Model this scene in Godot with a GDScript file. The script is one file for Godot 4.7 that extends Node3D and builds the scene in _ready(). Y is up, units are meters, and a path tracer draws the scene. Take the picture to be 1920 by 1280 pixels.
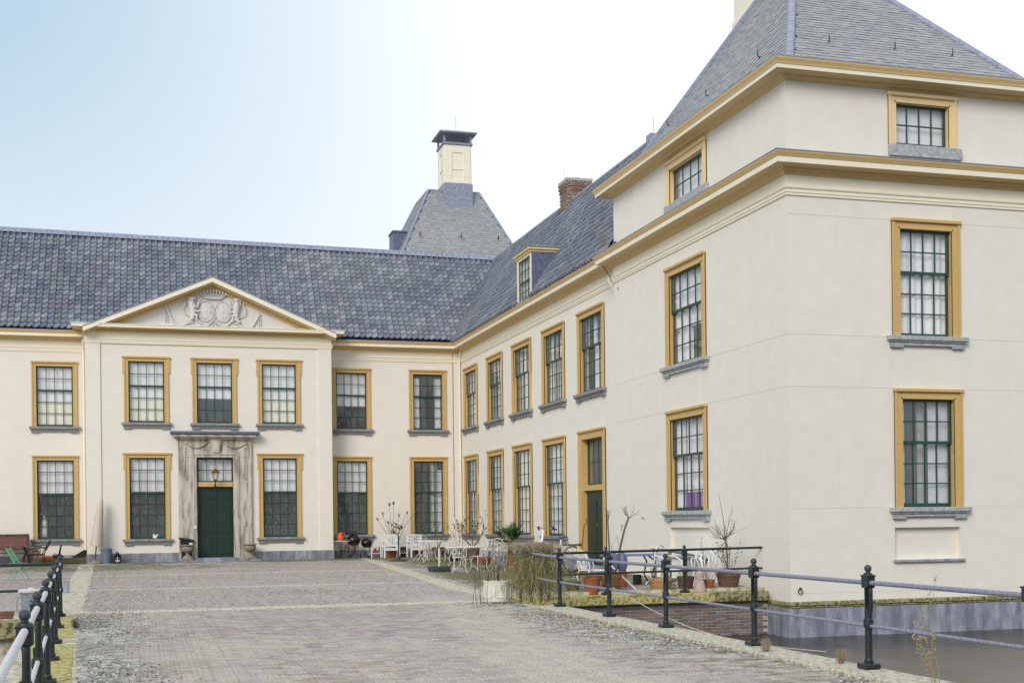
extends Node3D
# A white stuccoed palace round a brick-paved court, seen from the bridge over its moat, on a hazy winter morning.
# World: main front wall on Z = 0, side wing wall on X = 0, corner tower front on Z = 28.75; Y is up, metres.

const EYE := Vector3(-12.996, 1.5, 52.162)
var M := {}
var counts := {}
var rng := RandomNumberGenerator.new()
var patchy := FastNoiseLite.new()


func _ready() -> void:
	rng.seed = 20240117
	patchy.seed = 7
	patchy.noise_type = FastNoiseLite.TYPE_SIMPLEX_SMOOTH
	patchy.frequency = 0.02
	make_camera_and_light()
	make_materials()
	ground()
	tile_meshes = shaded(func(g: Geo): pantile(g), [Color(0.13, 0.15, 0.205), Color(0.175, 0.2, 0.26), Color(0.21, 0.235, 0.295), Color(0.185, 0.18, 0.23), Color(0.245, 0.262, 0.31), Color(0.18, 0.21, 0.235), Color(0.3, 0.31, 0.35)], M.tile)
	slate_meshes = shaded(func(g: Geo): slate(g), [Color(0.32, 0.335, 0.365), Color(0.36, 0.37, 0.395), Color(0.39, 0.395, 0.41), Color(0.34, 0.345, 0.36), Color(0.42, 0.42, 0.43)], M.slate)
	main_building()
	side_wing()
	corner_tower()
	far_tower()
	railings()
	entrance_things()
	left_terrace_things()
	seating_things()
	plants()
	bare_trees()
	add_dark_hedge()


# ---- camera, sky, light -------------------------------------------------

func make_sky_image() -> ImageTexture:
	# bare winter haze: pale blue away from the sunward side of the sky, white towards it; unseen overhead kept pale for extra light
	var w := 512
	var h := 256
	var im := Image.create(w, h, false, Image.FORMAT_RGBF)
	var glow := Vector3(0.75, 0.42, -0.5).normalized()
	for y in h:
		var el := PI / 2 - PI * (y + 0.5) / h
		for x in w:
			var a := TAU * (x + 0.5) / w
			var d := Vector3(sin(a) * cos(el), sin(el), -cos(a) * cos(el))
			var s := acos(clampf(d.dot(glow), -1, 1)) / PI
			var t := smoothstep(0.19, 0.36, s) * smoothstep(0.1, 0.42, sin(maxf(el, 0.0)))
			var haze := Vector3(0.68, 0.755, 0.82).lerp(Vector3(1.02, 1.02, 1.03), 1.0 - smoothstep(0.1, 0.34, s))
			var v := haze.lerp(Vector3(0.375, 0.535, 0.665), clampf(t * 1.15, 0, 1) * (1.0 - smoothstep(0.5, 0.95, sin(maxf(el, 0.0)))))
			if el < 0.0:
				v = Vector3(0.34, 0.33, 0.31)
			im.set_pixel(x, y, Color(v.x, v.y, v.z))
	return ImageTexture.create_from_image(im)


func make_camera_and_light() -> void:
	var cam := Camera3D.new()
	cam.name = "camera"
	var f := 2366.66
	cam.projection = Camera3D.PROJECTION_FRUSTUM
	cam.near = 0.1
	cam.far = 2000.0
	cam.size = 0.1 * 1278.75 / f
	cam.frustum_offset = Vector2(0, 0.1 * 333.7 / f)
	cam.transform = Transform3D(Basis(Vector3.UP, -0.2834) * Basis(Vector3.BACK, -0.0112), EYE)
	add_child(cam)
	var sky := Sky.new()
	var pano := PanoramaSkyMaterial.new()
	pano.panorama = make_sky_image()
	sky.sky_material = pano
	var env := Environment.new()
	env.background_mode = Environment.BG_SKY
	env.sky = sky
	env.background_energy_multiplier = SKY
	env.tonemap_mode = Environment.TONE_MAPPER_LINEAR
	env.tonemap_exposure = EXPOSURE
	env.sdfgi_enabled = true
	env.ssao_enabled = true
	env.ssil_enabled = true
	var we := WorldEnvironment.new()
	we.name = "air"
	we.environment = env
	add_child(we)
	var fill_light := DirectionalLight3D.new()  # added broad fill from front left, opposite the bright side of the sky
	fill_light.name = "added_soft_fill"
	fill_light.light_energy = 0.5
	fill_light.light_color = Color(1.0, 0.95, 0.89)
	fill_light.light_angular_distance = 28.0
	fill_light.shadow_enabled = true
	fill_light.transform = Transform3D(Basis.looking_at(-Vector3(-0.5, 0.45, 0.62).normalized()), Vector3(0, 40, 0))
	add_child(fill_light)


const SKY := 0.8
const EXPOSURE := 1.5


class Geo:
	var v := PackedVector3Array()
	var n := PackedVector3Array()
	var c := PackedColorArray()
	var col := Color.WHITE
	var xf := Transform3D.IDENTITY
	var off := Vector3.ZERO

	func _init(o := Vector3.ZERO, f := Transform3D.IDENTITY) -> void:
		off = o
		xf = f

	func tri(a: Vector3, b: Vector3, d: Vector3, na: Vector3, nb: Vector3, nd: Vector3) -> void:
		var flip := (b - a).cross(d - a).dot(na + nb + nd) > 0.0
		for k in 3:
			var i: int = [0, 2, 1][k] if flip else k
			v.append(xf * ([a, b, d][i] as Vector3) - off)
			n.append((xf.basis * ([na, nb, nd][i] as Vector3)).normalized())
			c.append(col)

	func flat(a: Vector3, b: Vector3, d: Vector3, toward: Vector3) -> void:
		var m := (b - a).cross(d - a).normalized()
		if m.dot(toward) < 0.0:
			m = -m
		tri(a, b, d, m, m, m)

	func quad(a: Vector3, b: Vector3, d: Vector3, e: Vector3, toward: Vector3) -> void:
		flat(a, b, d, toward)
		flat(a, d, e, toward)

	func box(lo: Vector3, hi: Vector3, skip := "") -> void:
		var x0 := lo.x; var y0 := lo.y; var z0 := lo.z
		var x1 := hi.x; var y1 := hi.y; var z1 := hi.z
		quad(Vector3(x0, y0, z1), Vector3(x1, y0, z1), Vector3(x1, y1, z1), Vector3(x0, y1, z1), Vector3.BACK)
		if not "b" in skip:
			quad(Vector3(x0, y0, z0), Vector3(x1, y0, z0), Vector3(x1, y1, z0), Vector3(x0, y1, z0), Vector3.FORWARD)
		quad(Vector3(x0, y0, z0), Vector3(x0, y0, z1), Vector3(x0, y1, z1), Vector3(x0, y1, z0), Vector3.LEFT)
		quad(Vector3(x1, y0, z0), Vector3(x1, y0, z1), Vector3(x1, y1, z1), Vector3(x1, y1, z0), Vector3.RIGHT)
		quad(Vector3(x0, y1, z0), Vector3(x1, y1, z0), Vector3(x1, y1, z1), Vector3(x0, y1, z1), Vector3.UP)
		if not "d" in skip:
			quad(Vector3(x0, y0, z0), Vector3(x1, y0, z0), Vector3(x1, y0, z1), Vector3(x0, y0, z1), Vector3.DOWN)

	func cbox(lo: Vector3, hi: Vector3, b: float) -> void: # a box with bevelled edges
		var mid := (lo + hi) / 2.0
		var h := (hi - lo) / 2.0
		var faces := []
		for ax in 3:
			for s in [-1.0, 1.0]:
				var u := (ax + 1) % 3
				var w := (ax + 2) % 3
				var p := []
				for k in [[-1, -1], [1, -1], [1, 1], [-1, 1]]:
					var q := Vector3.ZERO
					q[ax] = h[ax] * s
					q[u] = (h[u] - b) * k[0]
					q[w] = (h[w] - b) * k[1]
					p.append(mid + q)
				var t := Vector3.ZERO
				t[ax] = s
				quad(p[0], p[1], p[2], p[3], t)
		for ax in 3:
			var u := (ax + 1) % 3
			var w := (ax + 2) % 3
			for su in [-1.0, 1.0]:
				for sw in [-1.0, 1.0]:
					var p := []
					for k in [[-1, 0], [1, 0], [1, 1], [-1, 1]]:
						var q := Vector3.ZERO
						q[ax] = (h[ax] - b) * k[0]
						q[u] = su * (h[u] - (b if k[1] else 0.0))
						q[w] = sw * (h[w] - (0.0 if k[1] else b))
						p.append(mid + q)
					var t := Vector3.ZERO
					t[u] = su
					t[w] = sw
					quad(p[0], p[1], p[2], p[3], t)
		for sx in [-1.0, 1.0]:
			for sy in [-1.0, 1.0]:
				for sz in [-1.0, 1.0]:
					var s := Vector3(sx, sy, sz)
					flat(mid + s * Vector3(h.x, h.y - b, h.z - b), mid + s * Vector3(h.x - b, h.y, h.z - b), mid + s * Vector3(h.x - b, h.y - b, h.z), s)

	func tube(p: Array, r: Array, sides := 6, capped := true) -> void:
		var rings := []
		var side := Vector3.ZERO
		for i in p.size():
			var d: Vector3 = (p[mini(i + 1, p.size() - 1)] - p[maxi(i - 1, 0)])
			d = d.normalized() if d.length() > 1e-6 else Vector3.UP
			if side == Vector3.ZERO:
				side = d.cross(Vector3.UP if absf(d.y) < 0.9 else Vector3.RIGHT).normalized()
			side = (side - d * side.dot(d)).normalized()
			var other := d.cross(side)
			var ring := []
			for k in sides:
				var a := TAU * k / sides
				ring.append(side * cos(a) + other * sin(a))
			rings.append(ring)
		for i in p.size() - 1:
			for k in sides:
				var j := (k + 1) % sides
				var n0: Vector3 = rings[i][k]
				var n1: Vector3 = rings[i][j]
				var n2: Vector3 = rings[i + 1][j]
				var n3: Vector3 = rings[i + 1][k]
				var a: Vector3 = p[i] + n0 * r[i]
				var b: Vector3 = p[i] + n1 * r[i]
				var d: Vector3 = p[i + 1] + n2 * r[i + 1]
				var e: Vector3 = p[i + 1] + n3 * r[i + 1]
				tri(a, b, d, n0, n1, n2)
				tri(a, d, e, n0, n2, n3)
		if capped:
			for w in [[0, 1], [p.size() - 1, p.size() - 2]]:
				var t: Vector3 = p[w[0]] - p[w[1]]
				for k in range(1, sides - 1):
					flat(p[w[0]] + rings[w[0]][0] * r[w[0]], p[w[0]] + rings[w[0]][k] * r[w[0]], p[w[0]] + rings[w[0]][k + 1] * r[w[0]], t)

	func rod(a: Vector3, b: Vector3, r: float, sides := 6) -> void:
		tube([a, b], [r, r], sides)

	func lathe(prof: Array, at := Vector3.ZERO, seg := 16, smooth := false, flute := 0.0, flutes := 0) -> void: # prof: [radius, height] from the bottom up
		for i in prof.size() - 1:
			var r0: float = prof[i][0]; var y0: float = prof[i][1]
			var r1: float = prof[i + 1][0]; var y1: float = prof[i + 1][1]
			var m0 := Vector2(y1 - y0, r0 - r1).normalized()
			var m1 := m0
			if smooth:
				if i > 0:
					m0 = (m0 + Vector2(y0 - prof[i - 1][1], prof[i - 1][0] - r0).normalized()).normalized()
				if i < prof.size() - 2:
					m1 = (m1 + Vector2(prof[i + 2][1] - y1, r1 - prof[i + 2][0]).normalized()).normalized()
			for k in seg:
				var a := TAU * k / seg
				var b := TAU * (k + 1) / seg
				var fa := 1.0 + flute * cos(a * flutes)
				var fb := 1.0 + flute * cos(b * flutes)
				var da := Vector3(cos(a), 0, sin(a))
				var db := Vector3(cos(b), 0, sin(b))
				var up := Vector3.UP
				var p0 := at + da * r0 * fa + up * y0
				var p1 := at + db * r0 * fb + up * y0
				var p2 := at + db * r1 * fb + up * y1
				var p3 := at + da * r1 * fa + up * y1
				if r0 > 1e-5:
					tri(p0, p1, p2, da * m0.x + up * m0.y, db * m0.x + up * m0.y, db * m1.x + up * m1.y)
				if r1 > 1e-5:
					tri(p0, p2, p3, da * m0.x + up * m0.y, db * m1.x + up * m1.y, da * m1.x + up * m1.y)

	func ball(at: Vector3, r: Vector3, seg := 10) -> void:
		var rows := seg / 2 + 1
		for i in rows:
			var t0 := PI * i / rows - PI / 2
			var t1 := PI * (i + 1) / rows - PI / 2
			for k in seg:
				var a := TAU * k / seg
				var b := TAU * (k + 1) / seg
				var q := [Vector3(cos(a) * cos(t0), sin(t0), sin(a) * cos(t0)), Vector3(cos(b) * cos(t0), sin(t0), sin(b) * cos(t0)), Vector3(cos(b) * cos(t1), sin(t1), sin(b) * cos(t1)), Vector3(cos(a) * cos(t1), sin(t1), sin(a) * cos(t1))]
				if i > 0:
					tri(at + q[0] * r, at + q[1] * r, at + q[2] * r, q[0] / r, q[1] / r, q[2] / r)
				if i < rows - 1:
					tri(at + q[0] * r, at + q[2] * r, at + q[3] * r, q[0] / r, q[2] / r, q[3] / r)

	func prism(poly: Array, z0: float, z1: float) -> void: # an outline in x and y with a depth
		var pv := PackedVector2Array(poly)
		var ix := Geometry2D.triangulate_polygon(pv)
		for z in [z0, z1]:
			var t := Vector3.BACK if z == maxf(z0, z1) else Vector3.FORWARD
			for i in range(0, ix.size(), 3):
				flat(Vector3(pv[ix[i]].x, pv[ix[i]].y, z), Vector3(pv[ix[i + 1]].x, pv[ix[i + 1]].y, z), Vector3(pv[ix[i + 2]].x, pv[ix[i + 2]].y, z), t)
		var area := 0.0
		for i in pv.size():
			area += pv[i].cross(pv[(i + 1) % pv.size()])
		for i in pv.size():
			var a := pv[i]
			var b := pv[(i + 1) % pv.size()]
			var t := Vector3(b.y - a.y, a.x - b.x, 0) * signf(area)
			quad(Vector3(a.x, a.y, z0), Vector3(b.x, b.y, z0), Vector3(b.x, b.y, z1), Vector3(a.x, a.y, z1), t)

	func sweep(path: Array, prof: Array, m0 := Vector2.ZERO, m1 := Vector2.ZERO) -> void: # a moulding: path in plan (x, z), outward on the side of (-dz, dx); prof in (out, up)
		var mit := []
		for i in path.size():
			var outs := []
			if i > 0:
				var d: Vector2 = (path[i] - path[i - 1]).normalized()
				outs.append(Vector2(-d.y, d.x))
			if i < path.size() - 1:
				var d: Vector2 = (path[i + 1] - path[i]).normalized()
				outs.append(Vector2(-d.y, d.x))
			var m: Vector2 = outs[0]
			if outs.size() == 2:
				m = (outs[0] + outs[1]) / (1.0 + outs[0].dot(outs[1]))
			if i == 0 and m0 != Vector2.ZERO:
				m = m0
			if i == path.size() - 1 and m1 != Vector2.ZERO:
				m = m1
			mit.append(m)
		for i in path.size() - 1:
			var d: Vector2 = (path[i + 1] - path[i]).normalized()
			var o := Vector3(-d.y, 0, d.x)
			for k in prof.size() - 1:
				var a: Vector2 = path[i] + mit[i] * prof[k].x
				var b: Vector2 = path[i + 1] + mit[i + 1] * prof[k].x
				var e: Vector2 = path[i + 1] + mit[i + 1] * prof[k + 1].x
				var f: Vector2 = path[i] + mit[i] * prof[k + 1].x
				var y0: float = prof[k].y
				var y1: float = prof[k + 1].y
				quad(Vector3(a.x, y0, a.y), Vector3(b.x, y0, b.y), Vector3(e.x, y1, e.y), Vector3(f.x, y1, f.y), o * (y1 - y0) - Vector3.UP * (prof[k + 1].x - prof[k].x))
		for w in [0, path.size() - 1]:
			var j: int = 1 if w == 0 else w - 1
			var t := Vector3(path[w].x - path[j].x, 0, path[w].y - path[j].y)
			for k in prof.size() - 1:
				var a: Vector2 = path[w] + mit[w] * prof[k].x
				var b: Vector2 = path[w] + mit[w] * prof[k + 1].x
				quad(Vector3(path[w].x, prof[k].y, path[w].y), Vector3(a.x, prof[k].y, a.y), Vector3(b.x, prof[k + 1].y, b.y), Vector3(path[w].x, prof[k + 1].y, path[w].y), t)

	func cloth(x0: float, x1: float, y0: float, y1: float, z: float, amp: float, waves: float) -> void:
		var steps := maxi(2, int(waves * 6.0))
		for i in steps:
			var a := float(i) / steps
			var b := float(i + 1) / steps
			var za := z + amp * sin(a * waves * TAU + 0.6 * sin(a * 9.0))
			var zb := z + amp * sin(b * waves * TAU + 0.6 * sin(b * 9.0))
			quad(Vector3(lerpf(x0, x1, a), y0, za), Vector3(lerpf(x0, x1, b), y0, zb), Vector3(lerpf(x0, x1, b), y1, zb), Vector3(lerpf(x0, x1, a), y1, za), Vector3.BACK)

	func mesh(m: Material) -> ArrayMesh:
		var a := []
		a.resize(Mesh.ARRAY_MAX)
		a[Mesh.ARRAY_VERTEX] = v
		a[Mesh.ARRAY_NORMAL] = n
		a[Mesh.ARRAY_COLOR] = c
		var am := ArrayMesh.new()
		am.add_surface_from_arrays(Mesh.PRIMITIVE_TRIANGLES, a)
		am.surface_set_material(0, m)
		return am


# ---- naming and tagging -------------------------------------------------

func numbered(parent: Node, called: String) -> String:
	var key := str(parent.get_instance_id()) + called
	var k: int = counts.get(key, 0)
	counts[key] = k + 1
	return called if k == 0 else "%s_%03d" % [called, k]


func hang(o: Node3D, called: String, parent: Node) -> Node3D:
	o.name = numbered(parent, called)
	parent.add_child(o, true)
	return o


func obj(called: String, g: Geo, m: Material, parent: Node = self) -> MeshInstance3D:
	var o := MeshInstance3D.new()
	o.mesh = g.mesh(m)
	hang(o, called, parent)
	return o


func place(called: String, mesh: Mesh, t: Transform3D, parent: Node) -> MeshInstance3D:
	var o := MeshInstance3D.new()
	o.mesh = mesh
	o.transform = t
	hang(o, called, parent)
	return o


func tag(o: Node, label := "", category := "", group := "", kind := "") -> Node:
	if label: o.set_meta("label", label)
	if category: o.set_meta("category", category)
	if group: o.set_meta("group", group)
	if kind: o.set_meta("kind", kind)
	return o


func thing(called: String, label: String, category: String, at := Vector3.ZERO, turn := 0.0, group := "") -> Node3D:
	var o := Node3D.new()
	hang(o, called, self)
	o.position = at
	o.rotation.y = turn
	tag(o, label, category, group)
	return o


func dup(o: Node3D, label: String, at: Vector3, turn := 0.0, group := "") -> Node3D:
	var r: Node3D = o.duplicate()
	var base := String(o.name).rstrip("0123456789").rstrip("_")
	hang(r, base, self)
	r.position = at
	r.rotation.y = turn
	tag(r, label, "", group)
	return r


func structure(called: String, g: Geo, m: Material) -> MeshInstance3D:
	var o := obj(called, g, m)
	tag(o, "", "", "", "structure")
	return o


func lay(parent: Node, called: String, meshes: Array, spots: Array, shades: Array, mat: Material, most := 300) -> void:
	# pieces in spots (in the parent's frame): those that show largest as parts of their own, the rest as one part that is stuff
	var order := range(spots.size())
	var far := []
	for t in spots:
		far.append((t.origin + parent.position).distance_squared_to(EYE))
	order.sort_custom(func(a, b): return far[a] < far[b])
	var few: int = mini(most, order.size())
	for k in few:
		place(called, meshes[shades[order[k]]], spots[order[k]], parent)
	if order.size() > few:
		var mm := MultiMesh.new()
		mm.transform_format = MultiMesh.TRANSFORM_3D
		mm.use_colors = true
		mm.mesh = meshes[-1]
		mm.instance_count = order.size() - few
		var pal: Array = meshes[-2]
		for k in order.size() - few:
			mm.set_instance_transform(k, spots[order[few + k]])
			mm.set_instance_color(k, pal[shades[order[few + k]]])
		var o := MultiMeshInstance3D.new()
		o.multimesh = mm
		hang(o, called + "s", parent)
		tag(o, "", "", "", "stuff")


func shaded(make: Callable, palette: Array, mat: Material) -> Array: # one mesh per tone, then the palette, then a white one for the many
	var out := []
	for col in palette + [Color.WHITE]:
		var g := Geo.new()
		g.col = col
		make.call(g)
		out.append(g.mesh(mat))
	var white: Mesh = out.pop_back()
	out.append(palette)
	out.append(white)
	return out


# ---- materials ----------------------------------------------------------

func ntex(cols: Array, freq: float, seed_: int, size := 256, kind := FastNoiseLite.TYPE_SIMPLEX_SMOOTH, stretch_v := false) -> NoiseTexture2D:
	var f := FastNoiseLite.new()
	f.noise_type = kind
	f.seed = seed_
	f.frequency = freq
	f.fractal_octaves = 5
	f.fractal_gain = 0.58
	var t := NoiseTexture2D.new()
	t.width = size if not stretch_v else size * 2
	t.height = size
	t.seamless = true
	t.noise = f
	if cols.size():
		var gr := Gradient.new()
		var offs := PackedFloat32Array()
		for i in cols.size():
			offs.append(0.22 + 0.56 * i / (cols.size() - 1.0))
		gr.offsets = offs
		gr.colors = PackedColorArray(cols)
		t.color_ramp = gr
	return t


func plain(key: String, col: Color, rough := 0.7, metal := 0.0) -> StandardMaterial3D:
	var m := StandardMaterial3D.new()
	m.resource_name = key
	m.albedo_color = col
	m.roughness = rough
	m.metallic = metal
	M[key] = m
	return m


func grainy(key: String, cols: Array, size_m: float, freq := 0.02, rough := 0.8, bump := 0.0, scale := Vector3.ONE) -> StandardMaterial3D:
	var m := plain(key, Color.WHITE, rough)
	m.albedo_texture = ntex(cols, freq, key.hash() % 1000)
	m.uv1_triplanar = true
	m.uv1_world_triplanar = true
	m.uv1_scale = scale / size_m
	m.vertex_color_use_as_albedo = true
	if bump > 0.0:
		m.heightmap_enabled = true
		var bk := "bump%d" % int(freq * 100.0)
		if not M.has(bk):
			M[bk] = ntex([], freq * 2.0, 11)
		m.heightmap_texture = M[bk]
		m.heightmap_scale = bump
	return m


func c8(r: int, g: int, b: int) -> Color:
	return Color8(r, g, b)


func make_materials() -> void:
	grainy("stucco", [c8(226, 220, 211), c8(229, 224, 216)], 2.4, 0.014, 0.85, 0.2)
	grainy("cream_paint", [c8(236, 228, 208), c8(240, 232, 214)], 2.0, 0.02, 0.55, 0.1)
	grainy("gold_paint", [c8(206, 176, 122), c8(214, 185, 132)], 1.2, 0.03, 0.5, 0.1)
	grainy("window_gold", [c8(199, 165, 104), c8(207, 175, 114)], 1.2, 0.03, 0.5, 0.1)
	grainy("green_paint", [c8(30, 66, 56), c8(38, 76, 65)], 0.8, 0.03, 0.35, 0.08)
	grainy("door_green", [c8(22, 44, 38), c8(30, 54, 46)], 0.8, 0.03, 0.4, 0.08)
	grainy("bar_paint", [c8(38, 62, 60), c8(48, 74, 70)], 0.8, 0.03, 0.35)
	grainy("sill_stone", [c8(118, 118, 121), c8(138, 138, 139), c8(158, 157, 155)], 1.0, 0.03, 0.8, 0.4)
	grainy("blue_stone", [c8(118, 122, 136), c8(152, 155, 166), c8(180, 181, 188)], 1.4, 0.02, 0.8, 0.4, Vector3(1, 0.45, 1))
	grainy("plinth_stone", [c8(112, 116, 130), c8(134, 137, 152), c8(158, 160, 171)], 1.8, 0.02, 0.75, 0.4, Vector3(1, 0.35, 1))
	grainy("mossy_stone", [c8(70, 74, 42), c8(122, 120, 74), c8(158, 150, 110), c8(150, 148, 134)], 0.9, 0.03, 0.9, 0.8)
	grainy("yellow_moss_stone", [c8(112, 104, 54), c8(170, 158, 82), c8(186, 178, 126), c8(172, 168, 152)], 0.9, 0.03, 0.95, 0.9)
	grainy("portal_stone", [c8(140, 132, 124), c8(172, 165, 155), c8(190, 184, 174), c8(200, 195, 185)], 1.6, 0.014, 0.85, 0.35, Vector3(1.5, 0.3, 1.5))
	grainy("relief_plaster", [c8(205, 203, 203), c8(216, 214, 213)], 0.8, 0.03, 0.85, 0.2)
	grainy("lead", [c8(128, 134, 156), c8(156, 161, 180)], 1.0, 0.02, 0.5, 0.15)
	grainy("dark_lead", [c8(86, 92, 122), c8(108, 113, 142)], 1.0, 0.02, 0.5, 0.15)
	grainy("tile", [c8(225, 225, 225), c8(255, 255, 255)], 0.5, 0.04, 0.42, 0.2)
	grainy("slate", [c8(214, 214, 214), c8(255, 255, 255)], 0.5, 0.04, 0.6, 0.15)
	grainy("paving", [c8(176, 176, 176), c8(230, 230, 230), c8(255, 255, 255)], 0.35, 0.05, 0.85, 0.35)
	grainy("sand", [c8(150, 142, 124), c8(186, 179, 160), c8(208, 202, 186)], 1.5, 0.03, 0.95, 0.8)
	grainy("kerb_stone", [c8(150, 144, 124), c8(182, 175, 156), c8(202, 196, 180)], 0.8, 0.03, 0.9, 0.5)
	grainy("pale_stone", [c8(148, 152, 156), c8(168, 171, 174), c8(184, 185, 186)], 1.0, 0.03, 0.8, 0.3)
	grainy("pale_gold", [c8(226, 200, 148), c8(232, 208, 158)], 1.2, 0.03, 0.5)
	grainy("earth", [c8(96, 90, 70), c8(140, 132, 112), c8(178, 172, 158)], 1.2, 0.04, 0.95, 1.5)
	grainy("wall_brick", [c8(190, 190, 190), c8(255, 255, 255)], 0.3, 0.05, 0.9, 0.4)
	grainy("mortar", [c8(160, 158, 154), c8(196, 194, 192)], 0.6, 0.04, 0.95, 0.5)
	grainy("ice", [c8(44, 41, 37), c8(54, 50, 46), c8(66, 62, 58)], 5.0, 0.02, 0.28, 0.0, Vector3(1, 1, 0.5))
	grainy("iron", [c8(24, 32, 34), c8(38, 48, 50)], 0.4, 0.04, 0.42, 0.1)
	grainy("frosted_iron", [c8(104, 108, 128), c8(132, 136, 154), c8(164, 167, 180)], 0.35, 0.04, 0.6, 0.15)
	grainy("speckled_iron", [c8(28, 34, 40), c8(40, 48, 58), c8(104, 110, 132)], 0.12, 0.05, 0.5, 0.2)
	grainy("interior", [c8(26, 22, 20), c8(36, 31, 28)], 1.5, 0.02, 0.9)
	grainy("blind_white", [c8(234, 234, 239), c8(240, 240, 244)], 0.8, 0.02, 0.9)
	grainy("blind_cream", [c8(240, 234, 216), c8(246, 241, 226)], 0.8, 0.02, 0.9)
	grainy("blind_pink", [c8(214, 200, 208), c8(224, 211, 217)], 0.8, 0.02, 0.9, 0.2)
	grainy("curtain_grey", [c8(160, 168, 166), c8(190, 196, 193)], 0.8, 0.02, 0.9, 0.3)
	grainy("curtain_dark", [c8(40, 40, 40), c8(62, 62, 60)], 0.8, 0.02, 0.9, 0.3)
	grainy("curtain_red", [c8(110, 44, 42), c8(150, 60, 56)], 0.8, 0.02, 0.9, 0.3)
	grainy("cloth_purple", [c8(120, 58, 140), c8(140, 74, 160)], 0.8, 0.02, 0.9, 0.3)
	grainy("shutter", [c8(206, 208, 216), c8(218, 220, 226)], 0.8, 0.02, 0.6)
	grainy("white_paint", [c8(214, 217, 222), c8(230, 232, 235)], 0.5, 0.03, 0.5, 0.1)
	grainy("wire_white", [c8(206, 204, 200), c8(226, 225, 222), c8(196, 180, 158)], 0.2, 0.04, 0.5)
	grainy("rust_white", [c8(226, 224, 218), c8(214, 208, 196), c8(150, 118, 84)], 0.25, 0.03, 0.7)
	grainy("terracotta", [c8(118, 66, 44), c8(150, 86, 58), c8(172, 112, 82)], 0.4, 0.03, 0.85, 0.3)
	grainy("dark_terracotta", [c8(70, 52, 42), c8(102, 74, 58), c8(120, 100, 84)], 0.4, 0.03, 0.9, 0.3)
	grainy("mossy_terracotta", [c8(104, 90, 44), c8(142, 96, 58), c8(156, 112, 72)], 0.3, 0.03, 0.9, 0.3)
	grainy("pale_terracotta", [c8(150, 110, 78), c8(172, 138, 96), c8(190, 160, 130)], 0.4, 0.03, 0.9, 0.3)
	grainy("old_wood", [c8(56, 42, 36), c8(84, 64, 54), c8(104, 86, 76)], 0.5, 0.03, 0.8, 0.3, Vector3(0.3, 2, 2))
	grainy("red_wood", [c8(104, 66, 62), c8(134, 92, 84)], 0.5, 0.03, 0.7, 0.2, Vector3(0.3, 2, 2))
	grainy("rusty_iron", [c8(44, 30, 26), c8(74, 50, 42)], 0.3, 0.04, 0.7, 0.2)
	grainy("timber", [c8(80, 68, 44), c8(112, 94, 62), c8(96, 92, 54)], 0.5, 0.03, 0.9, 0.4, Vector3(0.3, 2, 2))
	grainy("bark", [c8(82, 72, 60), c8(112, 102, 88), c8(132, 124, 110)], 0.15, 0.05, 0.9, 0.3)
	grainy("dry_stem", [c8(120, 112, 74), c8(160, 146, 100), c8(180, 168, 128)], 0.3, 0.05, 0.9)
	grainy("bush_stem", [c8(255, 255, 255), c8(220, 220, 220)], 0.3, 0.05, 0.9)
	grainy("leaf", [c8(230, 230, 230), c8(255, 255, 255)], 0.3, 0.05, 0.55)
	(M.leaf as StandardMaterial3D).backlight_enabled = true
	(M.leaf as StandardMaterial3D).backlight = Color(0.1, 0.12, 0.04)
	grainy("soil", [c8(44, 36, 30), c8(70, 60, 50)], 0.2, 0.05, 0.95, 0.8)
	grainy("urn_stone", [c8(108, 100, 84), c8(150, 142, 124), c8(178, 170, 152)], 0.4, 0.03, 0.9, 0.4)
	grainy("canvas", [c8(196, 182, 168), c8(210, 198, 184)], 0.5, 0.03, 0.9, 0.2)
	grainy("grey_plastic", [c8(118, 126, 136), c8(132, 140, 150)], 0.5, 0.03, 0.5)
	grainy("bin_blue", [c8(92, 102, 118), c8(112, 122, 138)], 0.5, 0.03, 0.5)
	grainy("frosted_white", [c8(186, 184, 186), c8(212, 211, 213)], 0.3, 0.05, 0.8, 0.2)
	grainy("statue_pink", [c8(158, 132, 130), c8(190, 168, 164), c8(204, 188, 184)], 0.2, 0.04, 0.85, 0.3)
	grainy("planter_paint", [c8(196, 200, 180), c8(220, 221, 210), c8(226, 227, 218)], 0.5, 0.03, 0.7, 0.2)
	plain("green_chair", c8(112, 172, 140), 0.5)
	plain("black_enamel", c8(18, 18, 20), 0.25)
	plain("black_plastic", c8(22, 22, 24), 0.5)
	plain("letterbox_black", c8(20, 28, 38), 0.35)
	plain("slate_grey", c8(52, 62, 66), 0.6)
	plain("blue_pot", c8(126, 172, 208), 0.45)
	plain("blue_bin", c8(92, 110, 168), 0.5)
	plain("teal", c8(20, 70, 70), 0.4)
	plain("blue_grey", c8(96, 104, 146), 0.55)
	plain("table_blue", c8(108, 118, 178), 0.6)
	plain("orange", c8(222, 92, 40), 0.55)
	plain("orange_pot", c8(206, 132, 74), 0.6)
	plain("red", c8(196, 40, 44), 0.5)
	plain("yellow", c8(222, 190, 30), 0.5)
	plain("steel", c8(150, 152, 156), 0.35, 0.8)
	plain("brass", c8(150, 120, 60), 0.4, 0.9)
	plain("white_plastic", c8(226, 228, 232), 0.5)
	plain("bike_white", c8(222, 226, 230), 0.3)
	plain("cord", c8(196, 188, 178), 0.9)
	var gl := plain("glass", Color(0.86, 0.9, 0.92, 0.06), 0.0)
	gl.transparency = BaseMaterial3D.TRANSPARENCY_ALPHA
	gl.metallic_specular = 0.42



# ---- building pieces ----------------------------------------------------

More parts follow.
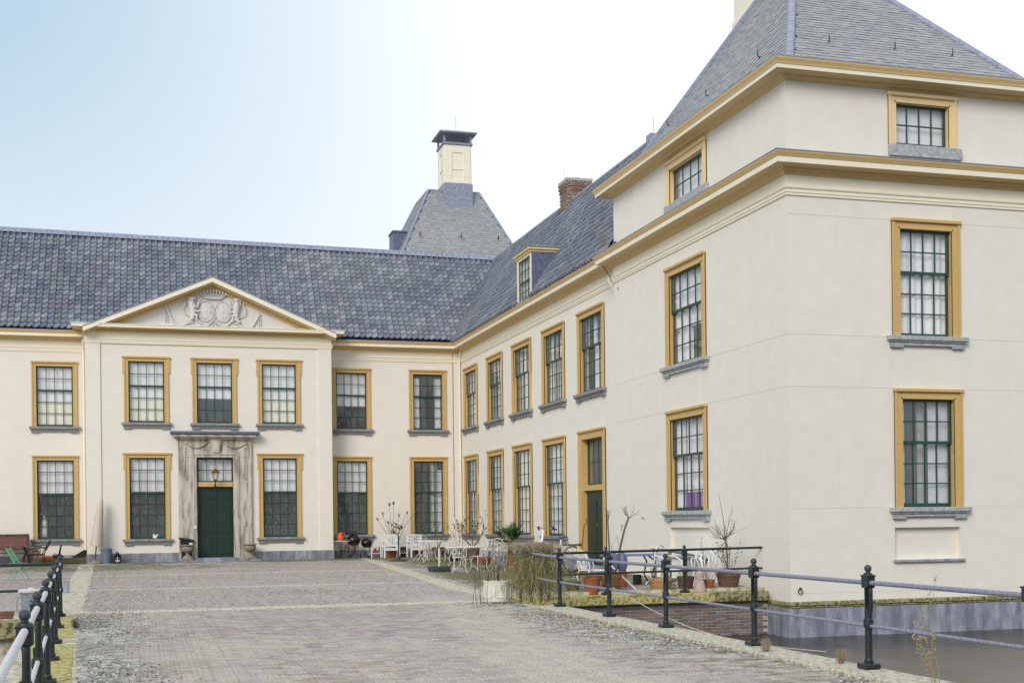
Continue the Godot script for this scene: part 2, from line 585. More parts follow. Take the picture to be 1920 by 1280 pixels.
func facade(o: Vector3, x: Vector3) -> Transform3D: # x runs along the wall, y up, z out of it
	return Transform3D(Basis(x, Vector3.UP, x.cross(Vector3.UP)), o)


func wall(g: Geo, x0: float, x1: float, y0: float, y1: float, holes: Array, gx := [], gy := [], thick := 0.34) -> void:
	# holes: [x0, x1, y0, y1] or with a fifth number, the depth of a blind recess; gx, gy: joints cut into the render
	var xs := [x0, x1]
	var ys := [y0, y1]
	for h in holes:
		xs.append_array([h[0], h[1]])
		ys.append_array([h[2], h[3]])
	for q in gx:
		xs.append_array([q - 0.005, q + 0.005])
	for q in gy:
		ys.append_array([q - 0.005, q + 0.005])
	xs.sort()
	ys.sort()
	var depth := func(cx: float, cy: float) -> float:
		if cx < x0 or cx > x1 or cy < y0 or cy > y1:
			return 99.0
		for h in holes:
			if cx > h[0] and cx < h[1] and cy > h[2] and cy < h[3]:
				return h[4] if h.size() > 4 else -thick
		for q in gx:
			if absf(cx - q) < 0.005:
				return -0.007
		for q in gy:
			if absf(cy - q) < 0.005:
				return -0.007
		return 0.0
	for i in xs.size() - 1:
		if xs[i + 1] - xs[i] < 1e-5:
			continue
		for j in ys.size() - 1:
			if ys[j + 1] - ys[j] < 1e-5:
				continue
			var a: float = xs[i]
			var b: float = xs[i + 1]
			var c: float = ys[j]
			var d: float = ys[j + 1]
			var z: float = depth.call((a + b) / 2, (c + d) / 2)
			if z > -thick:
				g.quad(Vector3(a, c, z), Vector3(b, c, z), Vector3(b, d, z), Vector3(a, d, z), Vector3.BACK)
				for s in [[a, -1], [b, 1]]:
					var zn: float = depth.call(s[0] + s[1] * 0.0008, (c + d) / 2)
					if zn < z:
						g.quad(Vector3(s[0], c, zn), Vector3(s[0], d, zn), Vector3(s[0], d, z), Vector3(s[0], c, z), Vector3(s[1], 0, 0))
				for s in [[c, -1], [d, 1]]:
					var zn: float = depth.call((a + b) / 2, s[0] + s[1] * 0.0008)
					if zn < z:
						g.quad(Vector3(a, s[0], zn), Vector3(b, s[0], zn), Vector3(b, s[0], z), Vector3(a, s[0], z), Vector3(0, s[1], 0))


func pane_grid(w: Node3D, p: Vector3, f: Transform3D, x0: float, x1: float, y0: float, y1: float, z: float, cols: int, rows: int, bars: Geo, bw: float) -> void:
	var pw := (x1 - x0) / cols
	var ph := (y1 - y0) / rows
	var b := BoxMesh.new()
	b.size = Vector3(pw - 0.002, ph - 0.002, 0.004)
	b.material = M.glass
	for j in rows:
		for i in cols:
			var t := f * Transform3D(Basis(Vector3.UP, rng.randf_range(-0.006, 0.006)) * Basis(Vector3.RIGHT, rng.randf_range(-0.006, 0.006)), Vector3(x0 + pw * (i + 0.5), y0 + ph * (j + 0.5), z))
			t.origin -= p
			place("pane", b, t, w)
	for i in range(1, cols):
		bars.box(Vector3(x0 + pw * i - bw / 2, y0, z - 0.014), Vector3(x0 + pw * i + bw / 2, y1, z + 0.016))
	for j in range(1, rows):
		bars.box(Vector3(x0, y0 + ph * j - bw / 2, z - 0.0135), Vector3(x1, y0 + ph * j + bw / 2, z + 0.0155))


func window(parent: Node3D, f: Transform3D, x0: float, x1: float, y0: float, y1: float, up: int, low: int, blinds := [], o := {}) -> Node3D:
	# a sash window: painted surround, two sashes of small panes, a stone sill, and what hangs behind the glass
	var p := parent.position
	var fw: float = o.get("fw", 0.165)
	var ears: bool = o.get("ears", false)
	var g := Geo.new(p, f)
	var outer: float = o.get("z", -0.085)
	var back := outer - 0.03
	for s in [[x0, 1.0], [x1, -1.0]]:
		var xa: float = s[0]
		var xb: float = s[0] + s[1] * fw
		g.box(Vector3(minf(xa, xb), y0, back), Vector3(maxf(xa, xb), y1, 0.025), "bd")
		g.box(Vector3(minf(xa, xa + s[1] * 0.05), y0, 0.0), Vector3(maxf(xa, xa + s[1] * 0.05), y1 + 0.0, 0.055), "bd")
		g.box(Vector3(minf(xb, xb - s[1] * 0.03), y0, 0.0), Vector3(maxf(xb, xb - s[1] * 0.03), y1 - fw + 0.03, 0.036), "bd")
		if ears:
			g.box(Vector3(minf(xa, xa - s[1] * 0.055), y1 - 0.62, -0.05), Vector3(maxf(xa, xa - s[1] * 0.055), y1, 0.05), "b")
	g.box(Vector3(x0 + fw, y1 - fw, back), Vector3(x1 - fw, y1, 0.025), "b")
	g.box(Vector3(x0 + fw - 0.03, y1 - fw, 0.0), Vector3(x1 - fw + 0.03, y1 - fw + 0.03, 0.036), "b")
	var ex := 0.055 if ears else 0.0
	g.cbox(Vector3(x0 - 0.03 - ex, y1 - 0.045, -0.05), Vector3(x1 + 0.03 + ex, y1 + 0.03, 0.085), 0.012)
	var w := obj(o.get("name", "window"), g, M[o.get("paint", "window_gold")], parent)
	if o.has("label"):
		tag(w, o.label)
	var a := x0 + fw
	var b := x1 - fw
	var c := y0
	var d := y1 - fw
	var bar: String = o.get("bar", "green_paint")
	var st: float = o.get("st", 0.05)
	var mid: float = c + (d - c) * float(low) / (up + low)
	if up == 0:
		mid = d
	var cols: int = o.get("cols", 4)
	if up > 0:
		var s := Geo.new(p, f)
		s.box(Vector3(a, mid - 0.03, outer - 0.02), Vector3(a + st, d, outer + 0.02))
		s.box(Vector3(b - st, mid - 0.03, outer - 0.02), Vector3(b, d, outer + 0.02))
		s.box(Vector3(a + st, d - 0.05, outer - 0.02), Vector3(b - st, d, outer + 0.02))
		s.box(Vector3(a + st, mid - 0.03, outer - 0.02), Vector3(b - st, mid + 0.035, outer + 0.022))
		var node := Node3D.new()
		pane_grid(w, p, f, a + st, b - st, mid + 0.035, d - 0.05, outer, cols, up, s, 0.026)
		obj("upper_sash", s, M[bar], w)
		node.free()
	if low > 0:
		var s := Geo.new(p, f)
		var z := outer - 0.045 if up > 0 else outer
		var top := mid + 0.03 if up > 0 else d
		s.box(Vector3(a + 0.002, c, z - 0.02), Vector3(a + st, top, z + 0.02))
		s.box(Vector3(b - st, c, z - 0.02), Vector3(b - 0.002, top, z + 0.02))
		s.box(Vector3(a + st, c, z - 0.02), Vector3(b - st, c + 0.085, z + 0.022))
		s.box(Vector3(a + st, top - 0.05, z - 0.02), Vector3(b - st, top, z + 0.019))
		pane_grid(w, p, f, a + st, b - st, c + 0.085, top - 0.05, z, cols, low, s, 0.026)
		obj("lower_sash", s, M[bar], w)
	if o.get("sill", true):
		var s := Geo.new(p, f)
		var over: float = o.get("over", 0.1)
		if o.has("block"):
			s.cbox(Vector3(x0 - 0.0, y0 - o.block, -0.2), Vector3(x1 + 0.1, y0, 0.1), 0.01)
		else:
			s.cbox(Vector3(x0 - over, y0 - 0.1, -0.2), Vector3(x1 + over, y0, 0.15), 0.012)
			s.cbox(Vector3(x0 - over + 0.04, y0 - 0.135, -0.1), Vector3(x1 + over - 0.04, y0 - 0.1, 0.115), 0.008)
			s.cbox(Vector3(x0 - over + 0.07, y0 - 0.205, -0.1), Vector3(x1 + over - 0.07, y0 - 0.135, 0.08), 0.008)
			for q in [x0 - over + 0.07, x1 + over - 0.07 - 0.3]:
				s.cbox(Vector3(q, y0 - 0.25, -0.1), Vector3(q + 0.3, y0 - 0.205, 0.083), 0.008)
		obj("sill", s, M[o.get("stone", "sill_stone")], w)
	# the room behind
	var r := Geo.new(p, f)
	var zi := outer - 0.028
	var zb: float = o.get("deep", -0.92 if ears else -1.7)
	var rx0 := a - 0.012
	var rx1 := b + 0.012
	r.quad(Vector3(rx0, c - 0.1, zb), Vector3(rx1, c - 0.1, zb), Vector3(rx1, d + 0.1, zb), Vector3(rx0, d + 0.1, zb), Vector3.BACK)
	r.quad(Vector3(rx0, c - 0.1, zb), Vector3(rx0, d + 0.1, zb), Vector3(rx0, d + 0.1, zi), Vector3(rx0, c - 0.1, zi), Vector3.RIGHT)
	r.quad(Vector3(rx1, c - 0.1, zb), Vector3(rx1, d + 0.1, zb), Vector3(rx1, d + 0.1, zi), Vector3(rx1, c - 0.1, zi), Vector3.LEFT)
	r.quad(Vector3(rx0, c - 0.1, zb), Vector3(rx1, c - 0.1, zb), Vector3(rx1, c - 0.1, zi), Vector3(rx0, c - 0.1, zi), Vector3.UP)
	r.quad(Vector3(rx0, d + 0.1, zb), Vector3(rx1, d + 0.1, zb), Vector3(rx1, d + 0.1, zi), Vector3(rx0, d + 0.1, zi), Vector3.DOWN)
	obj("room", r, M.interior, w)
	for q in blinds: # [u0, u1, v0, v1, cloth, waves, depth, name]
		var s := Geo.new(p, f)
		s.cloth(lerpf(a, b, q[0]), lerpf(a, b, q[1]), lerpf(c, d, q[2]), lerpf(c, d, q[3]), outer - 0.09 - (q[6] if q.size() > 6 else 0.02), 0.004 if q[5] < 2.0 else 0.022, q[5])
		obj(q[7] if q.size() > 7 else ("blind" if q[5] < 2.0 else "curtain"), s, M[q[4]], w)
	return w


func panelled(g: Geo, x0: float, x1: float, y0: float, y1: float, z: float, splits: Array) -> void:
	# raised panels on a door leaf; splits are shares of the height from the bottom up
	for s in splits:
		var a := x0
		var b := x1
		var c := lerpf(y0, y1, s[0])
		var d := lerpf(y0, y1, s[1])
		for e in [[0.0, 0.022], [0.045, 0.008], [0.075, 0.02]]:
			g.cbox(Vector3(a + e[0], c + e[0], z - 0.02), Vector3(b - e[0], d - e[0], z + e[1]), 0.005)


const ARCH := [[0.0, 8.17], [0.03, 8.17], [0.03, 8.225], [0.045, 8.225], [0.045, 8.285], [0.07, 8.31], [0.075, 8.345], [0.02, 8.35]]
const SOFFIT := [[0.02, 8.585], [0.07, 8.6], [0.1, 8.66], [0.15, 8.67], [0.17, 8.71], [0.41, 8.725]]
const FASCIA := [[0.41, 8.725], [0.415, 8.835], [0.4, 8.837]]
const BEAD := [[0.4, 8.837], [0.425, 8.84], [0.44, 8.87], [0.47, 8.92], [0.475, 8.945], [0.45, 8.95]]
const LEADTOP := [[0.45, 8.95], [0.48, 8.955], [0.48, 8.975], [0.1, 9.0], [-0.3, 9.0]]


func pts(a: Array, dy := 0.0) -> Array:
	var out := []
	for q in a:
		out.append(Vector2(q[0], q[1] + dy))
	return out


func cornice(parent: Node3D, path: Array, dy: float, m0 := Vector2.ZERO, m1 := Vector2.ZERO, warm := "cream_paint") -> void:
	for part in [["architrave", ARCH, warm], ["frieze", [[0.02, 8.35], [0.02, 8.585]], warm], ["cornice_soffit", SOFFIT, "gold_paint"], ["cornice_fascia", FASCIA, "cream_paint"], ["cornice_bead", BEAD, "gold_paint"], ["gutter_lead", LEADTOP, "lead"]]:
		var g := Geo.new(parent.position)
		g.sweep(path, pts(part[1], dy), m0, m1)
		obj(part[0], g, M[part[2]], parent)


func pantile(g: Geo) -> void: # x across, y off the roof, z down the slope
	var us := [0.0, 0.1, 0.22, 0.36, 0.52, 0.66, 0.78, 0.9, 1.0]
	var hs := [0.014, 0.004, -0.004, -0.004, 0.002, 0.014, 0.056, 0.084, 0.07]
	var w := 0.252
	for i in us.size() - 1:
		var a := Vector3((us[i] - 0.5) * w, hs[i], 0)
		var b := Vector3((us[i + 1] - 0.5) * w, hs[i + 1], 0)
		var up := Vector3(0, -0.004, -0.16)
		var dn := Vector3(0, 0.042, 0.165)
		var na := _tile_normal(us, hs, i, w)
		var nb := _tile_normal(us, hs, i + 1, w)
		g.tri(a + up, b + up, b + dn, na, nb, nb)
		g.tri(a + up, b + dn, a + dn, na, nb, na)
		g.quad(a + dn, b + dn, b + dn - Vector3(0, 0.034, 0), a + dn - Vector3(0, 0.034, 0), Vector3.BACK)
	g.quad(Vector3(0.5 * w, 0.066, -0.16), Vector3(0.5 * w, 0.112, 0.165), Vector3(0.5 * w, 0.04, 0.165), Vector3(0.5 * w, 0.01, -0.16), Vector3.RIGHT)


func _tile_normal(us: Array, hs: Array, i: int, w: float) -> Vector3:
	var a: int = maxi(i - 1, 0)
	var b: int = mini(i + 1, us.size() - 1)
	return Vector3(-(hs[b] - hs[a]), (us[b] - us[a]) * w, 0).normalized()


func slate(g: Geo) -> void:
	g.quad(Vector3(-0.098, 0.0, -0.075), Vector3(0.098, 0.0, -0.075), Vector3(0.098, 0.011, 0.072), Vector3(-0.098, 0.011, 0.072), Vector3.UP)
	g.quad(Vector3(-0.098, 0.011, 0.072), Vector3(0.098, 0.011, 0.072), Vector3(0.098, 0.002, 0.072), Vector3(-0.098, 0.002, 0.072), Vector3.BACK)
	for s in [-0.098, 0.098]:
		g.quad(Vector3(s, 0.0, -0.075), Vector3(s, 0.011, 0.072), Vector3(s, 0.002, 0.072), Vector3(s, -0.009, -0.075), Vector3(s, 0, 0))


func tile_slope(roof: Node3D, called: String, meshes: Array, mat: Material, o: Vector3, along: Vector3, down: Vector3, x0: float, x1: float, rows: int, sx: float, sy: float, stagger: float, lift: float, keep: Callable) -> void:
	# rows of pieces laid from the ridge (o) downwards
	var nrm := down.cross(along).normalized()
	if nrm.y < 0.0:
		nrm = -nrm
	var spots := []
	var shades := []
	var cols := int((x1 - x0) / sx) + 1
	var tones: int = meshes.size() - 2
	for j in rows:
		for i in cols:
			var u := x0 + (i + 0.5 + (stagger if j % 2 else 0.0)) * sx
			var v := (j + 0.5) * sy
			if not keep.call(u, v):
				continue
			var at := o + along * (u + rng.randf_range(-0.004, 0.004)) + down * (v + rng.randf_range(-0.006, 0.006)) + nrm * (0.03 + rng.randf_range(0, 0.006)) + Vector3.UP * (lift * (u - x0) / (x1 - x0) * v / (rows * sy))
			var bx := Basis(along, nrm, along.cross(nrm))
			if bx.z.dot(down) < 0.0:
				bx = Basis(-along, nrm, (-along).cross(nrm))
			bx = bx * Basis(Vector3.UP, rng.randf_range(-0.012, 0.012)) * Basis(Vector3.RIGHT, rng.randf_range(-0.012, 0.012))
			spots.append(Transform3D(bx, at - roof.get_parent().position))
			var k := clampf(0.5 + 0.42 * patchy.get_noise_3d(at.x * 14.0, at.y * 14.0, at.z * 14.0) + rng.randf_range(-0.42, 0.42), 0, 0.999)
			shades.append(int(k * tones))
	var stand := Node3D.new()
	stand.position = roof.get_parent().position
	lay_on(roof, stand, called, meshes, spots, shades, mat)
	stand.free()


func lay_on(parent: Node3D, stand: Node3D, called: String, meshes: Array, spots: Array, shades: Array, mat: Material) -> void:
	var keep: Vector3 = parent.position
	var order := range(spots.size())
	var far := []
	for t in spots:
		far.append((t.origin + stand.position).distance_squared_to(EYE))
	order.sort_custom(func(a, b): return far[a] < far[b])
	var few: int = mini(int(parent.get_meta("room_left", 290)), order.size())
	parent.set_meta("room_left", int(parent.get_meta("room_left", 290)) - few)
	for k in few:
		place(called, meshes[shades[order[k]]], spots[order[k]], parent)
	if order.size() > few:
		var mm := MultiMesh.new()
		mm.transform_format = MultiMesh.TRANSFORM_3D
		mm.use_colors = true
		mm.mesh = meshes[-1]
		mm.instance_count = order.size() - few
		var pal: Array = meshes[-2]
		for k in order.size() - few:
			mm.set_instance_transform(k, spots[order[few + k]])
			mm.set_instance_color(k, pal[shades[order[few + k]]])
		var o := MultiMeshInstance3D.new()
		o.multimesh = mm
		hang(o, called + "s", parent)
		tag(o, "", "", "", "stuff")
	parent.position = keep


# ---- the buildings ------------------------------------------------------

const RIDGE_Z := -3.6
const RIDGE_X := 2.62
var tile_meshes := []
var slate_meshes := []


func downpipe(parent: Node3D, x: float, z: float, y0: float, y1: float, out: Vector3, m: String) -> void:
	var g := Geo.new(parent.position)
	g.tube([Vector3(x, y0, z), Vector3(x, y1 - 0.5, z), Vector3(x, y1 - 0.35, z) + out * 0.03, Vector3(x, y1 - 0.1, z) + out * 0.22, Vector3(x, y1, z) + out * 0.25], [0.045, 0.045, 0.045, 0.045, 0.045], 10)
	for k in 4:
		var y := lerpf(y0 + 0.8, y1 - 1.0, k / 3.0)
		for e in [-0.06, 0.06]:
			g.lathe([[0.045, y + e - 0.012], [0.056, y + e - 0.012], [0.056, y + e + 0.012], [0.045, y + e + 0.012]], Vector3(x, 0, z), 10)
	obj("downpipe", g, M[m], parent)


func main_building() -> Node3D:
	var P := Vector3(-9.5, 0, 0)
	var b := thing("main_palace_wing", "long white palace front with a crested gable over its stone-framed green double door", "palace wing", P)
	var f := facade(Vector3.ZERO, Vector3.RIGHT)
	var fp := facade(Vector3(0, 0, 1.0), Vector3.RIGHT)
	var up := [5.32, 7.83]
	var lo := [0.94, 4.17]
	var pu := [5.43, 7.98]
	var pl := [0.91, 4.23]
	var ms := [[-20.6, -18.95], [-17.14, -15.46], [-5.49, -3.89], [-2.25, -0.66]]
	var ps := [[-13.7, -12.03], [-8.6, -6.92]]
	var pm := [-11.13, -9.43]
	# walls
	var g := Geo.new(P, f)
	var holes := []
	for m in ms:
		holes.append([m[0] + 0.02, m[1] - 0.02, up[0] - 0.03, up[1] - 0.02])
		holes.append([m[0] + 0.02, m[1] - 0.02, lo[0] - 0.03, lo[1] - 0.02])
	wall(g, -26.0, 0.4, -0.3, 8.6, holes)
	obj("front_wall", g, M.stucco, b)
	g = Geo.new(P)
	g.box(Vector3(-26, -0.3, -7.3), Vector3(2.6, 8.6, -6.9))
	g.box(Vector3(-26.3, -0.3, -7.3), Vector3(-26.0, 8.6, 0.0))
	g.quad(Vector3(-26, 8.58, -7), Vector3(2.6, 8.58, -7), Vector3(2.6, 8.58, -0.02), Vector3(-26, 8.58, -0.02), Vector3.DOWN)
	obj("rear_wall", g, M.stucco, b)
	g = Geo.new(P, fp)
	holes = []
	for m in ps + [pm]:
		holes.append([m[0] + 0.02, m[1] - 0.02, pu[0] - 0.03, pu[1] - 0.02])
	for m in ps:
		holes.append([m[0] + 0.02, m[1] - 0.02, pl[0] - 0.03, pl[1] - 0.02])
	holes.append([-11.0, -9.6, 0.12, 4.08])
	wall(g, -15.1, -5.67, -0.2, 9.0, holes)
	g.xf = Transform3D.IDENTITY
	for x in [[-15.1, -1], [-5.67, 1]]:
		g.quad(Vector3(x[0], -0.2, -0.1), Vector3(x[0], -0.2, 1), Vector3(x[0], 9, 1), Vector3(x[0], 9, -0.1), Vector3(x[1], 0, 0))
	obj("projecting_wall", g, M.stucco, b)
	for x in [[-15.12, -14.56], [-6.2, -5.65]]:
		g = Geo.new(P)
		g.cbox(Vector3(x[0], -0.2, 0.6), Vector3(x[1], 8.47, 1.05), 0.01)
		obj("pilaster", g, M.stucco, b)
	# plinths
	for q in [[-26.0, -15.12, 0.0, 0.32], [-15.15, -11.72, 1.0, 0.36], [-8.86, -5.62, 1.0, 0.36], [-5.62, 0.0, 0.0, 0.3]]:
		var n := int(ceil((q[1] - q[0]) / 1.45))
		for k in n:
			g = Geo.new(P)
			g.cbox(Vector3(lerpf(q[0], q[1], float(k) / n) + 0.003, -0.25, q[2] - 0.2), Vector3(lerpf(q[0], q[1], float(k + 1) / n) - 0.003, q[3], q[2] + (0.085 if q[2] > 0.5 else 0.04)), 0.012)
			obj("plinth_stone", g, M.plinth_stone, b)
	# windows
	var W := [0.0, 1.0, 0.4, 1.0, "blind_white", 0.0]
	var C := [0.0, 1.0, 0.0, 0.4, "blind_cream", 0.0]
	window(b, f, ms[1][0], ms[1][1], up[0], up[1], 2, 3, [W, C])
	window(b, f, ms[1][0], ms[1][1], lo[0], lo[1], 3, 4, [[0.0, 1.0, 0.56, 1.0, "blind_white", 0.0], [0.75, 1.0, 0.57, 0.86, "blind_pink", 0.0, 0.02]])
	window(b, f, ms[0][0], ms[0][1], up[0], up[1], 2, 3, [W, C])
	window(b, f, ms[0][0], ms[0][1], lo[0], lo[1], 3, 4, [[0.0, 1.0, 0.56, 1.0, "blind_white", 0.0]])
	window(b, f, ms[2][0], ms[2][1], up[0], up[1], 2, 3, [W])
	window(b, f, ms[2][0], ms[2][1], lo[0], lo[1], 3, 4, [[0.0, 1.0, 0.56, 1.0, "blind_white", 0.0], [0.0, 0.34, 0.0, 0.56, "curtain_dark", 4.0, 0.1], [0.4, 0.62, 0.0, 0.56, "curtain_dark", 3.0, 0.14], [0.72, 1.0, 0.0, 0.56, "curtain_dark", 4.0, 0.1]])
	window(b, f, ms[3][0], ms[3][1], up[0], up[1], 2, 3, [[0.0, 0.24, 0.0, 0.93, "shutter", 0.0], [0.73, 1.0, 0.0, 0.93, "shutter", 0.0], [0.24, 0.42, 0.0, 1.0, "curtain_dark", 3.0, 0.3]], {"label": "window with white shutters folded back at both sides"})
	window(b, f, ms[3][0], ms[3][1], lo[0], lo[1], 3, 4, [[0.6, 0.82, 0.0, 1.0, "curtain_grey", 3.0, 0.05], [0.8, 1.0, 0.0, 0.88, "blind_white", 1.0, 0.12], [0.25, 0.4, 0.0, 0.6, "curtain_dark", 2.0, 0.4]], {"label": "dark window with a pale curtain drawn to its right side"})
	window(b, fp, ps[0][0], ps[0][1], pu[0], pu[1], 2, 3, [W, C], {"ears": true})
	window(b, fp, pm[0], pm[1], pu[0], pu[1], 2, 3, [W], {"ears": true, "label": "window above the door, dark lower sash mirroring bare trees"})
	window(b, fp, ps[1][0], ps[1][1], pu[0], pu[1], 2, 3, [W, C], {"ears": true})
	window(b, fp, ps[0][0], ps[0][1], pl[0], pl[1], 3, 4, [[0.0, 1.0, 0.56, 1.0, "blind_white", 0.0], [0.25, 0.5, 0.57, 0.86, "blind_pink", 0.0, 0.02], [0.0, 0.22, 0.0, 0.4, "curtain_dark", 2.0, 0.3]], {"ears": true})
	window(b, fp, ps[1][0], ps[1][1], pl[0], pl[1], 3, 4, [[0.0, 1.0, 0.56, 1.0, "blind_white", 0.0], [0.05, 0.3, 0.0, 0.45, "curtain_dark", 2.0, 0.5]], {"ears": true})
	# entrance
	var z := 1.0
	g = Geo.new(P)
	for s in [[-11.7, -11.0], [-9.6, -8.88]]:
		g.cbox(Vector3(s[0], 0.0, 0.85), Vector3(s[1], 4.08, 1.13), 0.012)
	g.cbox(Vector3(-11.7, 4.08, 0.85), Vector3(-8.88, 4.79, 1.13), 0.012)
	for s in [[-11.24, -11.09, 0.1, 4.32], [-9.51, -9.36, 0.1, 4.32]]:
		g.cbox(Vector3(s[0], s[2], 1.1), Vector3(s[1], 4.18, 1.16), 0.01)
	g.cbox(Vector3(-11.24, 4.18, 1.1), Vector3(-9.36, 4.32, 1.161), 0.01)
	for s in [[-11.72, -11.3], [-9.28, -8.86]]:
		g.cbox(Vector3(s[0], 0.0, 0.9), Vector3(s[1], 0.4, 1.2), 0.012)
	var surround := obj("door_surround", g, M.portal_stone, b)
	g = Geo.new(P)
	g.cbox(Vector3(-11.78, 4.79, 0.8), Vector3(-8.82, 4.86, 1.3), 0.015)
	g.cbox(Vector3(-11.9, 4.86, 0.8), Vector3(-8.7, 4.98, 1.42), 0.02)
	obj("entablature", g, M.portal_stone, surround)
	g = Geo.new(P)
	g.cbox(Vector3(-12.0, 4.98, 0.8), Vector3(-8.58, 5.09, 1.5), 0.02)
	obj("lead_cover", g, M.dark_lead, surround)
	g = Geo.new(P)
	g.prism([Vector2(-10.15, 4.28), Vector2(-10.03, 4.8), Vector2(-10.5, 4.8), Vector2(-10.38, 4.28)], 1.0, 1.24)
	g.prism([Vector2(-10.18, 4.36), Vector2(-10.1, 4.74), Vector2(-10.43, 4.74), Vector2(-10.35, 4.36)], 1.2, 1.26)
	obj("keystone", g, M.portal_stone, surround)
	for s in [-1.0, 1.0]:
		g = Geo.new(P)
		var cx := -10.27
		var prev := Vector3.ZERO
		for k in 15:
			var t := k / 14.0
			var p := Vector3(cx + s * lerpf(0.26, 1.12, t), 4.72 - 0.2 * sin(PI * clampf(t, 0, 1)) - 0.1 * t, 1.16)
			if t >= 0.99: p.y = 4.66
			if k > 0:
				g.tube([prev, p], [0.022 + 0.016 * sin(PI * t), 0.03 + 0.014 * sin(PI * t)], 6)
			prev = p
		g.ball(Vector3(cx + s * 1.14, 4.63, 1.16), Vector3(0.06, 0.06, 0.04), 8)
		for k in 11:
			var y := 4.5 - k * 0.115
			var wd := 0.03 + 0.004 * k
			for e in [-1.0, 1.0]:
				g.tube([Vector3(cx + s * 1.14, y, 1.14), Vector3(cx + s * 1.14 + e * wd, y - 0.06, 1.165), Vector3(cx + s * 1.14 + e * wd * 0.8, y - 0.11, 1.14)], [0.008, 0.017, 0.006], 5)
		g.ball(Vector3(cx + s * 1.14, 3.24, 1.15), Vector3(0.04, 0.05, 0.035), 8)
		obj("garland", g, M.portal_stone, surround)
	# door: gold bar, transom light, two green leaves
	g = Geo.new(P)
	g.cbox(Vector3(-10.98, 2.93, 0.75), Vector3(-9.61, 3.12, 1.02), 0.01)
	for x in [-11.02, -9.6]:
		g.box(Vector3(x, 0.14, 0.72), Vector3(x + 0.03, 4.08, 0.99))
	var door := obj("door", g, M.window_gold, b)
	tag(door, "dark green panelled double door under a paned light and a gold bar")
	for s in 2:
		g = Geo.new(P)
		var x0 := -10.97 + s * 0.69
		var x1 := x0 + 0.68
		g.cbox(Vector3(x0, 0.15, 0.8), Vector3(x1, 2.925, 0.86), 0.006)
		panelled(g, x0 + 0.12, x1 - 0.12, 0.15, 2.93, 0.86, [[0.04, 0.27], [0.34, 0.74], [0.83, 0.94]])
		if s == 0:
			g.box(Vector3(x1 - 0.02, 0.16, 0.84), Vector3(x1 + 0.04, 2.92, 0.885))
		obj("door_leaf", g, M.door_green, door)
		g = Geo.new(P)
		g.xf = Transform3D(Basis(Vector3.RIGHT, PI / 2), Vector3((x0 + x1) / 2, 1.62, 0.87))
		g.lathe([[0.03, 0.0], [0.03, 0.012], [0.012, 0.02], [0.012, 0.05], [0.032, 0.06], [0.032, 0.085], [0.0, 0.1]], Vector3.ZERO, 10)
		obj("knob", g, M.black_enamel, door)
	var bars := Geo.new(P)
	bars.box(Vector3(-10.97, 3.12, 0.8), Vector3(-10.92, 4.07, 0.85))
	bars.box(Vector3(-9.65, 3.12, 0.8), Vector3(-9.6, 4.07, 0.85))
	bars.box(Vector3(-10.92, 3.12, 0.8), Vector3(-9.65, 3.17, 0.85))
	bars.box(Vector3(-10.92, 4.01, 0.8), Vector3(-9.65, 4.07, 0.85))
	pane_grid(door, P, Transform3D.IDENTITY, -10.92, -9.65, 3.17, 4.01, 0.82, 4, 2, bars, 0.028)
	obj("transom_sash", bars, M.bar_paint, door)
	g = Geo.new(P)
	g.cloth(-10.97, -9.6, 3.1, 4.08, 0.7, 0.004, 1.0)
	obj("blind", g, M.blind_white, door)
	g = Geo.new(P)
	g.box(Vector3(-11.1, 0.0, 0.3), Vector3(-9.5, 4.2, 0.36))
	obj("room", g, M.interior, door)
	g = Geo.new(P)
	g.cbox(Vector3(-11.95, -0.2, 0.9), Vector3(-8.6, 0.06, 1.75), 0.02)
	g.cbox(Vector3(-11.1, 0.0, 0.7), Vector3(-9.5, 0.14, 1.4), 0.02)
	obj("doorstep", g, M.plinth_stone, b)
	for s in [[-11.07, 1.28, "white_plastic", 0.09, 0.13], [-9.17, 1.35, "portal_stone", 0.14, 0.2]]:
		g = Geo.new(P)
		g.cbox(Vector3(s[0] - s[3] / 2, s[1], 1.1), Vector3(s[0] + s[3] / 2, s[1] + s[4], 1.17), 0.01)
		g.ball(Vector3(s[0], s[1] + s[4] * 0.6, 1.17), Vector3(0.025, 0.025, 0.012), 8)
		obj("bell_plate", g, M[s[2]], b)
	# cornices
	cornice(b, [Vector2(-26, 0), Vector2(-15.05, 0)], 0.06)
	cornice(b, [Vector2(-5.7, 0), Vector2(0, 0)], 0.0, Vector2.ZERO, Vector2(-1, 1))
	var path := [Vector2(-15.12, 0.0), Vector2(-15.12, 1.03), Vector2(-5.65, 1.03), Vector2(-5.65, 0.0)]
	var dy := 0.32
	for part in [["architrave", [[0.0, 8.16], [0.025, 8.16], [0.025, 8.22], [0.04, 8.22], [0.04, 8.28], [0.06, 8.3], [0.065, 8.335], [0.015, 8.34]], "cream_paint"], ["frieze", [[0.015, 8.34], [0.015, 8.585]], "cream_paint"], ["cornice_soffit", [[0.015, 8.585], [0.06, 8.6], [0.07, 8.62], [0.07, 8.69], [0.16, 8.7], [0.18, 8.72], [0.46, 8.73]], "gold_paint"], ["cornice_fascia", [[0.46, 8.73], [0.465, 8.82], [0.49, 8.84], [0.49, 8.865], [0.05, 8.87], [-0.3, 8.88]], "cream_paint"]]:
		g = Geo.new(P)
		g.sweep(path, pts(part[1], dy))
		obj(part[0], g, M[part[2]], b)
	g = Geo.new(P)
	for k in 68:
		var x := lerpf(-14.98, -5.82, k / 67.0)
		g.box(Vector3(x - 0.035, 8.945, 1.09), Vector3(x + 0.035, 9.005, 1.165))
	tag(obj("dentils", g, M.gold_paint, b), "", "", "", "stuff")
	# the gable over the entrance
	var xa := -10.34
	var gable := Geo.new(P)
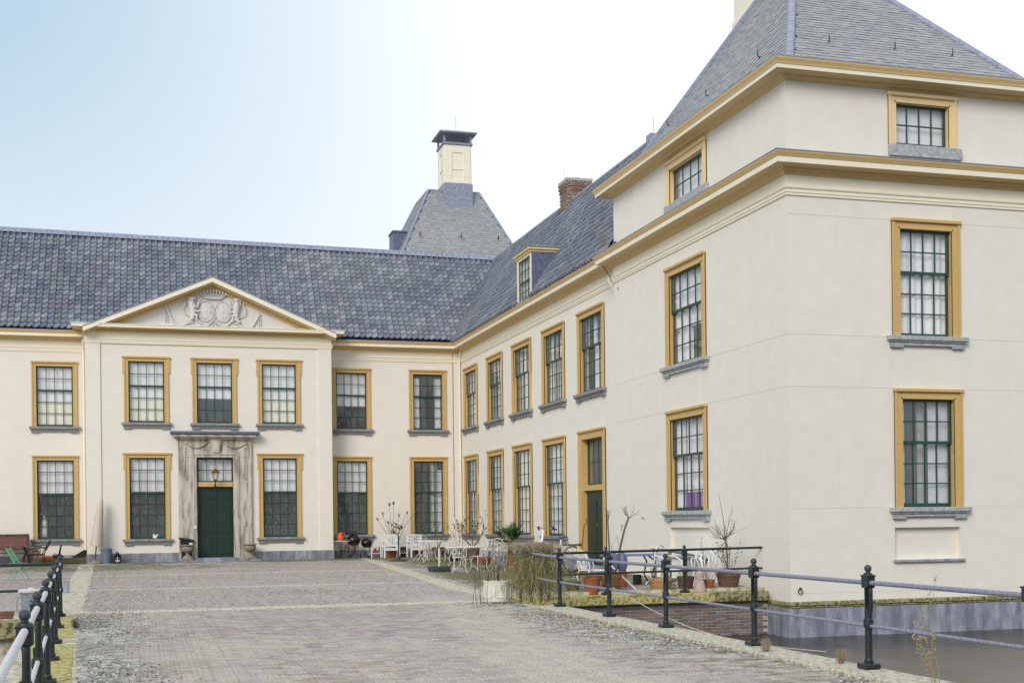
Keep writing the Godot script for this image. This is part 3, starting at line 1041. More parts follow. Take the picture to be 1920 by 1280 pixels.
	gable.prism([Vector2(-14.6, 9.18), Vector2(-6.1, 9.18), Vector2(xa, 10.95)], 0.4, 1.02)
	var tym := obj("gable", gable, M.relief_plaster, b)
	var slope := 0.428
	var half := 4.83
	for s in [-1.0, 1.0]:
		for part in [["raking_lead", 11.14, 11.105, 1.54, "lead"], ["raking_fascia", 11.105, 10.93, 1.52, "cream_paint"], ["raking_soffit", 10.93, 10.86, 1.3, "gold_paint"], ["raking_bed", 10.86, 10.72, 1.1, "gold_paint"]]:
			g = Geo.new(P)
			var e := half - (0.0 if part[0] != "raking_bed" else 0.5)
			g.prism([Vector2(xa, part[1]), Vector2(xa + s * e, part[1] - slope * e), Vector2(xa + s * e, part[2] - slope * e - (0.0 if part[0] != "raking_lead" else 0.0)), Vector2(xa, part[2])], 0.3, part[3])
			obj(part[0], g, M[part[4]], tym)
	g = Geo.new(P)
	for s in [-1.0, 1.0]:
		for k in 34:
			var t := lerpf(0.06, 3.9, k / 33.0)
			g.xf = Transform3D(Basis(Vector3.BACK, -s * atan(slope)), Vector3(xa + s * t, 10.80 - slope * t, 1.13))
			g.box(Vector3(-0.03, -0.03, -0.04), Vector3(0.03, 0.03, 0.05))
	tag(obj("dentils", g, M.gold_paint, tym), "", "", "", "stuff")
	# little roof behind the gable
	g = Geo.new(P)
	for s in [-1.0, 1.0]:
		g.quad(Vector3(xa, 11.1, 1.5), Vector3(xa + s * half, 11.1 - slope * half, 1.5), Vector3(xa + s * half, 11.1 - slope * half, 0.0), Vector3(xa, 11.1, -2.2), Vector3(s, 2, 0))
	obj("gable_roof", g, M.lead, tym)
	crest(tym, P)
	# roof
	var rl := Vector3(-26, 13.74, RIDGE_Z)
	var rr := Vector3(2.75, 13.44, RIDGE_Z)
	g = Geo.new(P)
	var e0 := Vector3(-26, 9.06, 0.42)
	var dn := Vector3(0, -0.05, -0.05)
	g.quad(e0 + dn, Vector3(2.75, 8.97, 0.42) + dn, rr + dn, rl + dn, Vector3(0, 1, 1))
	g.quad(Vector3(-26, 9.0, -7.6), Vector3(2.75, 9.0, -7.6), rr, rl, Vector3(0, 1, -1))
	g.flat(Vector3(-26, 9.0, -7.6), e0, rl, Vector3.LEFT)
	g.flat(Vector3(2.75, 9.0, -7.6), Vector3(2.75, 8.97, 0.42), rr, Vector3.RIGHT)
	var roof := obj("roof", g, M.dark_lead, b)
	var along := (rr - rl).normalized()
	var down := (e0 - rl)
	down = (down - along * down.dot(along)).normalized()
	var length := 6.12
	var rows := 21
	tile_slope(roof, "roof_tile", tile_meshes, M.tile, rl, along, down, 0.0, 28.7, rows, 0.2435, length / rows, 0.0, 0.26, func(u, v):
		var x: float = -26.0 + u
		if x < -19.6 or v < 0.1: return false
		var y: float = 13.6 - v * 0.74
		var zz: float = RIDGE_Z + v * 0.672
		if x > -0.2 and 9.0 + (x + 0.45) * 1.446 > y + 0.4: return false
		return not (absf(x - xa) < 4.9 and y < 11.02 - slope * absf(x - xa) and zz > -2.5))
	g = Geo.new(P)
	for k in 20:
		var a := rl.lerp(rr, k / 20.0)
		var c := rl.lerp(rr, (k + 0.985) / 20.0)
		g.tube([a + Vector3(0, 0.05, 0), c + Vector3(0, 0.05, 0)], [0.09, 0.09], 8)
		g.quad(a + Vector3(0, 0.1, 0.03), c + Vector3(0, 0.1, 0.03), c + Vector3(0, -0.1, 0.27), a + Vector3(0, -0.1, 0.27), Vector3(0, 1, 1))
		g.quad(a + Vector3(0, 0.1, -0.03), c + Vector3(0, 0.1, -0.03), c + Vector3(0, -0.1, -0.27), a + Vector3(0, -0.1, -0.27), Vector3(0, 1, -1))
	obj("ridge_cap", g, M.lead, roof)
	downpipe(b, -0.09, 0.1, 0.0, 8.72, Vector3(0, 0, 1), "cream_paint")
	downpipe(b, -15.22, 0.08, 0.0, 8.7, Vector3(0, 0, 1), "cream_paint")
	g = Geo.new(P)
	g.rod(Vector3(-0.36, 1.6, 0.03), Vector3(-0.36, 8.7, 0.03), 0.008, 5)
	for k in 8:
		g.ball(Vector3(-0.36, 2.0 + k * 0.85, 0.035), Vector3(0.02, 0.02, 0.02), 6)
	obj("lightning_cable", g, M.rusty_iron, b)
	return b


func crest(parent: Node3D, P: Vector3) -> void: # carved arms: crown, two shields, two supporters, swags
	var k := 1.0 / (9.6 * 46.3)
	var at := func(u: float, v: float, z := 0.0) -> Vector3: return Vector3(-10.27 + (u - 965.0) * k, 9.22 + (815.0 - v) * k, 1.02 + z)
	var g := Geo.new(P)
	for i in 9:
		var t := i / 8.0
		var u := lerpf(745, 1180, t)
		var bow := sin(PI * t)
		g.ball(at.call(u, 235 - 55 * bow, 0.1), Vector3.ONE * 0.052, 8)
		g.tube([at.call(u, 240 - 45 * bow, 0.08), at.call(lerpf(800, 1125, t), 270, 0.08)], [0.02, 0.03], 6)
	for q in [[770, 1160, 262, 275, 0.1], [790, 1135, 275, 300, 0.08], [815, 1105, 300, 325, 0.1]]:
		g.cbox(Vector3(at.call(q[0], q[3]).x, at.call(0, q[3]).y, 1.0), Vector3(at.call(q[1], q[2]).x, at.call(0, q[2]).y, 1.02 + q[4]), 0.02)
	for i in 6:
		g.ball(at.call(lerpf(840, 1080, i / 5.0), 318, 0.1), Vector3(0.05, 0.025, 0.03), 8)
	obj("crown", g, M.relief_plaster, parent)
	for s in [[825.0, -1.0], [1120.0, 1.0]]:
		g = Geo.new(P)
		g.ball(at.call(s[0], 540, 0.0), Vector3(0.31, 0.4, 0.07), 24)
		var ring := []
		var rad := []
		for i in 25:
			var a := TAU * i / 24
			ring.append(at.call(s[0], 540, 0.045) + Vector3(cos(a) * 0.31, sin(a) * 0.4, 0))
			rad.append(0.022)
		g.tube(ring, rad, 6, false)
		g.tube([at.call(s[0] - 130, 555, 0.05), at.call(s[0], 550, 0.075), at.call(s[0] + 130, 565, 0.05)], [0.008, 0.012, 0.008], 5)
		g.tube([at.call(s[0], 380, 0.05), at.call(s[0] + 6, 550, 0.075), at.call(s[0], 705, 0.05)], [0.008, 0.012, 0.008], 5)
		for i in 12:
			g.ball(at.call(s[0] + rng.randf_range(-95, 95), 540 + rng.randf_range(-120, 130), 0.06), Vector3(rng.randf_range(0.02, 0.05), rng.randf_range(0.015, 0.035), 0.018), 6)
		obj("shield", g, M.relief_plaster, parent)
		# supporter
		g = Geo.new(P)
		var d: float = s[1]
		var X := func(o: float) -> float: return s[0] + d * o
		g.tube([at.call(X.call(235.0), 690, 0.05), at.call(X.call(215.0), 560, 0.08), at.call(X.call(235.0), 440, 0.09), at.call(X.call(245.0), 370, 0.1)], [0.09, 0.11, 0.13, 0.1], 10)
		g.ball(at.call(X.call(235.0), 335, 0.11), Vector3(0.1, 0.1, 0.09), 12)
		g.ball(at.call(X.call(195.0), 325, 0.13), Vector3(0.06, 0.045, 0.06), 8)
		g.ball(at.call(X.call(190.0), 345, 0.12), Vector3(0.045, 0.02, 0.05), 8)
		for i in 10:
			var a := i * 0.55
			g.tube([at.call(X.call(258.0) , 350, 0.1), at.call(X.call(275.0 + 25 * sin(a)), 350 + 60 * cos(a), 0.12), at.call(X.call(285.0 + 30 * sin(a)), 400 + 70 * cos(a * 1.1), 0.08)], [0.03, 0.026, 0.01], 5)
		g.tube([at.call(X.call(225.0), 440, 0.12), at.call(X.call(150.0), 480, 0.14), at.call(X.call(120.0), 400, 0.12), at.call(X.call(105.0), 340, 0.08)], [0.06, 0.045, 0.035, 0.02], 7)
		g.tube([at.call(X.call(220.0), 520, 0.12), at.call(X.call(140.0), 560, 0.14), at.call(X.call(110.0), 530, 0.12)], [0.055, 0.04, 0.025], 7)
		g.tube([at.call(X.call(235.0), 620, 0.1), at.call(X.call(160.0), 610, 0.13), at.call(X.call(165.0), 700, 0.1), at.call(X.call(120.0), 720, 0.08)], [0.08, 0.06, 0.04, 0.025], 7)
		g.tube([at.call(X.call(240.0), 680, 0.08), at.call(X.call(280.0), 715, 0.1), at.call(X.call(220.0), 740, 0.08)], [0.07, 0.05, 0.03], 7)
		g.tube([at.call(X.call(270.0), 640, 0.06), at.call(X.call(370.0), 590, 0.08), at.call(X.call(390.0), 480, 0.09), at.call(X.call(340.0), 420, 0.09), at.call(X.call(370.0), 350, 0.07)], [0.025, 0.022, 0.022, 0.03, 0.012], 6)
		obj("lion", g, M.relief_plaster, parent)
	for sw in [[160.0, 490.0, 605.0, 740.0, 800.0], [680.0, 690.0, 945.0, 690.0, 790.0], [990.0, 700.0, 1270.0, 690.0, 800.0], [1320.0, 730.0, 1745.0, 560.0, 815.0]]:
		g = Geo.new(P)
		var prev := Vector3.ZERO
		for i in 15:
			var t := i / 14.0
			var v := lerpf(sw[1], sw[3], t)
			v = v + (sw[4] - v) * sin(PI * t) * 1.05
			var p: Vector3 = at.call(lerpf(sw[0], sw[2], t), minf(v, 812.0), 0.05)
			if i > 0:
				g.tube([prev, p.lerp(prev, 0.4), p], [0.025, 0.045 + 0.02 * sin(PI * t), 0.03], 6)
			prev = p
		obj("swag", g, M.relief_plaster, parent)
	for dr in [[158.0, 500.0, 730.0], [967.0, 640.0, 800.0], [1752.0, 560.0, 800.0]]:
		g = Geo.new(P)
		for i in 6:
			var v := lerpf(dr[1], dr[2], i / 5.0)
			for e in [-1.0, 1.0]:
				g.tube([at.call(dr[0], v - 18, 0.03), at.call(dr[0] + e * (14 + 3 * i), v, 0.06), at.call(dr[0] + e * 8, v + 24, 0.03)], [0.01, 0.024, 0.008], 5)
		obj("drop", g, M.relief_plaster, parent)


func side_wing() -> Node3D:
	var P := Vector3(1.5, 0, 9.4)
	var b := thing("side_wing", "white side wing with two rows of gold-framed sash windows, a dormer and a brick chimney", "palace wing", P)
	var f := facade(Vector3.ZERO, Vector3.BACK)
	var up := [5.34, 7.83]
	var lo := [0.95, 4.17]
	var xs := [[0.58, 2.8], [4.28, 6.53], [7.84, 10.18], [11.48, 13.82], [15.12, 17.46]]
	var g := Geo.new(P, f)
	var holes := []
	for k in 5:
		holes.append([xs[k][0] + 0.02, xs[k][1] - 0.02, up[0] - 0.03, up[1] - 0.02])
		holes.append([xs[k][0] + 0.02, xs[k][1] - 0.02, (lo[0] - 0.03) if k < 4 else 0.1, lo[1] - 0.02])
	wall(g, -0.4, 19.0, -0.3, 8.6, holes)
	obj("front_wall", g, M.stucco, b)
	g = Geo.new(P)
	g.box(Vector3(5.4, -0.3, -7.2), Vector3(5.7, 8.6, 18.9))
	g.quad(Vector3(0.02, 8.58, 0), Vector3(5.4, 8.58, 0), Vector3(5.4, 8.58, 19), Vector3(0.02, 8.58, 19), Vector3.DOWN)
	obj("rear_wall", g, M.stucco, b)
	for k in 12:
		g = Geo.new(P)
		g.cbox(Vector3(-0.04, -0.25, k * 1.56 + 0.045), Vector3(0.2, 0.3, (k + 1) * 1.56 + 0.038), 0.012)
		if (k + 0.5) * 1.56 < 15.0 or (k + 0.5) * 1.56 > 17.6:
			obj("plinth_stone", g, M.plinth_stone, b)
	var G := func(gaps: Array, m := "curtain_grey") -> Array:
		var out := []
		for q in gaps:
			out.append([q[0], q[1], 0.0, 1.0, q[2] if q.size() > 2 else m, maxf(2.0, (q[1] - q[0]) * 9.0), 0.06 + 0.03 * out.size()])
		return out
	var opt := {"fw": 0.2, "over": 0.14, "z": -0.06, "st": 0.06}
	var sets := [
		G.call([[0.0, 0.3], [0.32, 0.6, "blind_white"], [0.62, 0.8], [0.8, 1.0, "blind_white"]]),
		G.call([[0.0, 0.22], [0.3, 0.52, "blind_white"], [0.55, 0.74], [0.75, 1.0, "curtain_grey"]]),
		G.call([[0.0, 0.25], [0.28, 0.48, "blind_white"], [0.5, 0.72, "curtain_grey"], [0.74, 0.95, "blind_white"]]),
		G.call([[0.0, 0.2, "blind_white"], [0.2, 0.4, "curtain_grey"], [0.42, 0.62, "blind_white"], [0.8, 1.0]]),
		G.call([[0.0, 0.15], [0.3, 0.55, "blind_white"], [0.56, 0.64], [0.9, 1.0]])]
	for k in 5:
		window(b, f, xs[k][0], xs[k][1], up[0], up[1], 2, 3, sets[k], opt)
	var low := [
		G.call([[0.0, 0.45], [0.5, 0.75, "blind_white"], [0.75, 1.0]]),
		G.call([[0.0, 0.4, "blind_white"], [0.4, 1.0, "blind_cream"]]),
		G.call([[0.0, 0.5, "blind_cream"], [0.5, 1.0, "blind_white"]]),
		G.call([[0.0, 0.5, "blind_white"], [0.5, 1.0, "blind_cream"]])]
	for k in 4:
		window(b, f, xs[k][0], xs[k][1], lo[0], lo[1], 3, 4, low[k], opt)
	# door with its light above
	g = Geo.new(P, f)
	var x0: float = xs[4][0]
	var x1: float = xs[4][1]
	for s in [[x0, 1.0], [x1, -1.0]]:
		g.box(Vector3(minf(s[0], s[0] + s[1] * 0.26), 0.0, -0.3), Vector3(maxf(s[0], s[0] + s[1] * 0.26), 4.17, 0.03), "bd")
		g.box(Vector3(minf(s[0], s[0] + s[1] * 0.07), 0.0, 0.0), Vector3(maxf(s[0], s[0] + s[1] * 0.07), 4.17, 0.06), "bd")
	g.box(Vector3(x0 + 0.26, 3.93, -0.3), Vector3(x1 - 0.26, 4.17, 0.03), "b")
	g.cbox(Vector3(x0 - 0.03, 4.13, -0.05), Vector3(x1 + 0.03, 4.2, 0.09), 0.012)
	g.cbox(Vector3(x0 + 0.26, 2.35, -0.28), Vector3(x1 - 0.26, 2.52, -0.02), 0.012)
	var door := obj("door", g, M.window_gold, b)
	tag(door, "tall dark green door under a twelve-paned light")
	g = Geo.new(P, f)
	g.cbox(Vector3(x0 + 0.26, 0.1, -0.2), Vector3(x1 - 0.26, 2.35, -0.14), 0.006)
	for s in 2:
		var a := x0 + 0.34 + s * 0.88
		panelled(g, a, a + 0.78, 0.1, 2.35, -0.14, [[0.05, 0.12], [0.15, 0.24], [0.27, 0.36], [0.4, 0.9]])
	obj("door_leaf", g, M.door_green, door)
	g = Geo.new(P, f)
	g.cbox(Vector3(x0 + 0.9, 1.28, -0.15), Vector3(x0 + 1.2, 1.36, -0.12), 0.004)
	obj("letter_slot", g, M.steel, door)
	var bars := Geo.new(P, f)
	bars.box(Vector3(x0 + 0.26, 2.52, -0.22), Vector3(x0 + 0.34, 3.93, -0.17))
	bars.box(Vector3(x1 - 0.34, 2.52, -0.22), Vector3(x1 - 0.26, 3.93, -0.17))
	bars.box(Vector3(x0 + 0.34, 2.52, -0.22), Vector3(x1 - 0.34, 2.58, -0.17))
	bars.box(Vector3(x0 + 0.34, 3.87, -0.22), Vector3(x1 - 0.34, 3.93, -0.17))
	pane_grid(door, P, f, x0 + 0.34, x1 - 0.34, 2.58, 3.87, -0.2, 4, 2, bars, 0.03)
	obj("transom_sash", bars, M.bar_paint, door)
	g = Geo.new(P, f)
	g.cloth(x0 + 0.26, x1 - 0.26, 2.5, 3.95, -0.3, 0.02, 6.0)
	obj("curtain", g, M.curtain_dark, door)
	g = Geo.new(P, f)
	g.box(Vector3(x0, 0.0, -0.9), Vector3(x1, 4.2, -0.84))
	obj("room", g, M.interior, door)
	g = Geo.new(P, f)
	g.cbox(Vector3(x0 - 0.1, -0.2, -0.3), Vector3(x1 + 0.1, 0.1, 0.35), 0.02)
	obj("doorstep", g, M.plinth_stone, b)
	cornice(b, [Vector2(0, 0), Vector2(0, 18.95)], 0.0, Vector2(-1, 1))
	# roof
	g = Geo.new(P)
	var ra := Vector3(RIDGE_X, 13.44, -6.0)
	var rb := Vector3(RIDGE_X, 13.4, 22.3)
	g.quad(Vector3(-0.42, 8.97, -2.0), Vector3(-0.42, 8.97, 19.0), Vector3(RIDGE_X, 13.42, 19.0), Vector3(RIDGE_X, 13.44, -3.6), Vector3(-1, 1, 0))
	g.quad(Vector3(5.7, 8.97, -7.0), Vector3(5.7, 8.97, 22.3), rb, ra, Vector3(1, 1, 0))
	g.quad(Vector3(0.35, 10.1, 19.0), Vector3(0.35, 10.1, 22.3), rb, Vector3(RIDGE_X, 13.42, 19.0), Vector3(-1, 1, 0))
	g.flat(Vector3(0.35, 10.1, 22.3), Vector3(5.7, 8.97, 22.3), rb, Vector3.BACK)
	var roof := obj("roof", g, M.dark_lead, b)
	var down := Vector3(-3.04, -4.45, 0).normalized()
	var rows := 19
	var length := 5.42
	tile_slope(roof, "roof_tile", tile_meshes, M.tile, Vector3(RIDGE_X, 13.43, 0), Vector3.BACK, down, -3.8, 22.2, rows, 0.24, length / rows, 0.0, 0.0, func(u, v):
		if v < 0.12: return false
		var x: float = RIDGE_X - v * 0.564
		var y: float = 13.43 - v * 0.826
		if u < 0.2 and 9.0 + (0.45 - u) * 1.096 > y + 0.4: return false
		if x < 0.2 and u > 18.7: return false
		if u > 9.98 and u < 11.62 and y < 10.55: return false
		return not (u > 6.2 and u < 7.5 and y > 12.7 + (7.5 - u) * 0.0 and x > 2.25))
	g = Geo.new(P)
	for k in 18:
		var a := Vector3(RIDGE_X, 13.47, lerpf(-3.4, 22.2, k / 18.0))
		var c := Vector3(RIDGE_X, 13.47, lerpf(-3.4, 22.2, (k + 0.985) / 18.0))
		g.tube([a, c], [0.09, 0.09], 8)
		g.quad(a + Vector3(-0.03, 0.06, 0), c + Vector3(-0.03, 0.06, 0), c + Vector3(-0.2, -0.16, 0), a + Vector3(-0.2, -0.16, 0), Vector3(-1, 1, 0))
	obj("ridge_cap", g, M.lead, roof)
	dormer(roof, P)
	chimney(roof, P)
	return b


func dormer(roof: Node3D, P: Vector3) -> void:
	# a lead-cheeked dormer set on the eaves
	var z0 := 9.95
	var z1 := 11.58
	var g := Geo.new(P)
	for z in [z0, z1]:
		var o := -0.03 if z == z0 else 0.03
		var q := Vector3(0, 0, o)
		g.quad(Vector3(-0.4, 9.0, z) + q, Vector3(0.62, 10.5, z) + q, Vector3(-0.4, 10.5, z) + q, Vector3(-0.4, 9.7, z) + q, Vector3(0, 0, o))
		g.quad(Vector3(-0.4, 8.95, z), Vector3(0.66, 10.5, z), Vector3(0.62, 10.55, z), Vector3(-0.4, 9.05, z), Vector3(0, 0, o))
		g.tube([Vector3(0.1, 9.75, z) + q, Vector3(0.1, 10.5, z) + q], [0.012, 0.012], 5)
		g.tube([Vector3(-0.4, 9.82, z) + q, Vector3(0.14, 9.82, z) + q], [0.012, 0.012], 5)
	var d := obj("dormer", g, M.dark_lead, roof)
	g = Geo.new(P)
	g.box(Vector3(-0.46, 8.94, z0 - 0.05), Vector3(-0.36, 9.02, z1 + 0.05))
	obj("dormer_apron", g, M.lead, roof)
	tag(d, "dormer window with dark lead cheeks and a gold cornice")
	g = Geo.new(P)
	g.quad(Vector3(-0.42, 9.03, z1 + 0.02), Vector3(0.66, 10.6, z1 + 0.02), Vector3(0.63, 10.64, z1 + 0.2), Vector3(-0.45, 9.07, z1 + 0.2), Vector3(-1, 1, 0))
	obj("flashing", g, M.lead, roof)
	g = Geo.new(P)
	g.box(Vector3(-0.42, 8.98, z0), Vector3(-0.3, 10.5, z0 + 0.1))
	g.box(Vector3(-0.42, 8.98, z1 - 0.1), Vector3(-0.3, 10.5, z1))
	g.box(Vector3(-0.419, 10.42, z0 + 0.1), Vector3(-0.3, 10.5, z1 - 0.1))
	obj("dormer_frame", g, M.cream_paint, roof)
	g = Geo.new(P)
	g.cbox(Vector3(-0.48, 10.5, z0 - 0.06), Vector3(0.78, 10.57, z1 + 0.06), 0.01)
	g.cbox(Vector3(-0.54, 10.57, z0 - 0.12), Vector3(0.82, 10.65, z1 + 0.12), 0.015)
	obj("dormer_cornice", g, M.pale_gold, roof)
	g = Geo.new(P)
	g.cbox(Vector3(-0.57, 10.65, z0 - 0.15), Vector3(0.86, 10.69, z1 + 0.15), 0.015)
	g.tube([Vector3(0.6, 10.64, z1 + 0.12), Vector3(0.66, 10.56, z1 + 0.25), Vector3(0.75, 10.7, z1 + 0.36)], [0.04, 0.05, 0.03], 6)
	obj("dormer_top", g, M.lead, roof)
	var f := facade(Vector3(-0.36, 0, 0), Vector3.BACK)
	var bars := Geo.new(P, f)
	var a := z0 + 0.1
	var b := z1 - 0.1
	for y in [[8.98, 9.04], [9.6, 9.67], [10.36, 10.42]]:
		bars.box(Vector3(a, y[0], -0.02), Vector3(b, y[1], 0.02))
	for x in [a, b - 0.05]:
		bars.box(Vector3(x, 8.98, -0.021), Vector3(x + 0.05, 10.42, 0.019))
	pane_grid(roof, P, f, a + 0.05, b - 0.05, 9.04, 9.6, 0.0, 4, 2, bars, 0.026)
	pane_grid(roof, P, f, a + 0.05, b - 0.05, 9.67, 10.36, 0.0, 4, 2, bars, 0.026)
	obj("dormer_sash", bars, M.green_paint, roof)
	g = Geo.new(P, f)
	g.cloth(a, b, 8.98, 10.44, -0.08, 0.01, 5.0)
	obj("curtain", g, M.blind_white, roof)


func brick_course(g: Geo) -> void:
	g.cbox(Vector3(-0.103, -0.027, -0.05), Vector3(0.103, 0.027, 0.05), 0.005)


func chimney(roof: Node3D, P: Vector3) -> void:
	var g := Geo.new(P)
	g.box(Vector3(2.4, 12.2, 6.4), Vector3(3.3, 14.1, 7.3))
	var c := obj("chimney", g, M.mortar, roof)
	tag(c, "red brick chimney with a stepped top on the side wing's ridge")
	var bricks := Geo.new(P)
	var tones := [Color(0.4, 0.25, 0.2), Color(0.46, 0.31, 0.25), Color(0.36, 0.26, 0.22), Color(0.5, 0.37, 0.3)]
	for j in 30:
		var y := 12.3 + j * 0.066
		var out := 0.0 if j < 24 else (0.03 if j < 26 else 0.06)
		if j >= 29: out = 0.02
		for i in 5:
			for s in 4:
				var t := (i + (0.5 if j % 2 else 0.0)) / 4.5
				if t > 1.0: continue
				bricks.col = tones[rng.randi() % 4]
				var along := lerpf(0.08, 0.86, t)
				var at: Vector3 = [Vector3(2.42 - out, y, 6.4 + along), Vector3(2.4 + along, y, 7.28 + out), Vector3(3.28 + out, y, 6.4 + along), Vector3(2.4 + along, y, 6.42 - out)][s]
				bricks.xf = Transform3D(Basis(Vector3.UP, PI / 2 if s % 2 == 0 else 0.0), at)
				brick_course(bricks)
	bricks.xf = Transform3D.IDENTITY
	tag(obj("chimney_bricks", bricks, M.wall_brick, roof), "", "", "", "stuff")
	g = Geo.new(P)
	g.box(Vector3(2.33, 14.2, 6.33), Vector3(3.37, 14.3, 7.37))
	g.lathe([[0.1, 14.3], [0.09, 14.42], [0.07, 14.44]], Vector3(2.9, 0, 6.9), 10)
	obj("chimney_cap", g, M.mortar, roof)
	g = Geo.new(P)
	g.quad(Vector3(2.36, 12.9, 7.34), Vector3(3.34, 13.9, 7.34), Vector3(3.34, 13.2, 7.34), Vector3(2.36, 12.7, 7.34), Vector3.BACK)
	g.box(Vector3(2.55, 12.8, 7.32), Vector3(3.34, 13.62, 7.36))
	obj("flashing", g, M.lead, roof)
	g = Geo.new(P)
	g.rod(Vector3(2.5, 14.25, 6.6), Vector3(2.5, 14.9, 6.6), 0.008, 5)
	obj("lightning_rod", g, M.steel, roof)


func corner_tower() -> Node3D:
	var P := Vector3(3.1, 0, 23.7)
	var b := thing("corner_tower", "white three-storey corner tower with a slate roof, standing in the moat", "tower", P)
	var fs := facade(Vector3(-0.2, 0, 0), Vector3.BACK)
	var ff := facade(Vector3(0, 0, 28.75), Vector3.RIGHT)
	var lines := [-0.1, 1.66, 4.19, 5.27, 7.75]
	var g := Geo.new(P, fs)
	var T := [22.49, 24.83]
	wall(g, 18.8, 28.75, -0.3, 8.6, [[T[0] + 0.02, T[1] - 0.02, 5.27, 7.75], [T[0] + 0.02, T[1] - 0.02, 1.64, 4.14], [22.54, 24.84, 0.55, 1.26, -0.1]], [26.9], [4.19, 5.27])
	wall(g, 18.8, 28.75, 8.8, 10.6, [[22.62, 24.93, 9.37, 10.42]])
	g.xf = ff
	wall(g, -0.2, 6.4, -0.3, 8.6, [[2.28, 3.9, 5.27, 7.75], [2.28, 3.9, 1.64, 4.14], [2.27, 3.89, 0.56, 1.24, -0.12]], [0.96, 2.24, 3.97, 5.15], lines)
	wall(g, -0.2, 6.4, 8.8, 10.6, [[2.25, 3.85, 9.37, 10.42]], [2.2, 3.95], [])
	g.xf = Transform3D.IDENTITY
	g.quad(Vector3(6.4, -1.2, 18.8), Vector3(6.4, -1.2, 28.75), Vector3(6.4, 10.6, 28.75), Vector3(6.4, 10.6, 18.8), Vector3.RIGHT)
	g.quad(Vector3(-0.2, -1.2, 18.8), Vector3(6.4, -1.2, 18.8), Vector3(6.4, 10.6, 18.8), Vector3(-0.2, 10.6, 18.8), Vector3.FORWARD)
	g.quad(Vector3(-0.2, 8.6, 18.8), Vector3(6.4, 8.6, 18.8), Vector3(6.4, 8.6, 28.4), Vector3(0.1, 8.6, 28.4), Vector3.UP)
	g.quad(Vector3(-0.2, 10.58, 18.8), Vector3(6.4, 10.58, 18.8), Vector3(6.4, 10.58, 28.7), Vector3(-0.18, 10.58, 28.7), Vector3.UP)
	obj("walls", g, M.stucco, b)
	# base in the water
	for q in [["plinth_cap", [[0.0, -0.28], [0.03, -0.26], [0.07, -0.29], [0.07, -0.34], [0.04, -0.36], [0.04, -0.4]], "mossy_stone"]]:
		g = Geo.new(P)
		var pr := pts(q[1])
		pr.reverse()
		g.sweep([Vector2(-0.2, 18.8), Vector2(-0.2, 28.75), Vector2(6.4, 28.75), Vector2(6.4, 18.8)], pr)
		obj(q[0], g, M[q[2]], b)
	for k in 5:
		g = Geo.new(P)
		g.cbox(Vector3(-0.24 + k * 1.33 + 0.003, -1.3, 28.3), Vector3(-0.24 + (k + 1) * 1.33 - 0.003, -0.38, 28.79), 0.008)
		obj("plinth_slab", g, M.plinth_stone, b)
	for k in 7:
		g = Geo.new(P)
		g.cbox(Vector3(-0.241, -1.3, 18.8 + k * 1.42 + 0.003), Vector3(0.2, -0.38, 18.8 + (k + 1) * 1.42 - 0.003 if k < 6 else 28.29), 0.008)
		obj("plinth_slab", g, M.plinth_stone, b)
	# cornices: lower all round, upper under the roof
	var path := [Vector2(0.6, 18.8), Vector2(-0.2, 18.8), Vector2(-0.2, 28.75), Vector2(6.4, 28.75), Vector2(6.4, 18.8)]
	cornice(b, path, -0.035)
	for part in [["upper_soffit", [[0.0, 10.5], [0.02, 10.5], [0.04, 10.53], [0.12, 10.55], [0.14, 10.59], [0.4, 10.6]], "gold_paint"], ["upper_fascia", [[0.4, 10.6], [0.405, 10.68], [0.42, 10.682]], "cream_paint"], ["upper_bead", [[0.42, 10.682], [0.43, 10.72], [0.46, 10.78], [0.465, 10.81], [0.44, 10.815]], "gold_paint"], ["gutter_lead", [[0.44, 10.815], [0.46, 10.82], [0.46, 10.84], [0.0, 10.86], [-0.5, 10.86]], "lead"]]:
		g = Geo.new(P)
		g.sweep(path, pts(part[1]))
		obj(part[0], g, M[part[2]], b)
	# windows
	var o := {"fw": 0.2, "over": 0.17, "z": -0.06, "st": 0.06, "stone": "pale_stone"}
	window(b, fs, T[0], T[1], 5.3, 7.77, 2, 3, [[0.0, 1.0, 0.4, 1.0, "blind_white", 5.0], [0.0, 0.5, 0.0, 0.42, "blind_white", 6.0, 0.06], [0.52, 0.8, 0.0, 0.42, "curtain_dark", 3.0, 0.2], [0.78, 1.0, 0.0, 0.42, "curtain_red", 3.0, 0.1]], o)
	window(b, fs, T[0], T[1], 1.67, 4.16, 2, 3, [[0.0, 0.28, 0.0, 1.0, "blind_white", 4.0], [0.28, 1.0, 0.0, 1.0, "blind_white", 9.0, 0.05], [0.26, 0.76, 0.0, 0.2, "cloth_purple", 5.0, 0.02], [0.76, 0.9, 0.0, 0.2, "blind_pink", 2.0, 0.02]], o)
	window(b, ff, 2.26, 3.92, 5.3, 7.77, 2, 3, [[0.0, 0.5, 0.0, 1.0, "blind_white", 3.0], [0.5, 1.0, 0.0, 1.0, "blind_white", 3.0, 0.035]], {"over": 0.14, "fw": 0.19, "z": -0.1, "st": 0.055, "stone": "pale_stone"})
	window(b, ff, 2.28, 3.94, 1.67, 4.16, 2, 3, [[0.0, 0.16, 0.0, 1.0, "shutter", 0.0, 0.04, "shutter"], [0.62, 0.78, 0.0, 1.0, "shutter", 0.0, 0.06, "shutter"], [0.78, 1.0, 0.0, 1.0, "shutter", 0.0, 0.04, "shutter"], [0.3, 0.48, 0.0, 1.0, "curtain_dark", 4.0, 0.25], [0.48, 0.62, 0.0, 1.0, "curtain_grey", 3.0, 0.2]], {"over": 0.14, "fw": 0.19, "z": -0.1, "st": 0.055, "stone": "pale_stone", "label": "window with white shutters and grey curtains, lowest on the front"})
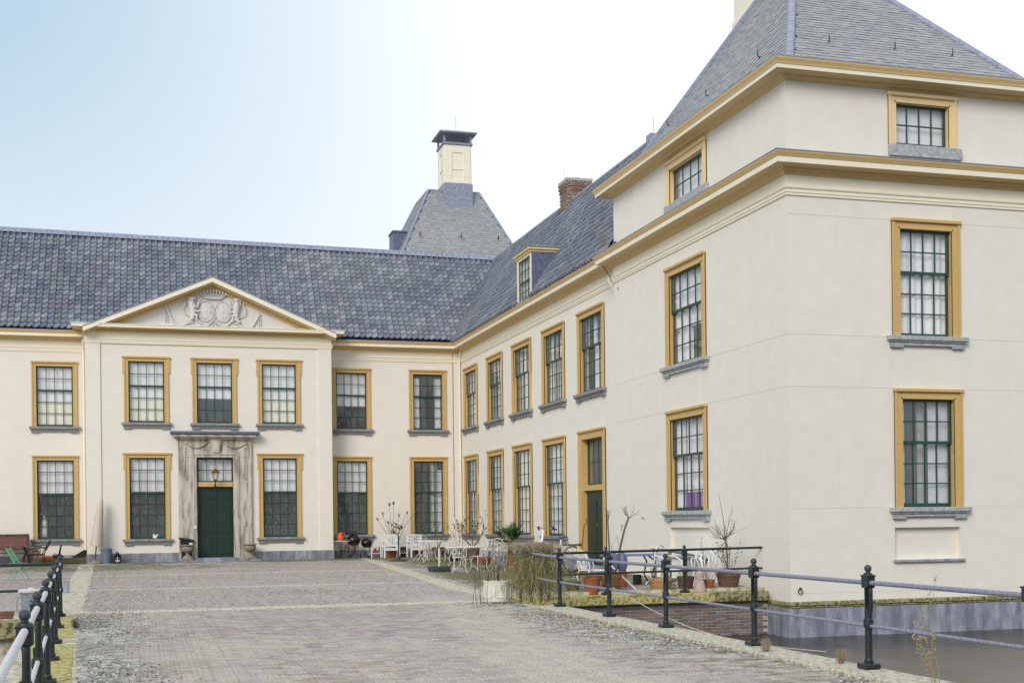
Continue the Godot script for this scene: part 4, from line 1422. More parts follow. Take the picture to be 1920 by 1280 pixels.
	window(b, fs, 22.6, 24.95, 9.35, 10.43, 0, 2, [[0.0, 1.0, 0.0, 1.0, "blind_white", 0.0]], {"fw": 0.2, "z": -0.12, "stone": "pale_stone", "block": 0.22, "bar": "bar_paint", "paint": "pale_gold"})
	window(b, ff, 2.21, 3.87, 9.35, 10.43, 0, 2, [[0.0, 1.0, 0.0, 1.0, "blind_white", 0.0]], {"fw": 0.18, "z": -0.12, "stone": "pale_stone", "block": 0.25, "bar": "bar_paint", "paint": "pale_gold"})
	for q in [[ff, 2.23, 3.97], [fs, 22.45, 24.95]]:
		g = Geo.new(P, q[0])
		g.cbox(Vector3(q[1], 0.5, -0.1), Vector3(q[2], 0.56, 0.07), 0.01)
		obj("recess_ledge", g, M.blue_stone, b)
	# slate roof
	var Y := 10.85
	var hx0 := 0.02
	var hx1 := 6.18
	var hz0 := 18.98
	var hz1 := 28.52
	var h := 4.6
	var dx := h / 1.7
	var dz := h
	var c00 := Vector3(hx0, Y, hz0)
	var c10 := Vector3(hx1, Y, hz0)
	var c11 := Vector3(hx1, Y, hz1)
	var c01 := Vector3(hx0, Y, hz1)
	var t00 := Vector3(hx0 + dx, Y + h, hz0 + dz)
	var t10 := Vector3(hx1 - dx, Y + h, hz0 + dz)
	var t11 := Vector3(hx1 - dx, Y + h, hz1 - dz)
	var t01 := Vector3(hx0 + dx, Y + h, hz1 - dz)
	g = Geo.new(P)
	g.quad(c01, c11, t11, t01, Vector3(0, 1, 1))
	g.quad(c00, c01, t01, t00, Vector3(-1, 1, 0))
	g.quad(c10, c11, t11, t10, Vector3(1, 1, 0))
	g.quad(c00, c10, t10, t00, Vector3(0, 1, -1))
	g.quad(t00, t10, t11, t01, Vector3.UP)
	var roof := obj("roof", g, M.dark_lead, b)
	slate_faces(roof, [[c01, c11, t11, t01], [c00, c01, t01, t00]])
	g = Geo.new(P)
	for e in [[c01, t01], [c11, t11], [c00, t00], [c10, t10]]:
		hip_strip(g, e[0], e[1], 0.13)
	obj("hip_lead", g, M.lead, roof)
	g = Geo.new(P)
	g.quad(c01 + Vector3(-0.1, 0.02, 0.1), c11 + Vector3(0.1, 0.02, 0.1), c11 + Vector3(0, 0.14, -0.02), c01 + Vector3(0, 0.14, -0.02), Vector3(0, 1, 1))
	g.quad(c01 + Vector3(-0.1, 0.02, 0.1), c00 + Vector3(-0.1, 0.02, 0), c00 + Vector3(0.0, 0.18, 0), c01 + Vector3(0.0, 0.18, -0.05), Vector3(-1, 1, 0))
	obj("eaves_lead", g, M.lead, roof)
	for q in [[Vector3(1.52, 11.99, 27.41), Vector3(0, 1, 1)], [Vector3(3.17, 11.99, 27.41), Vector3(0, 1, 1)], [Vector3(4.65, 11.98, 27.42), Vector3(0, 1, 1)], [Vector3(0.76, 12.11, 26.06), Vector3(-1, 0.6, 0)], [Vector3(0.79, 12.16, 23.22), Vector3(-1, 0.6, 0)], [Vector3(0.8, 12.17, 20.75), Vector3(-1, 0.6, 0)]]:
		g = Geo.new(P)
		var nn: Vector3 = q[1].normalized()
		var ou := Vector3(nn.x, 0, nn.z).normalized()
		var at: Vector3 = q[0] - Vector3(0, 0.1, 0)
		g.tube([at - nn * 0.03, at + ou * 0.1 - Vector3(0, 0.04, 0), at + ou * 0.17, at + ou * 0.19 + Vector3(0, 0.08, 0), at + ou * 0.17 + Vector3(0, 0.15, 0)], [0.012, 0.014, 0.014, 0.013, 0.01], 6)
		g.tube([at - nn * 0.02 + Vector3(0, 0.07, 0), at + ou * 0.12], [0.01, 0.01], 5)
		obj("roof_hook", g, M.iron, roof)
	# chimney of the tower
	g = Geo.new(P)
	g.box(Vector3(2.9, 12.5, 20.2), Vector3(4.3, 17.6, 21.1))
	g.cbox(Vector3(2.86, 12.6, 20.16), Vector3(4.34, 15.25, 21.14), 0.01)
	g.cbox(Vector3(3.05, 15.4, 21.05), Vector3(4.15, 17.3, 21.13), 0.01)
	obj("chimney", g, M.cream_paint, roof)
	# small stone post behind the ridge
	g = Geo.new(P)
	g.box(Vector3(3.3, 13.0, 12.8), Vector3(3.7, 14.3, 13.2))
	g.rod(Vector3(3.5, 14.3, 13.0), Vector3(3.5, 14.9, 13.0), 0.01, 5)
	obj("vent_post", g, M.lead, b)
	downpipe(b, -0.06, 18.62, 0.0, 8.3, Vector3(-1, 0, 0), "stucco")
	g = Geo.new(P)
	g.rod(Vector3(-0.5, 8.9, 18.3), Vector3(-0.1, 8.1, 18.7), 0.012, 5)
	g.rod(Vector3(-0.1, 8.1, 18.7), Vector3(-0.24, 7.9, 19.2), 0.012, 5)
	obj("lightning_cable", g, M.rusty_iron, b)
	g = Geo.new(P)
	var ring := []
	var rad := []
	for k in 13:
		var a := TAU * k / 12
		ring.append(Vector3(0.0 + 0.05 * sin(a), -0.05 + 0.05 * cos(a), 28.79))
		rad.append(0.01)
	g.tube(ring, rad, 6, false)
	g.rod(Vector3(0, 0.02, 28.7), Vector3(0, 0.02, 28.82), 0.016)
	obj("mooring_ring", g, M.iron, b)
	return b


func hip_strip(g: Geo, a: Vector3, c: Vector3, w: float) -> void:
	for k in 12:
		var p := a.lerp(c, k / 12.0)
		var q := a.lerp(c, (k + 0.985) / 12.0)
		g.tube([p + Vector3(0, 0.03, 0), q + Vector3(0, 0.03, 0)], [w * 0.8, w * 0.8], 6)


func slate_faces(roof: Node3D, faces: Array, sx := 0.2, sy := 0.135) -> void:
	for fc in faces:
		var a: Vector3 = fc[0]
		var c: Vector3 = fc[1]
		var along := (c - a).normalized()
		var width := a.distance_to(c)
		var lft: Vector3 = fc[3] - a
		var inset0: float = lft.dot(along)
		var inset1: float = width - ((fc[2] as Vector3) - a).dot(along)
		var upv: Vector3 = (lft - along * inset0)
		var ln := upv.length()
		var down := -upv / ln
		var o := a - down * ln
		tile_slope(roof, "slate", slate_meshes, M.slate, o, along, down, 0.0, width, int(ln / sy), sx, sy, 0.5, 0.0, func(u, v):
			var k: float = 1.0 - v / ln
			return u > inset0 * k + 0.05 and u < width - inset1 * k - 0.05 and v < ln - 0.08)


func far_tower() -> Node3D:
	var P := Vector3(2.7, 0, -14.0)
	var b := thing("rear_tower", "tower with a steep slate roof and a tall cream chimney, rising behind the main roof", "tower", P)
	# its front slope passes through the points seen over the ridge
	var Y := 11.0
	var top := 18.62
	var p := 1.9
	var zt := -12.0
	var h := top - Y
	var z0 := zt + h / p
	var t0 := Vector3(1.36, top, zt)
	var t1 := Vector3(4.08, top, zt)
	var c0 := Vector3(1.36 - 0.92 * (z0 - zt), Y, z0)
	var c1 := Vector3(4.08 + 0.86 * (z0 - zt), Y, z0)
	var t2 := t1 + Vector3(0, 0, -3.0)
	var t3 := t0 + Vector3(0, 0, -3.0)
	var c2 := Vector3(c1.x, Y, zt - 3.0 - h / p)
	var c3 := Vector3(c0.x, Y, zt - 3.0 - h / p)
	var g := Geo.new(P)
	g.box(Vector3(c0.x + 0.3, 0, c3.z + 0.3), Vector3(c1.x - 0.3, Y - 0.02, c0.z - 0.3))
	obj("walls", g, M.stucco, b)
	g = Geo.new(P)
	g.quad(c0, c1, t1, t0, Vector3(0, 1, 1))
	g.quad(c3, c0, t0, t3, Vector3(-1, 1, 0))
	g.quad(c1, c2, t2, t1, Vector3(1, 1, 0))
	g.quad(c3, c2, t2, t3, Vector3(0, 1, -1))
	g.quad(t0, t1, t2, t3, Vector3.UP)
	g.quad(c0, c1, c2, c3, Vector3.DOWN)
	var roof := obj("roof", g, M.dark_lead, b)
	slate_faces(roof, [[c0, c1, t1, t0], [c3, c0, t0, t3]])
	g = Geo.new(P)
	for e in [[c0, t0], [c1, t1], [c3, t3], [c2, t2], [t0, t1], [t0, t3], [t1, t2]]:
		hip_strip(g, e[0], e[1], 0.09)
	obj("hip_lead", g, M.lead, roof)
	# lead box at the left hip
	g = Geo.new(P)
	g.box(Vector3(-0.5, 14.8, -13.2), Vector3(0.75, 16.4, -12.1))
	g.cbox(Vector3(-0.55, 16.4, -13.25), Vector3(0.8, 16.5, -12.05), 0.02)
	obj("lead_dormer", g, M.dark_lead, roof)
	for q in [[800, 0], [876, 1], [945, 2]]:
		g = Geo.new(P)
		var at := Vector3([0.55, 2.7, 4.65][q[1]], 16.0, -10.5)
		g.tube([at, at + Vector3(0, -0.08, 0.14), at + Vector3(0, 0.1, 0.22)], [0.03, 0.03, 0.02], 5)
		obj("roof_hook", g, M.iron, roof)
	g = Geo.new(P)
	g.xf = Transform3D(Basis(Vector3.RIGHT, 0.5), Vector3(2.0, 14.3, -9.5))
	g.lathe([[0.28, 0.0], [0.28, 0.3], [0.3, 0.36], [0.0, 0.4]], Vector3.ZERO, 12)
	obj("roof_vent", g, M.steel, roof)
	# chimney: lead apron, panelled shaft, open cowl
	var cx := 2.86
	var cz := -12.35
	var w := 0.86
	g = Geo.new(P)
	g.cbox(Vector3(cx - 0.76, 16.6, cz - 0.7), Vector3(cx + 0.76, 19.0, cz + 0.86), 0.02)
	obj("chimney_apron", g, M.lead, roof)
	g = Geo.new(P)
	g.cbox(Vector3(cx - 0.7, 18.8, cz - 0.7), Vector3(cx + 0.7, 21.0, cz + 0.7), 0.02)
	for s in 4:
		g.xf = Transform3D(Basis(Vector3.UP, s * PI / 2), Vector3(cx, 0, cz))
		for q in [[-0.7, -0.3, 18.95, 21.0], [0.3, 0.7, 18.95, 21.0], [-0.3, 0.3, 20.6, 21.0], [-0.3, 0.3, 18.95, 19.2], [-0.3, 0.3, 19.72, 19.76]]:
			g.cbox(Vector3(q[0], q[2], 0.6), Vector3(q[1], q[3], 0.735), 0.012)
		for y in [19.4, 20.2]:
			for e in [-1.0, 1.0]:
				g.box(Vector3(e * 0.5 - 0.2, y, 0.7), Vector3(e * 0.5 + 0.2, y + 0.018, 0.742))
	obj("chimney", g, M.cream_paint, roof)
	g = Geo.new(P)
	g.cbox(Vector3(cx - 0.8, 21.0, cz - 0.8), Vector3(cx + 0.8, 21.12, cz + 0.8), 0.02)
	for sx in [-1.0, 1.0]:
		for sz in [-1.0, 1.0]:
			g.box(Vector3(cx + sx * 0.7 - 0.05, 21.1, cz + sz * 0.7 - 0.05), Vector3(cx + sx * 0.7 + 0.05, 21.62, cz + sz * 0.7 + 0.05))
	g.xf = Transform3D(Basis.IDENTITY, Vector3(cx, 0, cz))
	g.quad(Vector3(-0.98, 21.55, 0.98), Vector3(0.98, 21.55, 0.98), Vector3(0.62, 21.68, 0.2), Vector3(-0.62, 21.68, 0.2), Vector3(0, -1, 0))
	g.cbox(Vector3(-1.0, 21.55, -1.0), Vector3(1.0, 21.66, 1.0), 0.03)
	g.cbox(Vector3(-0.6, 21.66, -0.6), Vector3(0.6, 21.8, 0.6), 0.05)
	g.rod(Vector3(0.1, 21.8, 0), Vector3(0.1, 22.7, 0), 0.012, 5)
	obj("chimney_cowl", g, M.lead, roof)
	return b


# ---- the ground ---------------------------------------------------------

func ground() -> void:
	var g := Geo.new()
	g.quad(Vector3(-700, -1.9, -700), Vector3(700, -1.9, -700), Vector3(700, -1.9, 700), Vector3(-700, -1.9, 700), Vector3.UP)
	structure("ground", g, M.earth)
	g = Geo.new()
	for q in [[-6.3, 60.0, 18.0, 62.0], [-60.0, -14.0, 31.0, 62.0]]:
		g.quad(Vector3(q[0], -1.0, q[2]), Vector3(q[1], -1.0, q[2]), Vector3(q[1], -1.0, q[3]), Vector3(q[0], -1.0, q[3]), Vector3.UP)
	structure("moat_water", g, M.ice)
	g = Geo.new()
	g.box(Vector3(-60, -1.6, -8), Vector3(-0.1, -0.009, 27.6))
	g.box(Vector3(-60, -1.6, 27.6), Vector3(-6.4, -0.0092, 31.4))
	structure("courtyard", g, M.sand)
	g = Geo.new()
	g.box(Vector3(-14.5, -1.6, 31.4), Vector3(-6.5, -0.0094, 60.0))
	structure("bridge", g, M.sand)
	g = Geo.new()
	g.box(Vector3(-120, -1.6, 60), Vector3(120, -0.05, 160))
	structure("far_bank", g, M.earth)
	paving()
	banks()


func moss_at(x: float, z: float) -> float:
	# where moss has grown: by the walls, under the furniture, along the left kerb
	var m := 0.0
	m = maxf(m, smoothstep(5.5, 1.5, z))
	m = maxf(m, smoothstep(13.0, 3.0, z) * smoothstep(-8.0, -12.5, x))
	var edge := lerpf(-4.4, -6.1, clampf(z / 24.0, 0, 1))
	m = maxf(m, smoothstep(edge - 0.3, edge + 1.6, x) * smoothstep(30.0, 24.0, z) * 1.1)
	var n := 0.5 + 0.9 * patchy.get_noise_2d(x * 9.0, z * 5.0) + 0.5 * patchy.get_noise_2d(x * 40.0, z * 24.0)
	return clampf(m * (0.25 + n), 0.0, 1.0)


func sand_at(x: float, z: float) -> float:
	var n := patchy.get_noise_2d(x * 6.0 + 300.0, z * 2.5) + 0.6 * patchy.get_noise_2d(x * 30.0, z * 18.0 + 90.0)
	var rut := maxf(0.0, 1.0 - absf(x - lerpf(-7.6, -8.9, clampf((z - 29.0) / 11.0, 0, 1))) / 0.75) * smoothstep(27.0, 30.0, z)
	return clampf(0.14 + n * 0.75 + rut * (1.3 + n), 0.0, 1.0)


func paving() -> void:
	# clinker bricks: stretchers across the bridge, on-edge courses along the court, pale courses where they meet
	var court: Node3D = get_node("courtyard")
	var deck: Node3D = get_node("bridge")
	var tones := []
	var base := [Color(0.45, 0.375, 0.34), Color(0.52, 0.445, 0.41), Color(0.395, 0.355, 0.35), Color(0.56, 0.49, 0.45), Color(0.45, 0.41, 0.41), Color(0.37, 0.28, 0.25)]
	for b in base:
		for k in 4:
			tones.append(b.lerp(Color(0.66, 0.61, 0.525), k * 0.22))
	for k in 4:
		tones.append(Color(0.36, 0.32, 0.29).lerp(Color(0.17, 0.18, 0.085), 0.25 + 0.25 * k))
	var frosty := [Color(0.6, 0.6, 0.54), Color(0.5, 0.48, 0.41), Color(0.66, 0.67, 0.63), Color(0.38, 0.36, 0.28), Color(0.42, 0.375, 0.32), Color(0.5, 0.455, 0.4), Color(0.32, 0.285, 0.23), Color(0.58, 0.55, 0.5)]
	for k in 4:
		tones.append(Color(0.62, 0.56, 0.42).lerp(Color(0.78, 0.73, 0.6), k / 3.0))
	tones.append_array(frosty)
	var stretch := func(g: Geo): paver(g, 0.192, 0.086)
	var edge := func(g: Geo): paver(g, 0.05, 0.2)
	var deck_m := shaded(stretch, tones, M.paving)
	var court_m := shaded(edge, tones, M.paving)
	var spots := []
	var shades := []
	var pick := func(x: float, z: float) -> int:
		var k := int(clampf(rng.randf() * 4.0 + 2.4 * patchy.get_noise_2d(x * 16.0, z * 8.0) + 1.0, 0, 5.99))
		var s := int(clampf(sand_at(x, z) * 3.2 + rng.randf_range(-0.6, 0.9), 0, 3.99))
		var m := moss_at(x, z)
		if m > 0.32 + rng.randf_range(-0.16, 0.16):
			return 24 + int(clampf(m * 4.2 + rng.randf_range(-1, 0.6), 0, 3.99))
		return k * 4 + s
	var z := 29.98
	var row := 0
	while z < 44.0:
		var x := -14.05 + (0.1 if row % 2 else 0.0)
		while x < -6.7:
			var lo := -14.28 + (z - 29.7) * 0.05 + 0.2
			if x > lo:
				spots.append(Transform3D(Basis(Vector3.UP, rng.randf_range(-0.02, 0.02)) * Basis(Vector3.RIGHT, rng.randf_range(-0.03, 0.03)) * Basis(Vector3.BACK, rng.randf_range(-0.02, 0.02)), Vector3(x + rng.randf_range(-0.006, 0.006), rng.randf_range(-0.005, 0.004), z)))
				var edge_d: float = minf((x - lo) / 1.0, (-6.6 - x) / 1.5)
				var fr := edge_d + 0.75 * patchy.get_noise_2d(x * 22.0, z * 12.0) + rng.randf_range(-0.2, 0.2)
				shades.append((32 if x < -10.0 else 36) + int(clampf(rng.randf() * 4.0, 0, 3.99)) if fr < 0.42 else pick.call(x, z))
			x += 0.2
		z += 0.096
		row += 1
	lay(deck, "paving_brick", deck_m, spots, shades, M.paving, 300)
	spots = []
	shades = []
	var x := -19.5
	var col := 0
	while x < -0.5:
		z = 0.4 + (0.1 if col % 2 else 0.0)
		while z < 29.7:
			var gl := -14.75 + (z - 14.0) * 0.028
			var gr := lerpf(-4.3, -6.35, clampf(z / 25.0, 0, 1))
			var band := absf(z - 13.6) < 0.2 or absf(z - 21.9) < 0.22 or absf(z - 29.5) < 0.3
			var gut := absf(x - gl) < 0.27 or absf(x - gr) < 0.24
			if z > 27.4 and x > -6.5:
				z += 0.209
				continue
			spots.append(Transform3D(Basis(Vector3.UP, rng.randf_range(-0.02, 0.02)) * Basis(Vector3.BACK, rng.randf_range(-0.04, 0.04)) * Basis(Vector3.RIGHT, rng.randf_range(-0.012, 0.012)), Vector3(x + rng.randf_range(-0.003, 0.003), rng.randf_range(-0.005, 0.003) - (0.006 if gut else 0.0), z)))
			var sh: int = pick.call(x, z)
			if (band or gut) and not (sh >= 24 and sh < 28 and rng.randf() < 0.6):
				sh = 28 + rng.randi() % 4
			shades.append(sh)
			z += 0.209
		x += 0.056
		col += 1
	lay(court, "paving_brick", court_m, spots, shades, M.paving, 300)


func paver(g: Geo, w: float, l: float) -> void:
	var b := 0.006
	var a := [Vector3(-w / 2 + b, 0.0, -l / 2 + b), Vector3(w / 2 - b, 0.0, -l / 2 + b), Vector3(w / 2 - b, 0.0, l / 2 - b), Vector3(-w / 2 + b, 0.0, l / 2 - b)]
	var c := [Vector3(-w / 2, -0.008, -l / 2), Vector3(w / 2, -0.008, -l / 2), Vector3(w / 2, -0.008, l / 2), Vector3(-w / 2, -0.008, l / 2)]
	g.quad(a[0], a[1], a[2], a[3], Vector3.UP)
	for k in 4:
		var j := (k + 1) % 4
		var o: Vector3 = a[k] + a[j]
		o.y = 0.01
		g.quad(c[k], c[j], a[j], a[k], o)
		g.quad(c[k] - Vector3(0, 0.03, 0), c[j] - Vector3(0, 0.03, 0), c[j], c[k], Vector3(o.x, 0, o.z))


func coping(parent: Node3D, x: Callable, w: float, z0: float, z1: float, step: float, y: float, m: String) -> void:
	var z := z0
	while z < z1:
		var g := Geo.new()
		var a: float = x.call(z)
		var ang: float = atan2(x.call(z + step) - a, step)
		g.xf = Transform3D(Basis(Vector3.UP, ang) * Basis(Vector3.BACK, rng.randf_range(-0.008, 0.008)), Vector3(a, y + rng.randf_range(-0.006, 0.006), z))
		g.cbox(Vector3(-w / 2, -0.22, 0.004), Vector3(w / 2, 0.0, step - 0.004), 0.014)
		obj("coping_stone", g, M[m], parent)
		z += step


func banks() -> void:
	var deck: Node3D = get_node("bridge")
	var court: Node3D = get_node("courtyard")
	coping(deck, func(z): return -13.92 - (39.44 - z) * 0.0475, 0.5, 30.0, 46.0, 0.9, -0.005, "yellow_moss_stone")
	coping(deck, func(z): return -6.38, 0.46, 31.6, 47.0, 1.5, 0.03, "kerb_stone")
	# bridge side walls
	for s in [[-14.42, -1.0], [-6.45, 1.0]]:
		var g := Geo.new()
		g.box(Vector3(minf(s[0], s[0] + s[1] * 0.1), -1.5, 31.0), Vector3(maxf(s[0], s[0] + s[1] * 0.1), -0.18, 60.0))
		obj("bridge_wall", g, M.mortar, deck)
	# left quay edge
	for k in 5:
		var g := Geo.new()
		g.cbox(Vector3(-14.35 - (k + 1) * 1.3 + 0.004, -0.24, 31.0), Vector3(-14.35 - k * 1.3 - 0.004, 0.02, 31.55), 0.015)
		obj("coping_stone", g, M.mossy_stone, court)
	# terrace: slabs over a brick wall
	var tr := Geo.new()
	tr.box(Vector3(-6.3, -1.6, 20.0), Vector3(-0.25, -0.105, 27.65))
	var terrace := structure("terrace", tr, M.earth)
	for k in 5:
		var g := Geo.new()
		var x0 := -6.5 + k * 1.24
		g.cbox(Vector3(x0 + 0.004, -0.27, 27.15), Vector3(x0 + 1.24 - 0.004, -0.07, 28.0), 0.014)
		obj("coping_stone", g, M.yellow_moss_stone if k < 4 else M.mossy_stone, terrace)
	for j in 8:
		for i in 7:
			var g := Geo.new()
			var x0 := -6.0 + i * 0.83
			var z0 := 20.6 + j * 0.81
			g.cbox(Vector3(x0 + 0.01, -0.16, z0 + 0.01), Vector3(x0 + 0.82, -0.082 + rng.randf_range(-0.006, 0.006), z0 + 0.8), 0.01)
			obj("paving_slab", g, M.mossy_stone, terrace)
	var tones := [Color(0.24, 0.18, 0.17), Color(0.3, 0.23, 0.215), Color(0.25, 0.205, 0.205), Color(0.33, 0.2, 0.17), Color(0.31, 0.27, 0.26), Color(0.2, 0.16, 0.155)]
	var meshes := shaded(func(g: Geo): brick_course(g), tones, M.wall_brick)
	var spots := []
	var shades := []
	for j in 12:
		for i in 29:
			var at := Vector3(-6.42 + i * 0.216 + (0.108 if j % 2 else 0.0), -0.31 - j * 0.066, 27.8 + rng.randf_range(-0.004, 0.004))
			if at.x > -0.35: continue
			spots.append(Transform3D(Basis.IDENTITY, at))
			shades.append(rng.randi() % 6)
	lay(terrace, "brick", meshes, spots, shades, M.wall_brick, 300)
	var back := Geo.new()
	back.box(Vector3(-6.5, -1.5, 27.5), Vector3(-0.25, -0.27, 27.838))
	obj("retaining_wall", back, M.mortar, terrace)
	# frosted litter, grass and weeds along both edges
	var blade := Geo.new()
	for k in 7:
		var a := TAU * k / 7.0 + rng.randf()
		var e := Vector3(cos(a), 0, sin(a))
		var s := Vector3(-sin(a), 0, cos(a)) * 0.004
		var r := rng.randf_range(0.03, 0.055)
		var up := rng.randf_range(0.004, 0.026)
		blade.flat(e * 0.006 - s, e * 0.006 + s, e * r + Vector3(0, up, 0), Vector3.UP)
	var blade_mesh := blade.mesh(M.leaf)
	var grows := [Color(0.36, 0.35, 0.31), Color(0.30, 0.28, 0.2), Color(0.52, 0.54, 0.53), Color(0.24, 0.25, 0.13), Color(0.6, 0.61, 0.6), Color(0.33, 0.25, 0.17)]
	scatter("frosted_grass", deck, blade_mesh, grows, 9000, 0.5, func():
		var z := rng.randf_range(30.2, 45.0)
		var left := rng.randf() < 0.42
		var d := absf(rng.randfn(0.0, 0.42 if left else 0.62))
		var x := (-13.63 - (39.44 - z) * 0.0515 + d) if left else (-6.63 - d)
		if d > 1.7: return null
		if patchy.get_noise_2d(x * 22.0, z * 12.0) < -0.12 + d * 0.14: return null
		return Vector3(x, -0.004, z))
	scatter("moss_grass", court, blade_mesh, [Color(0.2, 0.22, 0.07), Color(0.26, 0.26, 0.1), Color(0.3, 0.28, 0.14), Color(0.16, 0.19, 0.07)], 9000, 0.55, func():
		var z := rng.randf_range(1.2, 29.6)
		var x := rng.randf_range(-6.6, -0.3) if rng.randf() < 0.8 else rng.randf_range(-18.0, -6.0)
		if x < -6.6: z = rng.randf_range(1.2, 3.6)
		if moss_at(x, z) < 0.5: return null
		return Vector3(x, -0.006, z))
	var crumb := Geo.new()
	crumb.quad(Vector3(-0.012, 0.0, -0.008), Vector3(0.012, 0.002, -0.007), Vector3(0.013, 0.007, 0.008), Vector3(-0.011, 0.003, 0.009), Vector3.UP)
	crumb.flat(Vector3(-0.011, 0.003, 0.009), Vector3(0.013, 0.007, 0.008), Vector3(0.0, 0.011, 0.017), Vector3.UP)
	scatter("frosted_leaves", deck, crumb.mesh(M.leaf), [Color(0.5, 0.52, 0.52), Color(0.24, 0.18, 0.13), Color(0.36, 0.33, 0.28), Color(0.6, 0.62, 0.62), Color(0.17, 0.14, 0.11)], 7000, 0.35, func():
		var z := rng.randf_range(29.8, 45.0)
		var left := rng.randf() < 0.5
		var d := absf(rng.randfn(0.0, 0.5 if left else 0.55))
		var x := (-13.64 - (39.44 - z) * 0.0515 + d) if left else (-6.64 - d)
		if patchy.get_noise_2d(x * 14.0 + 50.0, z * 9.0) < -0.2 + d * 0.2: return null
		return Vector3(x, 0.0, z))


func scatter(called: String, parent: Node3D, mesh: Mesh, tones: Array, count: int, vary: float, where: Callable) -> void:
	var spots := []
	for k in count:
		var at = where.call()
		if at != null:
			spots.append(at)
	var mm := MultiMesh.new()
	mm.transform_format = MultiMesh.TRANSFORM_3D
	mm.use_colors = true
	mm.mesh = mesh
	mm.instance_count = spots.size()
	for k in spots.size():
		var s := rng.randf_range(1.0 - vary, 1.0 + vary)
		mm.set_instance_transform(k, Transform3D(Basis(Vector3.UP, rng.randf() * TAU).scaled(Vector3.ONE * s), spots[k]))
		mm.set_instance_color(k, tones[rng.randi() % tones.size()])
	var o := MultiMeshInstance3D.new()
	o.multimesh = mm
	hang(o, called, parent)
	tag(o, "", "", "", "stuff")


# ---- railings -----------------------------------------------------------

func rail_post(parent: Node3D, at: Vector3, m := "iron") -> void:
	var g := Geo.new()
	g.xf = Transform3D(Basis.IDENTITY, at)
	g.lathe([[0.046, 0.05], [0.046, 0.08], [0.036, 0.1], [0.036, 0.39], [0.048, 0.4], [0.05, 0.43], [0.048, 0.47], [0.036, 0.49]], Vector3.ZERO, 8)
	g.lathe([[0.037, 0.49], [0.038, 0.56]], Vector3.ZERO, 8)
	# the pierced part: two cheeks round a slot
	for s in [-1.0, 1.0]:
		g.tube([Vector3(0, 0.555, s * 0.03), Vector3(0, 0.6, s * 0.036), Vector3(0, 0.72, s * 0.04), Vector3(0, 0.77, s * 0.03)], [0.02, 0.016, 0.016, 0.022], 7)
	g.cbox(Vector3(-0.022, 0.55, -0.036), Vector3(0.03, 0.78, -0.02), 0.004)
	g.cbox(Vector3(0.004, 0.55, -0.03), Vector3(0.03, 0.78, 0.036), 0.004)
	g.cbox(Vector3(-0.05, 0.775, -0.05), Vector3(0.05, 0.9, 0.05), 0.01)
	g.cbox(Vector3(-0.056, 0.885, -0.056), Vector3(0.056, 0.9, 0.056), 0.005)
	g.lathe([[0.05, 0.9], [0.042, 0.915], [0.024, 0.922], [0.022, 0.935]], Vector3.ZERO, 10)
	var p := obj("post", g, M[m], parent)
	g = Geo.new()
	g.xf = Transform3D(Basis.IDENTITY, at)
	g.ball(Vector3(0, 0.962, 0), Vector3.ONE * 0.036, 14)
	obj("ball", g, M.speckled_iron, p)
	g = Geo.new()
	g.xf = Transform3D(Basis.IDENTITY, at)
	g.cbox(Vector3(-0.085, 0.0, -0.085), Vector3(0.085, 0.05, 0.085), 0.01)
	obj("foot_plate", g, M.mossy_stone if m == "mossy" else M[m], p)


func rail_bar(parent: Node3D, a: Vector3, b: Vector3, r: float, m: String) -> void:
	var g := Geo.new()
	g.rod(a, b, r, 12)
	obj("rail", g, M[m], parent)


func railings() -> void:
	var r := thing("moat_railing", "black iron railing with frost-greyed rails between bridge and moat by the tower", "railing")
	var zs := [32.0, 34.35, 36.5, 39.05, 41.43, 43.75, 46.1]
	for z in zs:
		rail_post(r, Vector3(-6.3, 0.03, z))
	for k in zs.size() - 1:
		for q in [[0.855, 0.023], [0.44, 0.017]]:
			rail_bar(r, Vector3(-6.3, q[0], zs[k] + 0.04), Vector3(-6.3, q[0], zs[k + 1] - 0.04), q[1], "frosted_iron")
	rail_bar(r, Vector3(-6.3, 0.855, 31.96), Vector3(-6.3, 0.89, 30.2), 0.023, "frosted_iron")
	rail_bar(r, Vector3(-6.3, 0.44, 31.96), Vector3(-6.3, 0.455, 30.7), 0.017, "frosted_iron")
	var t := thing("terrace_railing", "dark iron railing along the terrace edge, its top bar fixed to the tower", "railing", Vector3.ZERO)
	for x in [-3.88, -2.13]:
		rail_post(t, Vector3(x, -0.07, 27.75))
	rail_bar(t, Vector3(-5.6, 0.8, 27.8), Vector3(-0.2, 0.84, 27.5), 0.026, "iron")
	rail_bar(t, Vector3(-5.6, 0.36, 27.8), Vector3(-0.2, 0.4, 27.5), 0.022, "iron")
	var l := thing("bridge_railing", "black iron railing with pale frosted rails, running away from the viewer on the bridge", "railing")
	var px := func(z: float) -> float: return -13.9 - (39.44 - z) * 0.0475 if z < 39.44 else -13.9 + (z - 39.44) * 0.044
	zs = [30.12, 32.6, 35.09, 37.29, 39.44, 41.74, 43.95, 47.6]
	for z in zs.slice(0, 7):
		rail_post(l, Vector3(px.call(z), -0.01, z))
	for k in zs.size() - 1:
		for q in [[0.855, 0.024], [0.44, 0.018]]:
			rail_bar(l, Vector3(px.call(zs[k]), q[0], zs[k] + 0.04), Vector3(px.call(zs[k + 1]), q[0], zs[k + 1] - 0.04), q[1], "frosted_white")
	var c := thing("quay_railing", "dark iron rails along the quay, in front of the garden bench", "railing")
	rail_bar(c, Vector3(-14.42, 0.855, 30.15), Vector3(-19.0, 0.845, 30.35), 0.027, "iron")
	rail_bar(c, Vector3(-14.42, 0.43, 30.15), Vector3(-19.0, 0.42, 30.35), 0.022, "iron")
	rail_post(c, Vector3(-17.2, 0.02, 30.28))


# ---- plants -------------------------------------------------------------

